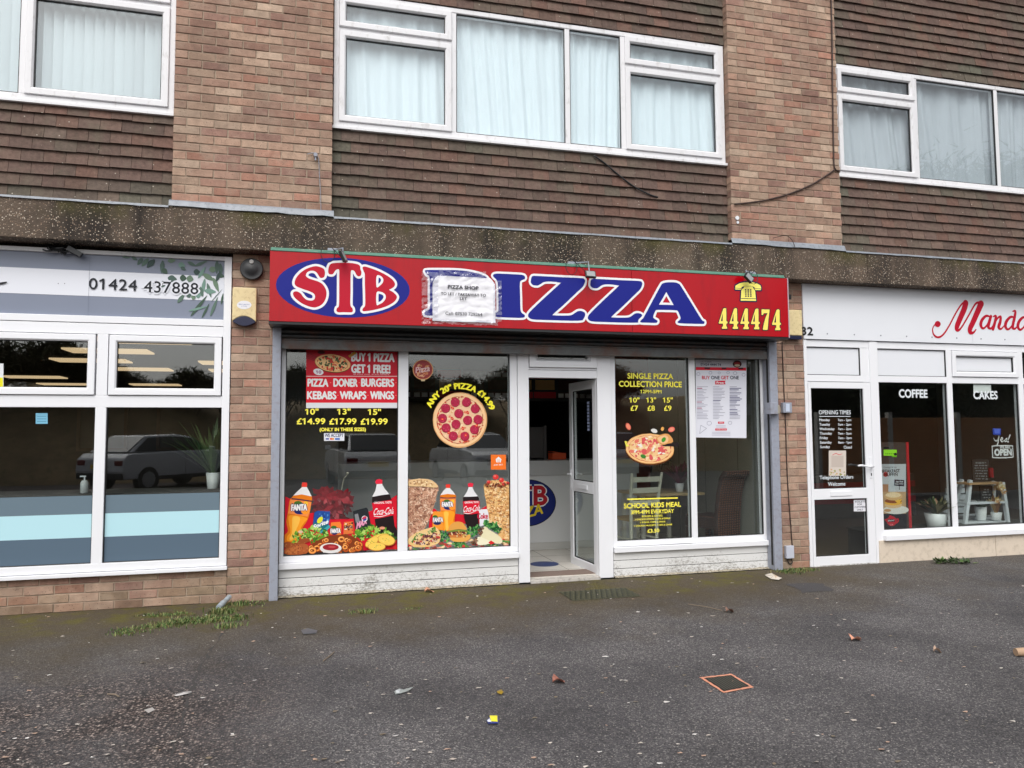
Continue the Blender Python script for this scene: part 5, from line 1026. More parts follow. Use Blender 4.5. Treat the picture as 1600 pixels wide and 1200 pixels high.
for t, l, r, y, h, bo in (('SCHOOL KIDS MEAL', 975, 1063.8, 789.2, 7.6, .04), ('3PM-4PM EVERYDAY', 986, 1053, 799.4, 6, .035), ('BURGER & DRINKS', 1003, 1035, 806.2, 3, .02), ('3 CHICKEN STRIPS, CHIPS & DRINK', 992, 1047.8, 811, 3, .02), ('3 WINGS, CHIPS & DRINK', 999.8, 1040, 815.8, 3, .02), ('4 CHICKEN NUGGETS, CHIPS & DRINK', 990.5, 1050.8, 820.8, 3, .02), ('£3.50', 1011.8, 1030, 829.2, 5.6, .04)): d = Decal(GY); d.text(t, l, r, y, h, YL, bo); d.build('text_line', m_print, km)
mp = thing('menu_poster', 'white printed menu poster in the top of the right hand window', 'poster', (4.2, GY, 1.75))
d = Decal(GY); q6 = lambda a, b: (1080+a/8, 550+b/8)
def rp(a, b, c, e, col): d.poly([q6(a, b), q6(c, b+(c-a)*.012), q6(c, e+(c-a)*.012), q6(a, e)], col)
rp(55, 95, 690, 1068, (.74, .75, .82)); rp(58, 96, 688, 188, S(190, 188, 196)); rp(58, 188, 686, 226, S(206, 30, 52)); rp(165, 192, 235, 212, S(60, 30, 36)); rp(380, 194, 440, 214, S(60, 30, 36)); rp(590, 196, 650, 216, S(60, 30, 36)); d.build('sheet', m_print, mp)
d = Decal(GY-.002)
def tx(t, l, r, y, h, col, bo=.0): a = q6(l, y); c = q6(r, y); d.text(t, a[0], c[0], a[1], h/8, col, bo)
DK = S(40, 44, 66); tx('01424 4444 74', 118, 372, 157, 30, DK, .02); tx('CALL TO ORDER', 120, 255, 122, 14, S(90, 60, 80)); d.build('header_print', m_print, mp); d = Decal(GY-.002); d.ell(*q6(575, 150), 7, 5.4, S(60, 20, 26)); d.ell(*q6(575, 143), 4.6, 2.6, S(160, 50, 50)); d.ell(*q6(575, 168), 4.4, 1.8, S(200, 180, 150)); d.build('logo', m_print, mp); d = Decal(GY-.002)
for t, l, r, c in (('BUY', 135, 232, S(206, 50, 70)), ('ONE', 250, 355, DK), ('GET', 374, 468, S(206, 50, 70)), ('ONE', 488, 594, DK)): tx(t, l, r, 320, 42, c, .03)
d.poly([q6(300, 360), q6(432, 358), q6(418, 382), q6(432, 404), q6(300, 406)], S(206, 30, 60)); tx('Free', 318, 405, 383, 26, WHT, .05); d.build('headline', m_print, mp); d = Decal(GY-.002)
rg = random.Random(2)
for cx0, cw in ((72, 150), (272, 165), (480, 165)):
    y = 430
    while y < 835:
        head = rg.random() < .3; w = cw*rg.uniform(.4, .95); c = S(170, 90, 120) if head and cx0 == 72 else (S(110, 110, 140) if head else S(176, 176, 190))
        a = q6(cx0, y); e = q6(cx0+w, y+(10 if head else 7)); d.rect(a[0], a[1], e[0], e[1], c); y += 19
d.build('menu_columns', m_print, mp); d = Decal(GY-.002)
for y, l, r, h in ((883, 335, 412, 26), (968, 300, 445, 26)): a = q6(l, y-h/2); e = q6(r, y+h/2); d.rect(a[0], a[1], e[0], e[1], S(206, 40, 64))
tx('MENU', 350, 398, 883, 14, WHT); tx('ORDER ONLINE', 312, 434, 968, 13, WHT)
for y in (918, 935, 1000, 1018, 1036): a = q6(260 if y > 980 else 310, y); e = q6(490 if y > 980 else 432, y+6); d.rect(a[0], a[1], e[0], e[1], S(190, 190, 204))
for x, y, r in ((90, 275, 22), (240, 260, 20), (350, 262, 16), (460, 258, 18), (548, 265, 24), (655, 285, 22), (225, 890, 30), (485, 885, 24)): p = q6(x, y); d.stroke([(p[0]+r/8*math.cos(k*.9), p[1]+r/9*math.sin(k*.9)) for k in range(7)], .0018, S(150, 150, 170))
d.stroke([q6(105, 1020), q6(120, 915), q6(192, 955)], .002, S(150, 150, 165)); d.build('menu_print', m_print, mp)

# --- cafe door and windows
CW = S(216, 222, 226)
ot = thing('opening_times_lettering', 'white opening times lettering on the upper pane of the cafe door', 'window lettering', (5.55, .022, 1.4))
def te(t, l, r, y, h, bo=.0): d = Decal(.022); d.text(t, 1255+l/4, 1255+r/4, 590+y/4, h, CW, bo); d.build('text_line', m_print, ot)
d = Decal(.022)
te('OPENING TIMES', 98, 297, 217, 6.4, .015); d.rect(1280, 650.1, 1329, 651, CW); d.build('rule', m_print, ot)
for k, (t, w, tm) in enumerate((('Monday', 65, '7am - 2pm'), ('Tuesday', 66, '7am - 2pm'), ('Wednesday', 93, '7am - 2pm'), ('Thursday', 76, '7am - 2pm'), ('Friday', 50, '7am - 2pm'), ('Saturday', 73, '8am - 1pm'), ('Sunday', 61, 'Closed'))):
    y = 267+28*k; g = 5.2 if 'y' in t else 4.6; te(t, 101+k*.8, 101+k*.8+w, y, g, .02); te(tm, (217 if k < 6 else 251)+k*.5, 300+k*.6, y, 4.8 if k < 6 else 4.4, .02)
te('Telephone Orders', 103, 313, 626, 7.4, .02); te('Welcome', 155, 263, 664, 6, .02)
fy = thing('flyer', 'pale printed flyer stuck in the middle of the cafe door pane', 'flyer', (5.6, .0215, 1.2))
d = Decal(.0235, 1e-5); d.rect(1295, 704, 1322, 743.5, S(206, 196, 186)); d.rect(1299, 712, 1318, 730, S(190, 178, 168)); d.brush([(1301, 711, 1), (1306, 708.5, 1.2), (1311, 710.5, 1.2), (1316, 709, .8)], 1, S(206, 90, 90)); random.seed(3); d.blobs([(1296, 733), (1321, 733), (1321, 743), (1296, 743)], 20, 1.2, [S(190, 176, 110), S(150, 150, 90), S(200, 160, 120)]); d.build('sheet', m_print, fy)
tn = thing('toilet_notice', 'small white toilets notice in the corner of the lower cafe door pane', 'notice', (5.8, .022, .6))
d = Decal(.0225); d.rect(1334, 781, 1353.3, 799, (.72, .72, .76))
for t, l, r, y in (('TOILETS', 1335.5, 1352, 784), ('FOR', 1340, 1347, 788), ('CUSTOMERS', 1335.2, 1352.3, 792.2), ('ONLY', 1339, 1348.5, 796.4)): d.text(t, l, r, y, 2.6, S(60, 64, 80), .03)
d.build('sheet', m_print, tn)
cf = thing('coffee_lettering', 'white COFFEE lettering at the top of the left cafe pane', 'window lettering', (6.5, .032, 1.9)); d = Decal(.032); d.text('COFFEE', 1405, 1448.8, 615, 12.4, CW, .05); d.build('lettering', m_print, cf)
ck = thing('cakes_lettering', 'white CAKES lettering overlapping a scrap of paper in the right cafe pane', 'window lettering', (7.4, .032, 1.9)); d = Decal(.032); d.text('CAKES', 1521.3, 1558.3, 617.3, 12.2, CW, .05); d.build('lettering', m_print, ck)
d = Decal(.0335, 1e-5); d.rect(1521, 600, 1548.5, 613.5, S(186, 196, 192)); tag(d.build('paper_scrap', m_print, None, (7.4, .0335, 1.9)), 'blank pale paper scrap at the top of the pane behind the CAKES lettering', 'paper')
# ================================================================= things fixed to the walls
m_cream = surf('aged_cream_plastic', S(222, 204, 156), .45, .12, 9, .1, dirt=S(150, 124, 80), dirt_amt=.5)
m_navy = surf('dark_blue_plastic', S(24, 28, 60), .25, .1)
ab = thing('alarm_box', 'cream alarm box with a dark blue curved base on the left pillar', 'alarm box', (-.57, 0, 2.46))
x0, x1 = U(363, 477, -.06)[0], U(400.5, 477, -.06)[0]; zt, zb = U(382, 449.5, -.06)[1], U(382, 507, -.06)[1]; zm = U(382, 499, -.06)[1]
w = x1-x0; xm = (x0+x1)/2
b = MB(); arcp = [(x0+w*k/10, zm+(.055*(1-(2*k/10-1)**2))*.9-.02) for k in range(11)]
b.prism([(x1, zt-.01), (x1-.01, zt), (x0+.01, zt), (x0, zt-.01)]+arcp, -.065, -.002); b.build('cover', m_cream, ab, bevel=.006)
b = MB(); b.prism([(x0+.004, zm-.022)]+[(x0+w*k/10, zm+(.055*(1-(2*k/10-1)**2))*.9-.022) for k in range(1, 10)]+[(x1-.004, zm-.022)]+[(x1-.004-(w-.008)*k/10, zm-.022-.036*math.sin(math.pi*k/10)) for k in range(1, 10)], -.062, -.002); b.build('strobe_lens', m_navy, ab, bevel=.004)
d = Decal(-.0662); d.ell(381.5, 476.5, 11.4, 6.6, (.76, .77, .8)); d.text('SECURITY', 373, 390, 475.8, 2, S(70, 90, 150), .02); d.text('SYSTEMS', 377, 386, 478.6, 1.6, S(70, 90, 150)); d.build('badge', m_print, ab)
ab = thing('alarm_box', 'plain cream alarm box half hidden behind the right end of the red sign', 'alarm box', (4.93, 0, 2.46))
x0, x1 = U(1226, 505, -.07)[0], U(1253.5, 505, -.07)[0]; zt, zb, zm = U(1241, 484, -.07)[1], U(1241, 530, -.07)[1], U(1241, 524, -.07)[1]
b = MB(); b.box(x0, x1, -.07, -.002, zm, zt); b.build('cover', m_cream, ab, bevel=.008)
b = MB(); b.box(x0+.004, x1-.004, -.066, -.002, zb, zm-.001); b.build('strobe_lens', m_navy, ab, bevel=.006)
bl = thing('bulkhead_light', 'round black bulkhead light on the left pillar above the cream alarm box', 'wall light', (-.55, 0, 2.86))
cx_, cz_ = U(393, 420, -.05); r = (U(411, 420, -.05)[0]-U(374.5, 420, -.05)[0])/2
def disc(b, prof, n=36):
    v = []; f = []
    for rr, y in prof:
        for k in range(n): t = 6.28319*k/n; v.append((cx_+rr*math.cos(t), y, cz_+rr*math.sin(t)))
    for i in range(len(prof)-1):
        for k in range(n): k2 = (k+1) % n; f.append((i*n+k, i*n+k2, i*n+n+k2, i*n+n+k))
    f.append(tuple(range((len(prof)-1)*n, len(prof)*n))); b.mesh(v, f)
b = MB(); disc(b, [(r*.95, -.002), (r, -.01), (r, -.04), (r*.94, -.05), (r*.88, -.046), (r*.5, -.062), (.001, -.068)]); b.build('housing', m_black, bl, smooth=True)
b = MB(); b.cyl((cx_, -.075, cz_+r*.62), (cx_, -.05, cz_+r*.62), .018, n=14); b.build('sensor', surf('sensor_lens', S(190, 190, 186), .3), bl)
ks = thing('key_switch', 'grey metal shutter key switch box on the right guide post', 'switch', (4.80, -.06, 1.55))
p0 = U(1202, 629, -.13); p1 = U(1214, 647, -.13)
b = MB(); b.box(p0[0], p1[0], -.15, -.06, p1[1], p0[1]); b.build('housing', m_steel, ks, bevel=.003)
b = MB(); b.box(p1[0]+.002, p1[0]+.05, -.11, -.06, p1[1]+.005, p0[1]-.025); b.build('lock', surf('brass_grey', S(160, 154, 140), .4, .1), ks, bevel=.002)
p0 = U(1222, 629, -.03); p1 = U(1236, 645, -.03)
b = MB(); b.box(p0[0], p1[0], -.05, -.002, p1[1], p0[1]); o = b.build('wall_switch', m_steel, None, (p0[0], -.002, p1[1]), bevel=.003); tag(o, 'small grey switch box with a pale cover on the right brick pillar', 'switch')
b = MB(); b.box(p0[0]+.03, p0[0]+.075, -.053, -.05, p1[1]+.012, p0[1]-.012); b.build('cover', surf('pale_blue_label', S(196, 206, 224), .4), o)
p0 = U(1227.5, 853, -.03); p1 = U(1240, 872, -.03)
b = MB(); b.box(p0[0], p1[0], -.045, -.002, p1[1], p0[1]); o = b.build('junction_box', surf('pale_grey_plastic', S(188, 192, 204), .4, .08), None, (p0[0], -.002, p1[1]), bevel=.004); tag(o, 'pale grey junction box low on the right brick pillar', 'junction box')
def cable(name, pts, r, label, mat, y=None):
    b = MB(); b.tube(smooth_loop(pts, 5, False), r, 6); return tag(b.build(name, mat, None, pts[0], smooth=True), label, 'cable')
m_cable = surf('brown_cable', S(62, 44, 38), .6, .2)
pc = lambda l, y: [(U(a, c, y)[0], y, U(a, c, y)[1]) for a, c in l]
cable('wall_cable', pc([(1222, 534), (1224.5, 600), (1227, 650), (1230, 740), (1234, 800), (1238, 853)], -.008), .006, 'brown cable running down the right brick pillar to the junction box', m_cable)
cable('wall_cable', pc([(1236, 872), (1238, 879), (1234, 881), (1231, 876), (1233, 870)], -.012), .005, 'short black cable loop hanging under the pillar junction box', m_black)
cable('wall_cable', pc([(1298, -30), (1300, 60), (1301, 150), (1302.5, 230), (1304, 262), (1312, 267)], -.162), .009, 'brown cable running down the edge of the right upper pier', m_cable)
cable('wall_cable', pc([(1304, 265), (1290, 275), (1265, 290), (1230, 304), (1190, 314), (1148, 319)], -.165), .009, 'slack dark cable sagging across the right upper pier', m_cable)
cable('wall_cable', pc([(928, 243), (945, 255), (965, 272), (990, 291), (1015, 304), (1028, 308)], -.088), .008, 'dark cable drooping over the clay tiles below the wide window', m_black)
cable('wall_cable', pc([(1208, 372), (1228, 368), (1238, 376), (1242, 386)], -.20), .004, 'thin cable end curling over the lead flashing of the right pier', m_cable)
o = cable('wall_cable', pc([(480, 241), (490, 239), (497, 246), (499, 270), (501, 310), (502, 358)], -.162), .003, 'thin grey cable hanging from a bracket on the left upper pier', m_steel)
b = MB(); p = U(493, 243, -.17); b.cyl((p[0], -.20, p[1]), (p[0], -.152, p[1]), .018, n=12); b.box(p[0]-.006, p[0]+.006, -.19, -.18, p[1]-.05, p[1]); tag(b.build('cable_bracket', m_steel, None, (p[0], -.15, p[1])), 'small round metal bracket on the left upper pier', 'bracket')
b = MB(); p = U(1152, 345, -.16); b.cyl((p[0], -.165, p[1]+.03), (p[0], -.152, p[1]+.03), .022, n=12); b.cyl((p[0]+.008, -.16, p[1]-.015), (p[0]+.008, -.152, p[1]-.015), .015, n=10); tag(b.build('wall_disc', m_white_panel, None, (p[0], -.15, p[1])), 'small white round cap low on the right upper pier', 'cap')
b = MB(); p0 = U(1230.5, 460, -.002); p1 = U(1236.5, 468, -.002); b.box(p0[0], p1[0], -.004, .002, p1[1], p0[1]); tag(b.build('wall_vent', m_black, None, (p0[0], 0, p1[1])), 'small dark square vent in the bricks beside the red sign', 'vent')
# tangle of leftover cable and nest dirt above the grey fascia
b = MB(); rg = random.Random(4)
for k in range(7):
    pts = []; a = (70+rg.uniform(-3, 30), 388+rg.uniform(-2, 2))
    for j in range(6): pts.append((*[U(a[0]+j*rg.uniform(4, 9), a[1]+rg.uniform(-3, 5)+j*1.2, -.03)][0],))
    b.tube([(x, -.03+rg.uniform(-.02, .01), z) for x, z in pts], .007, 5)
p = U(117, 393, -.05); b.obox(Matrix.Translation((p[0], -.05, p[1])) @ Matrix.Rotation(.5, 4, 'Y'), .06, .02, .02)
tag(b.build('cable_tangle', m_black, None, (p[0], -.03, p[1])), 'tangle of old black cable hanging above the grey fascia sign', 'cable')

# ================================================================= office behind the left panes
m_lit, n_, b_ = newmat('lit_ceiling_panel'); b_.inputs['Emission Color'].default_value = (1.0, .70, .40, 1); b_.inputs['Emission Strength'].default_value = .50; b_.inputs['Base Color'].default_value = (.8, .8, .8, 1)
for x, y in ((-2.35, 4.5), (-3.15, 6.05), (-3.85, 7.8), (-6.2, 12.3), (-6.3, 14.9), (-3.45, 9.6), (-1.45, 7.85), (-1.5, 9.65), (-4.1, 14.75)):
    o = MB(); o.box(x-.6, x+.6, y-.3, y+.3, 2.77, 2.795); t = o.build('ceiling_light', m_lit, None, (x, y, 2.77)); tag(t, 'lit ceiling panel seen through the upper panes under the grey fascia', 'ceiling light', 'lit ceiling panels in the office')
dk = thing('desk', 'long dark desk behind the film of the left shopfront', 'desk', (-1.7, .5, 0))
b = MB(); b.box(-3.3, -.6, .2, .8, .92, .95); b.build('desk_top', m_darkwall, dk)
for x in (-3.25, -.65): b = MB(); b.box(x, x+.04, .22, .78, .01, .92); b.build('side_panel', m_darkwall, dk)
spray('spiky_plant', (-.90, .48, .951), 'spiky green plant in a white pot behind the left shopfront glass', (potp(.065, .15), m_pot_w), [S(86, 112, 66), S(62, 90, 52), S(110, 132, 84), S(50, 72, 46)], 64, .52, .62, .02, 14, droop=.5)
sb = thing('soap_bottle', 'clear white pump soap bottle standing above the film by the mullion', 'bottle', (-1.93, .3, .951))
b = MB(); b.lathe((-1.93, .3, .951), [(.028, 0), (.032, .006), (.032, .09), (.022, .108), (.012, .112)], 16); b.build('bottle', surf('clear_soap', S(180, 184, 186), .2, .1), sb, smooth=True)
b = MB(); b.cyl((-1.93, .3, 1.063), (-1.93, .3, 1.095), .006); b.box(-1.965, -1.92, .292, .308, 1.092, 1.102); b.build('pump', m_white_panel, sb)
nn_ = thing('sticky_note', 'small pale blue note stuck inside the wide left pane', 'note', (-2.16, .04, 1.58))
d = Decal(.0285, 1e-5); d.rect(55.8, 645.5, 74.5, 662.2, S(120, 180, 206)); 
for y in (650, 654, 658): d.rect(58, y, 72, y+.9, S(80, 130, 160))
d.build('paper', m_print, nn_)
d = Decal(.0195, 1e-5); d.rect(-8, 568, 5.4, 606, (.7, .72, .74)); d.rect(-8, 590, 4.6, 605, S(226, 220, 40)); tag(d.build('window_card', m_print, None, (-2.6, .0195, 1.9)), 'white and yellow card in the upper left office pane', 'card')
for x, z, w, h in ((-3.2, 1.5, .5, .7), (-2.0, 1.45, .36, .5), (-1.2, 1.5, .5, .6)):
    t = thing('picture_frame', {-3.2: 'dark framed picture deep in the office behind the wide pane', -2.0: 'small dark framed picture on the office wall near the mullion', -1.2: 'dark framed picture on the office wall behind the spiky plant'}[x], 'picture', (x*1.6, 6.0, z))
    b = MB(); b.ring(x*1.6-w, x*1.6+w, z-h/2, z+h, [(0, 6.0), (0, 5.96), (.05, 5.96), (.05, 6.0)]); b.build('frame', surf('dark_wood', S(92, 74, 58), .5, .2), t)
    b = MB(); b.box(x*1.6-w+.05, x*1.6+w-.05, 5.985, 5.99, z-h/2+.05, z+h-.05); b.build('print', surf('faded_print', S(96, 96, 90), .6, .3, 5), t)
b = MB(); b.box(-6.5, -1.1, 6.0, 6.06, .0, 1.95); tag(b.build('partition_wall', m_darkwall, None, (-4, 6, 0)), 'dark partition wall at the back of the office', 'wall')

# ================================================================= cafe window display
bn = thing('breakfast_banner', 'roll up breakfast muffin banner with a burger picture behind the left cafe pane', 'banner', (6.33, .22, .36))
QY = .20; x0 = U(1376, 760, QY)[0]; x1 = U(1418, 760, QY)[0]; z1 = U(1398, 691, QY)[1]; z0 = U(1398, 826, QY)[1]
b = MB(); b.box(x0-.05, x1, QY, QY+.02, z0, z1); b.build('board', surf('banner_board', S(66, 54, 50), .5, .1), bn)
b = MB(); b.box(x1+.001, x1+.035, QY-.004, QY+.03, z0, z1); b.build('side_strip', surf('red_strip', S(190, 34, 44), .4), bn)
d = Decal(QY-.003); qf = lambda a, b: (1360+a/6, 640+b/6)
def rf(a, b, c, e, col): p = qf(a, b); r = qf(c, e); d.rect(p[0], p[1], r[0], r[1], col)
rf(80, 510, 333, 975, S(196, 200, 204)); rf(80, 980, 340, 1110, S(40, 40, 46)); rf(80, 770, 333, 975, S(196, 160, 120))
def tf(t, l, r, y, h, col, bo=.03): p = qf(l, y); s = qf(r, y); d.text(t, p[0], s[0], p[1], h/6, col, bo)
tf('Orange & Up', 122, 245, 543, 22, S(70, 66, 66), .0); tf('BREAKFAST', 100, 275, 576, 30, S(40, 36, 36), .05); d.ell(*qf(143, 608), 3.8, 3.8, S(196, 34, 44)); tf('MUFFIN', 128, 254, 609, 28, S(40, 36, 36), .05)
d.poly([qf(225, 655), qf(318, 660), qf(315, 720), qf(222, 712)], S(28, 30, 56)); tf('Ask Over', 238, 308, 675, 16, WHT); tf('Now Only!', 232, 308, 698, 16, WHT); rf(268, 715, 274, 752, S(60, 60, 70)); rf(115, 700, 168, 770, S(176, 130, 100))
def ef(a, b, rx_, ry_, c, rot=0): d.ell(*qf(a, b), rx_/6, ry_/6, c, rot)
ef(240, 940, 120, 40, S(226, 222, 214)); ef(215, 895, 82, 30, S(224, 186, 140)); ef(215, 872, 82, 26, S(240, 180, 70)); ef(215, 856, 80, 22, S(150, 80, 46)); d.poly([qf(225, 850), qf(300, 840), qf(262, 885)], S(248, 190, 70)); ef(216, 812, 84, 40, S(220, 176, 124)); ef(214, 800, 72, 26, S(240, 212, 170)); ef(160, 945, 34, 14, S(200, 150, 100))
ef(200, 1045, 46, 46, S(196, 34, 50)); d.stroke([qf(245, 1030), qf(258, 1025), qf(262, 1045), qf(245, 1062)], .008, S(196, 34, 50), False); ef(188, 1000, 12, 9, S(196, 34, 50)); rf(162, 1028, 228, 1052, S(40, 20, 26)); tf('BREAKFAST', 165, 225, 1040, 13, WHT, .02); tf('CLUB', 182, 212, 1078, 12, S(236, 160, 160), .02); d.poly([qf(158, 1020), qf(130, 1030), qf(158, 1060)], S(196, 34, 50))
d.build('banner_print', m_print, bn)
fy = thing('hygiene_sticker', 'bright green hygiene rating sticker on the left cafe pane', 'sticker', (6.25, .03, 1.2)); d = Decal(.032)
rf(124, 376, 247, 432, S(120, 186, 40)); rf(124, 352, 172, 366, S(20, 22, 20)); rf(200, 432, 247, 445, S(90, 150, 30)); d.ell(*qf(234, 418), 2.4, 2.2, S(30, 40, 20))
for k in range(5): d.ell(*qf(145+17*k, 414), .9, .9, S(60, 100, 20), n=8)
d.build('sticker_print', m_print, fy)
shelf = thing('ladder_shelf', 'white stepped ladder shelf with plants and chalk boards behind the right cafe pane', 'shelf', (7.6, .5, .36))
m_wp = surf('white_painted_wood', S(214, 218, 222), .45, .06)
YZ = .42
def pt(a, b, y): p = qf(a, b); x, z = U(p[0], p[1], y); return Vector((x, y, z))
for (a0, b0), (a1, b1) in (((885, 1085), (935, 660)), ((1290, 1070), (1235, 680))):
    b = MB(); A = pt(a0, b0, YZ); E_ = pt(a1, b1, YZ+.05); b.tube([A, E_], .028, 4); b.build('side_post', m_wp, shelf)
    b = MB(); A2 = A+Vector((.12, .32, .0)); E2 = E_+Vector((.02, .14, 0)); b.tube([A2, E2], .026, 4); b.build('side_post', m_wp, shelf)
for (a0, b0, a1, b1), dp in (((925, 695, 1240, 690), .2), ((905, 870, 1290, 880), .28), ((890, 1060, 1300, 1068), .34)):
    A = pt(a0, b0, YZ); E_ = pt(a1, b1, YZ); z = (A.z+E_.z)/2; b = MB(); b.box(A.x, E_.x, YZ, YZ+dp, z-.012, z+.012); b.build('shelf_board', m_wp if dp > .2 else surf('bare_wood_shelf', S(186, 150, 112), .5, .15, 8), shelf)
zs = pt(1000, 695, YZ).z+.013; zs2 = pt(1000, 875, YZ).z+.013; zs3 = pt(1000, 1064, YZ).z+.013
for nm, l, (a0, b0, a1, b1), zb_ in (('chalk_board', 'dark chalk board with white writing on the top of the ladder shelf', (955, 470, 1120, 690), zs), ('chalk_board', 'smaller dark chalk board on the middle board of the ladder shelf', (1030, 720, 1150, 860), zs2)):
    A = pt(a0, b0, YZ+.1); E_ = pt(a1, b1, YZ+.1); t = thing(nm, l, 'chalk board', (A.x, YZ+.1, zb_)); b = MB(); b.box(A.x, E_.x, YZ+.1, YZ+.115, zb_, A.z); b.build('board', surf('chalkboard', S(46, 42, 42), .7, .1), t)
    d = Decal(YZ+.098); rg = random.Random(a0); y = b0+24
    while y < b1-30:
        l0 = a0+18+rg.uniform(0, 18); 
        while l0 < a1-30: w_ = rg.uniform(10, 34); p = qf(l0, y); r = qf(min(l0+w_, a1-14), y+rg.uniform(6, 13)); d.rect(p[0], p[1], r[0], r[1], S(150, 150, 150)); l0 += w_+rg.uniform(4, 14)
        y += 25
    d.build('chalk_writing', m_print, t)
c = pt(1040, 1060, YZ+.12); spray('potted_plant', (c.x, YZ+.12, zs3), 'small leafy green plant in a footed white pot on the lowest shelf', (potp(.07, .17), m_pot_w), [S(50, 84, 46), S(70, 104, 60), S(36, 62, 36)], 46, .14, .14, .028, 31)
c = pt(1183, 1060, YZ+.06); spray('orchid', (c.x, YZ+.06, zs3), 'golden leaved orchid in a round white pot on the lowest shelf', (potp(.065, .10), m_pot_w), [S(190, 150, 90), S(160, 110, 70), S(214, 190, 140)], 20, .14, .36, .02, 33, flowers=(12, .06, [S(226, 190, 110), S(200, 150, 100), S(236, 220, 180)]))
c = pt(632, 1092, .2); spray('potted_plant', (c.x, .22, .32), 'bushy green and cream plant in a white pot behind the left cafe pane', (potp(.125, .17), m_pot_w), [S(96, 108, 60), S(70, 84, 46), S(150, 140, 100), S(180, 130, 100), S(54, 68, 40)], 90, .26, .26, .022, 35)
b = MB(); b.box(6.1, 9.6, .085, .60, .30, .318); b.box(6.12, 9.6, .56, .6, .01, .30); tag(b.build('window_ledge', surf('grey_ledge', S(84, 82, 78), .5, .1), None, (7, .3, .3)), 'low grey ledge inside the cafe windows', 'ledge')
sn = thing('open_sign', 'black Yes we are OPEN sign with white outlines hanging in the right cafe pane', 'sign', (7.85, .1, 1.3))
OY = .10; d = Decal(OY); qo = lambda l: [qf(a, b) for a, b in l]
x0, z1 = U(*qf(1138, 336), OY); x1, z0 = U(*qf(1342, 452), OY)
b = MB(); b.prism(smooth_loop([(x0+.02, z0), (x1-.02, z0), (x1, z0+.02), (x1, z1-.02), (x1-.02, z1), (x0+.02, z1), (x0, z1-.02), (x0, z0+.02)], 2), OY+.001, OY+.012); b.build('board', m_black, sn)
d.wstroke(smooth_loop([(x0+.03, z0+.006), (x1-.03, z0+.006), (x1-.006, z0+.03), (x1-.006, z1-.03), (x1-.03, z1-.006), (x0+.03, z1-.006), (x0+.006, z1-.03), (x0+.006, z0+.03)], 3), .006, WHT)
p = qf(1165, 400); r_ = qf(1322, 400); d.text('OPEN', p[0], r_[0], p[1], 9.8, WHT, .08); p = qf(1212, 350); r_ = qf(1308, 350); d.text('WE ARE', p[0], r_[0], p[1], 4.4, WHT, .06)
d.brush([(*qf(1155, 268), 2.2), (*qf(1172, 292), 2.6), (*qf(1195, 285), 2.4), (*qf(1205, 250), 2), (*qf(1198, 300), 2.4), (*qf(1188, 340), 2), (*qf(1178, 330), 1.6)], 1, WHT)
d.brush([(*qf(1222, 290), 1.4), (*qf(1240, 275), 2), (*qf(1234, 262), 1.8), (*qf(1220, 280), 2), (*qf(1232, 302), 2), (*qf(1252, 290), 1.4)], 1, WHT); d.brush([(*qf(1256, 296), 1.4), (*qf(1276, 268), 2), (*qf(1278, 290), 2), (*qf(1262, 304), 1.6)], 1, WHT); d.brush([(*qf(1308, 240), 2.8), (*qf(1292, 285), 1.4)], 1, WHT); d.ell(*qf(1290, 302), 1.3, 1.3, WHT)
d.build('white_lettering', m_print, sn)
d = Decal(.032); d.poly(qo([(1145, 175), (1225, 178), (1222, 240), (1150, 235)]), S(40, 56, 130)); d.poly(qo([(1160, 180), (1215, 182), (1212, 225), (1165, 224)]), S(70, 90, 170)); tag(d.build('blue_sticker', m_print, None, (7.7, .032, 1.45)), 'small blue sticker above the open sign in the right cafe pane', 'sticker')
b = MB(); A = pt(1130, 590, .5); b.lathe((A.x, .5, A.z-.06), [(.028, 0), (.028, .06), (.028, .11), (.018, .12)], 14); tag(b.build('red_pot', surf('red_enamel', S(150, 30, 40), .3), None, (A.x, .5, A.z-.06)), 'small dark red container beside the chalk board on the shelf', 'container')
ch = thing('white_bench', 'white slatted bench end behind the mullion of the cafe window', 'bench', (8, 1.1, 0))
bx0, bx1 = U(1474, 790, 1.1)[0], U(1512, 790, 1.1)[0]
b = MB(); [b.box(bx0+.03*k, bx1, 1.1+.01*k, 1.12+.01*k, .36+.085*k, .43+.085*k) for k in range(5)]; b.build('backrest', m_wp, ch)
b = MB(); b.box(bx0+.1, bx1+.1, .72, 1.08, .31, .345); b.build('seat', m_wp, ch)
for x in (bx0+.12, bx1): b = MB(); b.box(x, x+.05, .74, .79, .01, .309); b.build('leg', m_wp, ch)
b = MB(); b.box(5.3, 9.9, 3.6, 4.1, .01, .72); o = b.build('cafe_counter', surf('dark_counter', S(70, 66, 62), .5, .1), None, (7.5, 3.8, 0)); tag(o, 'dark counter with red stripes at the back of the cafe', 'counter')
b = MB(); b.box(5.3, 9.9, 3.585, 3.598, .5, .6); b.box(5.3, 9.9, 3.585, 3.598, .25, .35); b.build('red_stripe', surf('red_stripe_paint', S(150, 40, 46), .5), o)

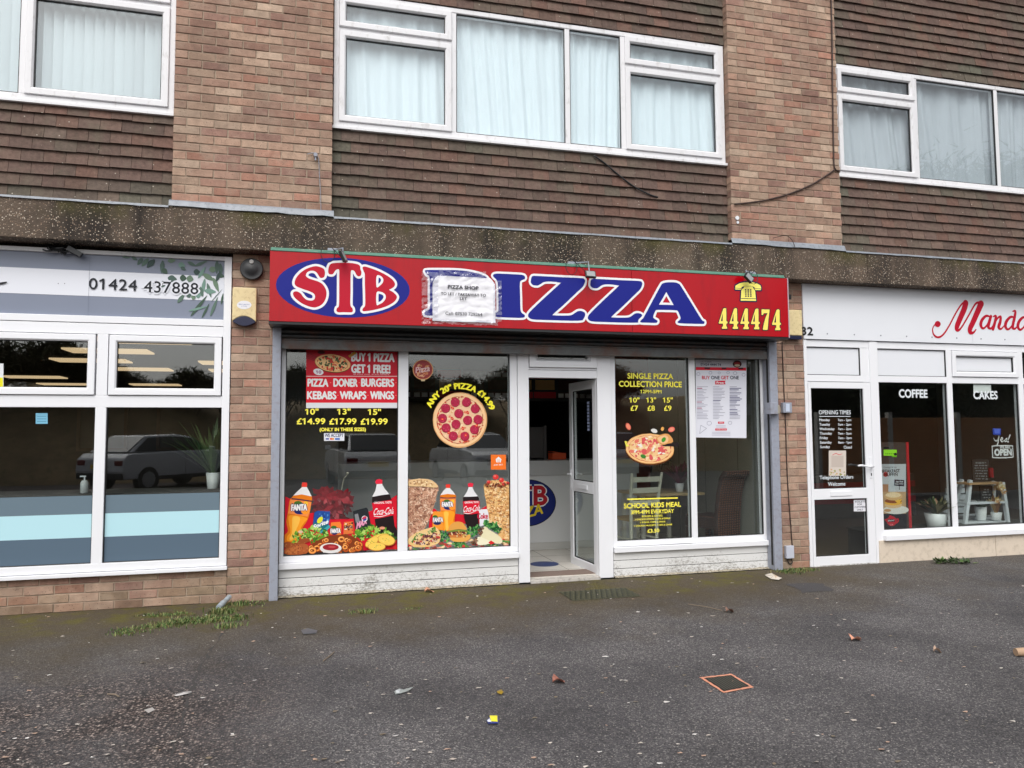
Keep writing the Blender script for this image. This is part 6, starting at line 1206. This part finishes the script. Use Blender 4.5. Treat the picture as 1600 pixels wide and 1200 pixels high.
# ================================================================= ground
def ground_mat():
    m, n, b = newmat('worn_asphalt'); co = coords(n)
    sx = N(n, 'ShaderNodeSeparateXYZ'); n.links.new(co, sx.inputs[0])
    v1 = N(n, 'ShaderNodeTexVoronoi', Scale=150.0); n.links.new(co, v1.inputs[0]); c1 = N(n, 'ShaderNodeSeparateColor'); n.links.new(v1.outputs['Color'], c1.inputs[0])
    v2 = N(n, 'ShaderNodeTexVoronoi', Scale=78.0); n.links.new(co, v2.inputs[0]); c2 = N(n, 'ShaderNodeSeparateColor'); n.links.new(v2.outputs['Color'], c2.inputs[0])
    fine = ramp(n, c1.outputs[0], [(.0, S(55, 53, 55)), (.5, S(82, 80, 82)), (.85, S(106, 103, 103)), (.98, S(152, 148, 144))])
    patch = noisef(n, co, .55, 5, .6)
    col = mixc(n, ramp(n, patch, [(.36, 0), (.60, 1)]), mixc(n, .45, fine, S(60, 59, 62)), mixc(n, .15, fine, S(100, 98, 97)))
    col = mixc(n, 1.0, col, ramp(n, noisef(n, co, 1.15, 6, .65), [(.30, .74), (.70, 1.28)]), 'MULTIPLY')
    # coarse pinkish chippings to the near left
    dx = N(n, 'ShaderNodeMapRange'); n.links.new(sx.outputs[0], dx.inputs[0]); dx.inputs[1].default_value = .1; dx.inputs[2].default_value = -.7
    dy = N(n, 'ShaderNodeMapRange'); n.links.new(sx.outputs[1], dy.inputs[0]); dy.inputs[1].default_value = -1.3; dy.inputs[2].default_value = -2.4
    kk = N(n, 'ShaderNodeMath', operation='MULTIPLY'); n.links.new(dx.outputs[0], kk.inputs[0]); n.links.new(dy.outputs[0], kk.inputs[1])
    k2 = N(n, 'ShaderNodeMath', operation='MULTIPLY'); n.links.new(kk.outputs[0], k2.inputs[0]); n.links.new(ramp(n, noisef(n, co, 1.3, 4), [(.35, .3), (.58, .95)]), k2.inputs[1])
    chip = ramp(n, c2.outputs[0], [(.0, S(44, 40, 40)), (.45, S(86, 78, 76)), (.75, S(126, 110, 104)), (.97, S(186, 170, 160))])
    edge = ramp(n, v2.outputs['Distance'], [(.30, 1), (.62, .25)]); chip = mixc(n, 1.0, chip, edge, 'MULTIPLY')
    col = mixc(n, k2.outputs[0], col, chip)
    # scattered pale grit
    g = ramp(n, c2.outputs[1], [(.955, 0), (.97, 1)]); g2 = N(n, 'ShaderNodeMath', operation='MULTIPLY'); n.links.new(g, g2.inputs[0]); n.links.new(ramp(n, v2.outputs['Distance'], [(.18, .8), (.28, 0)]), g2.inputs[1])
    col = mixc(n, g2.outputs[0], col, S(196, 188, 178))
    # algae and moss growing out from the foot of the shops
    my = N(n, 'ShaderNodeMapRange'); n.links.new(sx.outputs[1], my.inputs[0]); my.inputs[1].default_value = -2.3; my.inputs[2].default_value = -.15
    lx = N(n, 'ShaderNodeMapRange'); n.links.new(sx.outputs[0], lx.inputs[0]); lx.inputs[1].default_value = 6.5; lx.inputs[2].default_value = 4.0; lx.inputs[3].default_value = .35; lx.inputs[4].default_value = 1.0
    ad = N(n, 'ShaderNodeMath', operation='MULTIPLY'); n.links.new(my.outputs[0], ad.inputs[0]); n.links.new(lx.outputs[0], ad.inputs[1])
    ns = N(n, 'ShaderNodeMath', operation='ADD'); n.links.new(ad.outputs[0], ns.inputs[0]); nz = noisef(n, co, 1.7, 6, .65); mm = N(n, 'ShaderNodeMath', operation='MULTIPLY_ADD'); n.links.new(nz, mm.inputs[0]); mm.inputs[1].default_value = 1.0; mm.inputs[2].default_value = -.5; n.links.new(mm.outputs[0], ns.inputs[1])
    f1 = ramp(n, ns.outputs[0], [(.15, 0), (.75, .76)]); col = mixc(n, f1, col, mixc(n, noisef(n, co, 30, 5), S(58, 49, 33), S(98, 84, 58)))
    nb = N(n, 'ShaderNodeMath', operation='MULTIPLY'); n.links.new(ramp(n, ns.outputs[0], [(.66, 0), (.92, .95)]), nb.inputs[0]); n.links.new(ramp(n, noisef(n, co, 3.2, 5, .7), [(.45, 0), (.6, 1)]), nb.inputs[1])
    col = mixc(n, nb.outputs[0], col, mixc(n, noisef(n, co, 50, 4), S(62, 58, 26), S(112, 104, 46)))
    n.links.new(col, b.inputs['Base Color']); b.inputs['Roughness'].default_value = .88; b.inputs['Specular IOR Level'].default_value = .3
    h = N(n, 'ShaderNodeMath', operation='ADD'); n.links.new(v1.outputs['Distance'], h.inputs[0]); n.links.new(v2.outputs['Distance'], h.inputs[1]); bump(n, b, h.outputs[0], .7, .008); return m
b = MB(); b.box(-90, 110, -110, .01, -.3, 0.0); structure(b.build('ground', ground_mat()))
b = MB(); b.box(-90, 110, .0101, 40, -.32, -.03); structure(b.build('ground_under_building', m_dark))
m_patch = surf('fresh_tar', S(66, 64, 66), .88, .5, 60, .8, dirt=S(96, 92, 90), dirt_amt=.7)
b = MB(); rg = random.Random(8); pts = [GND(*p) for p in ((1232, 913.5), (1250, 911.5), (1272, 911), (1287, 912.5), (1292, 916), (1302, 921), (1294, 924.5), (1270, 925), (1256, 927), (1246, 920))]; b.face([(x+rg.uniform(-.02, .02), y+rg.uniform(-.02, .02), .003) for x, y in smooth_loop(pts, 3)]); structure(b.build('tar_patch', m_patch))
dc = thing('drain_cover', 'small square iron drain cover outlined in orange paint', 'drain cover', (2.33, -3.04, 0))
cs = [GND(*p) for p in ((1093, 1059.5), (1143, 1054), (1178.5, 1075), (1130.5, 1084))]
C_ = Vector((sum(c[0] for c in cs)/4, sum(c[1] for c in cs)/4, 0)); sc = lambda k, z: [(C_.x+(c[0]-C_.x)*k, C_.y+(c[1]-C_.y)*k, z) for c in cs]
b = MB(); o_, i_ = sc(1.0, .005), sc(.84, .005); rg = random.Random(1)
def sub(l): return [Vector(l[k]).lerp(Vector(l[(k+1) % 4]), j/8)+Vector((rg.uniform(-.003, .003), rg.uniform(-.003, .003), 0)) for k in range(4) for j in range(8)]
o2, i2 = sub(o_), sub(i_)
for k in range(32): b.face([o2[k], o2[(k+1) % 32], i2[(k+1) % 32], i2[k]])
b.build('paint_line', surf('orange_marker_paint', S(214, 148, 120), .85, .3, 40, .2, dirt=S(110, 86, 76), dirt_amt=.8, dirt_lo=.52), dc)
b = MB(); P4 = sc(.80, .0045); b.face(P4); b.build('plate', surf('wet_iron', S(40, 40, 36), .6, .4, 30, .5), dc)
b = MB(); A, B_, D_, E_ = [Vector(p) for p in sc(.74, .006)]
for k in range(9):
    t0, t1 = (k+.2)/9, (k+.7)/9; b.face([A.lerp(B_, t0), A.lerp(B_, t1), E_.lerp(D_, t1), E_.lerp(D_, t0)])
b.build('bars', surf('iron_bar', S(74, 74, 66), .5, .3, 30), dc)
mt = thing('grating', 'mossy sunken metal grating in the tarmac outside the open door', 'grating', (2.5, -.6, 0))
gx0, gx1, gy0, gy1 = 2.18, 2.82, -.80, -.42
b = MB(); b.face([(gx0, gy0, .004), (gx1, gy0, .004), (gx1, gy1, .004), (gx0, gy1, .004)]); b.build('plate', surf('mossy_iron', S(76, 76, 56), .8, .5, 25, .6, dirt=S(96, 90, 60), dirt_amt=.6), mt)
b = MB()
for k in range(26):
    x = gx0+.01+(gx1-gx0-.02)*k/25
    for j in range(5):
        y = gy0+.02+(gy1-gy0-.04)*j/5; s = .03*(1 if (k+j) % 2 else -1); b.face([(x-.006, y, .006), (x+.006, y, .006), (x+.006+s*.4, y+.06, .006), (x-.006+s*.4, y+.06, .006)])
b.build('tread_ribs', surf('rib_iron', S(52, 54, 42), .7, .3, 30), mt)

# weeds, grass and litter
m_grass = attr_mat('grass_blade', .6, 30, .2, 0, .3)
def tuft(b, x, y, n, h, rg, spread=.05):
    for k in range(n):
        a = rg.uniform(0, 6.28); px, py = x+rg.gauss(0, spread), y+rg.gauss(0, spread*.7); hh = h*rg.uniform(.4, 1.1); l = rg.uniform(.2, .9)*hh; w = rg.uniform(.002, .005)
        c = random.choice([S(84, 108, 54), S(104, 124, 70), S(66, 86, 46), S(128, 140, 88), S(130, 122, 80)]); sx, sy = -math.sin(a)*w, math.cos(a)*w; dx, dy = math.cos(a)*l, math.sin(a)*l
        b.face([(px-sx, py-sy, 0), (px+sx, py+sy, 0), (px+dx*.45+sx*.8, py+dy*.45+sy*.8, hh*.65), (px+dx*.45-sx*.8, py+dy*.45-sy*.8, hh*.65)], c); b.face([(px+dx*.45-sx*.8, py+dy*.45-sy*.8, hh*.65), (px+dx*.45+sx*.8, py+dy*.45+sy*.8, hh*.65), (px+dx, py+dy, hh*.8)], c)
def gpatch(lbl, spots, seed, name='grass_patch'):
    b = MB(); rg = random.Random(seed)
    for (px, py), n, h, s in spots: x, y = GND(px, py); tuft(b, x, y, int(n*1.7), h*.8, rg, s)
    o = b.build(name, m_grass); o['kind'] = 'stuff'; o['label'] = lbl; o['category'] = 'grass'; return o
gpatch('grass and moss growing along the crack near the left pillar', [((345, 958), 160, .07, .05), ((360, 968), 160, .05, .07), ((325, 970), 160, .04, .08), ((300, 969), 120, .035, .08), ((285, 972), 120, .035, .08), ((262, 976), 110, .03, .08), ((240, 980), 90, .03, .08), ((252, 962), 50, .03, .06), ((275, 960), 60, .03, .06), ((355, 980), 90, .05, .05), ((195, 985), 70, .03, .05), ((200, 990), 60, .03, .06), ((372, 945), 70, .06, .05), ((395, 944), 60, .03, .06), ((228, 962), 26, .03, .03)], 3)
gpatch('thin grass tuft in the tarmac before the white stall riser', [((574, 957), 60, .05, .04), ((555, 957), 26, .03, .05), ((650, 951), 24, .02, .05)], 5)
gpatch('short grass at the foot of the right brick pillar', [((1232, 894), 120, .05, .07), ((1250, 892), 100, .05, .05), ((1262, 890), 60, .03, .05)], 6)
we = thing('weed', 'low green broad leaved weed against the cream panel of the cafe', 'plant', (6.9, -.08, 0))
b = MB(); rg = random.Random(7)
for k in range(110):
    px = rg.uniform(1461, 1518); x, y = GND(px, 880.5+rg.uniform(-1.2, 1.6)); a = rg.uniform(0, 6.28); l = rg.uniform(.03, .08); w = l*.28; e = rg.uniform(.1, .8); dv = Vector((math.cos(a)*(1-e*.5), math.sin(a)*(1-e*.5), e)).normalized()*l; sv = Vector((-math.sin(a), math.cos(a), 0))*w; p = Vector((x, y, rg.uniform(0, .03)))
    b.face([p, p+dv*.5+sv, p+dv, p+dv*.5-sv], rg.choice([S(72, 100, 48), S(54, 80, 40), S(96, 120, 64), S(60, 74, 44)]))
b.build('leaves', m_leaf, we)
def leaf(px, py, col, l, s, rot, lbl):
    x, y = GND(px, py); b = MB(); n = 10; v = []
    for k in range(n):
        t = k/(n-1); w = s*.42*math.sin(math.pi*(t*.94+.03))*(1+.5*(k % 2)); u = (t-.5)*s; cu = .012+.018*math.sin(t*5)
        v += [(x+u*math.cos(rot)-w*math.sin(rot), y+u*math.sin(rot)+w*math.cos(rot), cu+.012), (x+u*math.cos(rot), y+u*math.sin(rot), cu*.5+.003), (x+u*math.cos(rot)+w*math.sin(rot), y+u*math.sin(rot)-w*math.cos(rot), cu+.008)]
    b.mesh(v, [(3*k+j, 3*k+3+j, 3*k+4+j, 3*k+1+j) for k in range(n-1) for j in (0, 1)])
    tag(b.build('fallen_leaf', surf('dead_leaf', col, .7, .3, 40), None, (x, y, 0)), lbl, 'leaf', 'fallen leaves on the tarmac')
leaf(1336, 1001, S(206, 146, 120), 1, .08, .3, 'curled orange brown leaf on the tarmac beyond the drain cover')
leaf(873, 1067, S(150, 96, 80), 1, .08, .2, 'dark red brown leaf on the tarmac to the right of the yellow wrapper')
# leaf(808, 1036, S(120, 70, 66), 1, .05, 1.2, 'small reddish leaf on the tarmac below the open door')
leaf(671, 925.5, S(190, 140, 112), 1, .09, .1, 'tan leaf lying against the foot of the white stall riser')
# leaf(40, 1056, S(60, 50, 44), 1, .09, .3, 'dark curled leaf on the tarmac near the left edge')
leaf(1465, 1020, S(176, 150, 130), 1, .05, -.3, 'pale brown leaf on the tarmac near the cardboard cup')
leaf(1140, 957, S(120, 90, 76), 1, .07, .2, 'withered leaf on the tarmac right of the door grating')
m_lit2 = attr_mat('litter_print', .5, 20, .1, 0, .4)
def scrap(name, lbl, cat, pxs, cols, z=.006, crumple=.01, seed=1):
    rg = random.Random(seed); b = MB(); cen = None
    for pts, c in zip(pxs, cols):
        w = [GND(*p) for p in pts]; m = (sum(p[0] for p in w)/len(w), sum(p[1] for p in w)/len(w)); cen = cen or m; h = rg.uniform(.6, 1)*crumple
        for k in range(len(w)): q_ = w[(k+1) % len(w)]; b.face([(w[k][0], w[k][1], z+crumple*rg.random()*.5), (q_[0], q_[1], z+crumple*rg.random()*.5), (m[0], m[1], z+h)], c)
        z += .003
    return tag(b.build(name, m_lit2, None, (*cen, 0)), lbl, cat)
scrap('snack_wrapper', 'crumpled yellow and white wrapper lying on the near tarmac', 'litter', [[(760, 1129), (766, 1121.5), (778, 1121.5), (779, 1133), (763, 1133)], [(765, 1122), (777, 1121.5), (777.5, 1131.5), (767, 1131)], [(761, 1130), (765, 1127), (768, 1132), (763, 1133)]], [S(60, 70, 140), S(240, 226, 60), S(220, 224, 230)], seed=3)
scrap('plastic_film', 'torn piece of clear grey plastic film on the tarmac', 'litter', [[(616, 1082), (624, 1078), (636, 1080), (646, 1076), (640, 1081), (628, 1085), (618, 1087)], [(618, 1082), (626, 1080), (624, 1086), (619, 1086)]], [S(150, 156, 154), S(190, 194, 196)], seed=4)
scrap('foil_wrapper', 'small crumpled gold foil wrapper on the tarmac', 'litter', [[(776, 1083), (783, 1080), (787, 1084), (783, 1087), (778, 1086)]], [S(150, 124, 40)], seed=5)
scrap('paper_scrap', 'white paper scrap by the foot of the right guide post', 'litter', [[(1195, 900), (1206, 897), (1222, 905), (1216, 908), (1204, 906)], [(1206, 899), (1216, 903), (1212, 907)]], [S(214, 204, 190), S(196, 170, 140)], crumple=.02, seed=6)
scrap('bird_mess', 'pale splash on the tarmac at the lower left', 'stain', [[(225, 1110), (238, 1106), (242, 1110), (232, 1115)]], [S(170, 164, 160)], z=.003, crumple=.001, seed=7)
scrap('paper_scrap', 'white scrap of paper on the tarmac left of the clear plastic film', 'litter', [[(272, 1088), (284, 1084), (298, 1082), (300, 1084), (286, 1088), (276, 1090)]], [S(196, 192, 190)], seed=8)
scrap('grey_rag', 'flat grey rag on the tarmac left of the grass tuft', 'litter', [[(470, 986), (480, 983), (496, 986), (494, 991), (474, 992)]], [S(86, 88, 94)], crumple=.004, seed=9)
cc = thing('drink_can', 'crushed blue and white drink can lying in the weeds by the left pillar', 'can', (-.72, -.15, .03))
A = Vector((*GND(341, 955), .03)); B_ = Vector((*GND(358, 944), .06)); b = MB(); b.tube([A, A.lerp(B_, .4), A.lerp(B_, .6), B_], [.021, .025, .019, .022], 12, S(170, 190, 200)); b.build('can', surf('blue_white_tin', S(186, 200, 210), .3, .5, 18, 0, metal=.3), cc); b = MB(); b.cyl(B_, B_+(B_-A).normalized()*.008, .019, .017, 12); b.build('lid', m_steel, cc)
cp = thing('cardboard_cup', 'brown cardboard cup lying on its side at the right edge of the tarmac', 'cup', (4.46, -3.04, .03))
x, y = GND(1591, 1025); b = MB(); dv = Vector((.9, -.2, .02)).normalized(); A = Vector((x-.02, y, .026)); b.cyl(A, A+dv*.10, .024, .029, 18); b.build('cup', surf('brown_card', S(176, 146, 118), .7, .1), cp, smooth=False); b = MB(); b.cyl(A+dv*.10, A+dv*.108, .031, .030, 18); b.build('rim', surf('card_rim', S(214, 190, 160), .6), cp)
b = MB(); rg = random.Random(17)                               # flakes, petals and grit
for k in range(420):
    while True:
        px, py = rg.uniform(0, 1600), 905+295*rg.random()**1.4
        x, y = GND(px, py)
        if y < -.12: break
    s = rg.uniform(.004, .013)*(1.3 if rg.random() < .12 else 1); a = rg.uniform(0, 3.14); c = rg.choice([S(206, 198, 188), S(186, 176, 166), S(160, 150, 140), S(214, 210, 206), S(180, 150, 130), S(120, 108, 90)]); n = rg.choice([4, 5, 6])
    b.face([(x+s*rg.uniform(.6, 1.2)*math.cos(a+6.283*j/n)*1.4, y+s*rg.uniform(.5, 1)*math.sin(a+6.283*j/n), .005+.004*rg.random()) for j in range(n)], c)
o = b.build('litter_flakes', m_lit2); o['kind'] = 'stuff'; o['label'] = 'pale flakes and grit scattered over the tarmac'; o['category'] = 'litter'
b = MB()
for p, q_, r in (((505, 1034), (522, 1020), .004), ((168, 1086), (186, 1090), .004), ((1075, 945), (1128, 955), .003)): A, B_ = GND(*p), GND(*q_); b = MB(); b.tube([(*A, .006), ((A[0]+B_[0])/2+.01, (A[1]+B_[1])/2, .01), (*B_, .006)], r, 5); tag(b.build('twig', surf('twig_bark', S(130, 116, 100), .8, .2, 30), None, (*A, 0)), {505: 'thin twig on the tarmac left of centre', 168: 'short pale twig on the tarmac at the lower left', 1075: 'long thin twig on the tarmac right of the door grating'}[p[0]], 'twig')

# ================================================================= across the car park (seen in the window reflections)
m_bank = surf('earth_bank', S(150, 128, 98), .95, .6, 2.2, .8, dirt=S(84, 92, 58), dirt_amt=.8)
b = MB(); n = 60; v = []; rg = random.Random(3)
for k in range(n+1):
    x = -40+100*k/n; j = mnoise.noise((x*.2, 0, 0)); v += [(x, -17.5+j*.3, 0), (x, -18.6+j*.5, 1.1+.3*j), (x, -20.2+j, 2.2+.5*j), (x, -22+j, 2.9+.4*j), (x, -32, 3.2)]
b.mesh(v, [(5*k+i, 5*k+5+i, 5*k+6+i, 5*k+1+i) for k in range(n) for i in range(4)]); structure(b.build('bank', m_bank, smooth=True))
m_twig = attr_mat('twigs_and_leaves', .8, 10, .3, 0, .2); m_bark = surf('bark', S(72, 62, 52), .9, .3, 6, .5)
def make_tree(h, w, nleaf, seed, cols):
    rg = random.Random(seed); tr = MB(); cr = MB(); tips = []
    def branch(p, dv, l, r, dep):
        q_ = p+dv*l; tr.tube([p, p.lerp(q_, .5)+Vector((rg.uniform(-.05, .05)*l, rg.uniform(-.05, .05)*l, 0)), q_], [r, r*.8, r*.6], 5); tips.append(q_)
        if dep:
            for k in range(rg.choice((4, 5))): branch(p.lerp(q_, rg.uniform(.45, 1)), (dv+Vector((rg.uniform(-1, 1)*w, rg.uniform(-1, 1)*w, rg.uniform(-.1, .5)))).normalized(), l*rg.uniform(.5, .78), r*.5, dep-1)
    [branch(Vector((0, 0, 0)), Vector((rg.uniform(-.9, .9), rg.uniform(-.9, .9), 1)).normalized(), h*.30, h*.007, 4) for _ in range(7)] if h < 8 else branch(Vector((0, 0, 0)), Vector((0, 0, 1)), h*.4, h*.022, 4)
    for k in range(nleaf):
        t = rg.choice(tips[10:]); p = t+Vector((rg.gauss(0, h*.035), rg.gauss(0, h*.035), rg.gauss(0, h*.035))); l = h*rg.uniform(.014, .04)*(5/h)**.5; a = Vector((rg.gauss(0, 1), rg.gauss(0, 1), rg.gauss(.5, 1))).normalized(); s = a.orthogonal().normalized()*l*.22
        cr.face([p-s, p+s, p+a*l*1.6], rg.choice(cols))
    return tr, cr
TC = [S(86, 84, 58), S(74, 66, 50), S(64, 70, 44), S(96, 88, 66)]; EV = [S(40, 52, 36), S(32, 42, 30), S(52, 62, 42)]
protos = []
for h, w, nl, sd, cols in ((3.2, 1.0, 9000, 5, TC), (12.5, .9, 7200, 9, TC), (5.2, .9, 9000, 13, EV)):
    t = thing('tree', 'tree', 'tree', (0, 0, 0), 'trees across the car park'); a, c = make_tree(h, w, nl, sd, cols); a.build('trunk', m_bark, t); c.build('crown', m_twig, t); protos.append(t)
spots = [(0, -12, 1.3), (0, -10.2, 1.3), (0, -8.6, 1.35), (0, -7.2, .95), (0, -6.0, .8), (0, -4.9, .7), (0, -4.0, .85), (0, -3.0, .75), (0, -2.1, .65), (0, -1.0, .9), (0, .2, .85), (0, 1.4, .7), (0, 2.6, .9), (0, 4.0, .95), (0, 5.6, .8), (0, 7.0, .95), (0, 8.4, .85), (0, 10.0, 1.1), (0, 11.6, 1.1), (1, 24.5, 1.1), (1, 27.5, 1.2), (1, 30.5, 1.15), (1, 34.0, 1.2), (1, 20.0, .62), (2, 13.5, 1.2), (2, 16.5, 1.15), (2, 19.0, 1.25), (2, 22.0, 1.1), (2, 25.5, 1.2)]
kinds = ['bare twiggy tree on the earth bank across the car park', 'tall pale tree rising behind the fence across the car park', 'dense dark evergreen tree behind the fence across the car park']
for i, (k, x, s) in enumerate(spots):
    y = -20.2+random.uniform(-.8, .8) if k < 2 else -12.5+random.uniform(-.5, .5); o = dup(protos[k], (x, y, (1.9 if k == 0 else 2.2) if k < 2 else 0), kinds[k], rotz=random.uniform(0, 6.28)); o.scale = (s, s, s)
for t in protos:
    for c in list(t.children): bpy.data.objects.remove(c)
    bpy.data.objects.remove(t)
fe = thing('panel_fence', 'brown timber panel fence with concrete posts across the car park', 'fence', (17, -6.8, 0))
for k in range(7):
    b = MB(); x = 10.5+1.85*k
    for j in range(11): b.obox(Matrix.Translation((x+.925, -6.80, .14+.15*j)) @ Matrix.Rotation(-.22, 4, 'X'), .865, .008, .085)
    b.build('panel', surf('brown_fence', S(190, 134, 88), .85, .3, 3, .3), fe); b = MB(); b.box(x-.05, x+.05, -6.87, -6.76, 0, 1.85); b.build('post', surf('concrete_post', S(196, 194, 188), .9, .15), fe)
# parked cars
def make_car(col, seed):
    t = thing('parked_car', 'car', 'car', (0, 0, 0), 'cars parked opposite the shops'); m_p = surf('car_paint', col, .25, .04, 2, coat=.8)
    prof = [(-2.05, .42), (-2.08, .62), (-2.0, .86), (-1.75, .95), (-1.0, 1.02), (0, 1.02), (1.3, 1.0), (1.85, .98), (2.0, .85), (2.04, .55), (1.98, .34), (-1.98, .34)]
    def loft(prof, hw, taper, name, mat, par, z0=None, bev=.04):
        b = MB(); n = len(prof); v = []
        for s, k in ((-1, 1), (1, 1)): v += [(x, s*(hw-taper*max(0, z-.75)), z) for x, z in prof]
        tri = tessellate_polygon([[Vector((x, z, 0)) for x, z in prof]]); b.mesh(v, [tuple(a) for a in tri]+[tuple(i+n for i in a) for a in tri]+[(k, (k+1) % n, n+(k+1) % n, n+k) for k in range(n)]); return b.build(name, mat, par, bevel=bev)
    loft(prof, .86, .12, 'body', m_p, t); loft([(-.95, 1.0), (-.25, 1.40), (.2, 1.46), (1.2, 1.43), (1.75, 1.0)], .80, .28, 'cabin', m_p, t, bev=.05)
    loft([(-.86, 1.03), (-.24, 1.36), (.4, 1.40), (1.15, 1.37), (1.62, 1.03)], .812, .275, 'side_glass', surf('car_glass', (.02, .022, .025), .06), t, bev=0)
    b = MB(); b.face([(-.99, -.66, 1.02), (-.99, .66, 1.02), (-.30, .60, 1.385), (-.30, -.60, 1.385)]); b.face([(1.785, -.66, 1.02), (1.785, .66, 1.02), (1.245, .60, 1.405), (1.245, -.60, 1.405)]); b.build('windscreen', surf('screen_glass', (.02, .022, .025), .06), t)
    for x in (-1.3, 1.3):
        for s in (-1, 1):
            b = MB(); b.cyl((x, s*.68, .32), (x, s*.87, .32), .32, n=20); w = b.build('wheel', m_black, t); b = MB(); b.cyl((x, s*.868, .32), (x, s*.878, .32), .2, n=14); b.build('rim', surf('alloy', S(170, 172, 176), .3, metal=.6), w)
    for x, c, nm in ((-2.06, S(216, 220, 226), 'headlight'), (1.98, S(110, 20, 26), 'tail_light')):
        for s in (-1, 1): b = MB(); b.box(x-.03, x+.05, s*.66-.14, s*.66+.14, .68, .82); b.build(nm, surf(nm+'_lens', c, .15), t, bevel=.02)
    b = MB(); b.box(-2.10, -2.05, -.26, .26, .44, .55); b.build('number_plate', surf('plate', S(214, 214, 206), .4), t)
    b = MB(); b.box(2.02, 2.07, -.26, .26, .60, .71); b.build('number_plate', surf('rear_plate', S(226, 190, 60), .4), t)
    m_trim = surf('grey_trim', (.03, .03, .032), .6)
    for x in (-2.06, 1.98): b = MB(); b.box(x, x+.07, -.82, .82, .34, .50); b.build('bumper', m_trim, t, bevel=.03)
    for s in (-1, 1):
        b = MB(); b.box(-.75, 1.0, s*.865-.008, s*.865+.008, .30, .40); b.box(.12, .125, s*.864-.004, s*.864+.004, .42, .98); b.build('side_trim', m_trim, t); b = MB(); b.obox(Matrix.Translation((-.72, s*.93, 1.06)), .05, .08, .06); b.build('mirror', m_p, t, bevel=.02)
    b = MB(); b.box(-2.09, -2.03, -.5, .5, .6, .74); b.build('grille', m_trim, t); return t
b = MB(); rg = random.Random(12); pts = smooth_loop([GND(*p) for p in ((352, 980), (338, 1004), (318, 1036), (300, 1075), (286, 1120), (262, 1200))], 8, False); w = []
for i, (x, y) in enumerate(pts): g = rg.uniform(.001, .014); o_ = rg.uniform(-.014, .014); w.append((x-g+o_, y, .002)); w.append((x+g+o_, y, .002))
b.mesh(w, [(2*i, 2*i+1, 2*i+3, 2*i+2) for i in range(len(pts)-1)]); structure(b.build('tarmac_seam', surf('seam_dirt', S(66, 63, 62), .95, .4, 30, .6)))
c1 = make_car(S(186, 188, 194), 1); c1.location = (-3.9, -15.2, 0); c1.rotation_euler = (0, 0, rad(128)); c1['label'] = 'silver hatchback parked before the earth bank opposite the left shop'
c2 = make_car(S(236, 236, 236), 2); c2.location = (1.4, -14.2, 0); c2.rotation_euler = (0, 0, rad(84)); c2['label'] = 'white car parked nose out opposite the takeaway, next to the earth bank'
c3 = dup(c2, (4.6, -14.0, 0), 'white car parked at an angle opposite the takeaway door', rotz=rad(262)); c4 = dup(c1, (8.2, -13.6, 0), 'silver car parked nose out at the far end of the row', rotz=rad(92)); dup(c1, (-9.3, -15.0, 0), 'silver car parked farthest along the earth bank', rotz=rad(75))
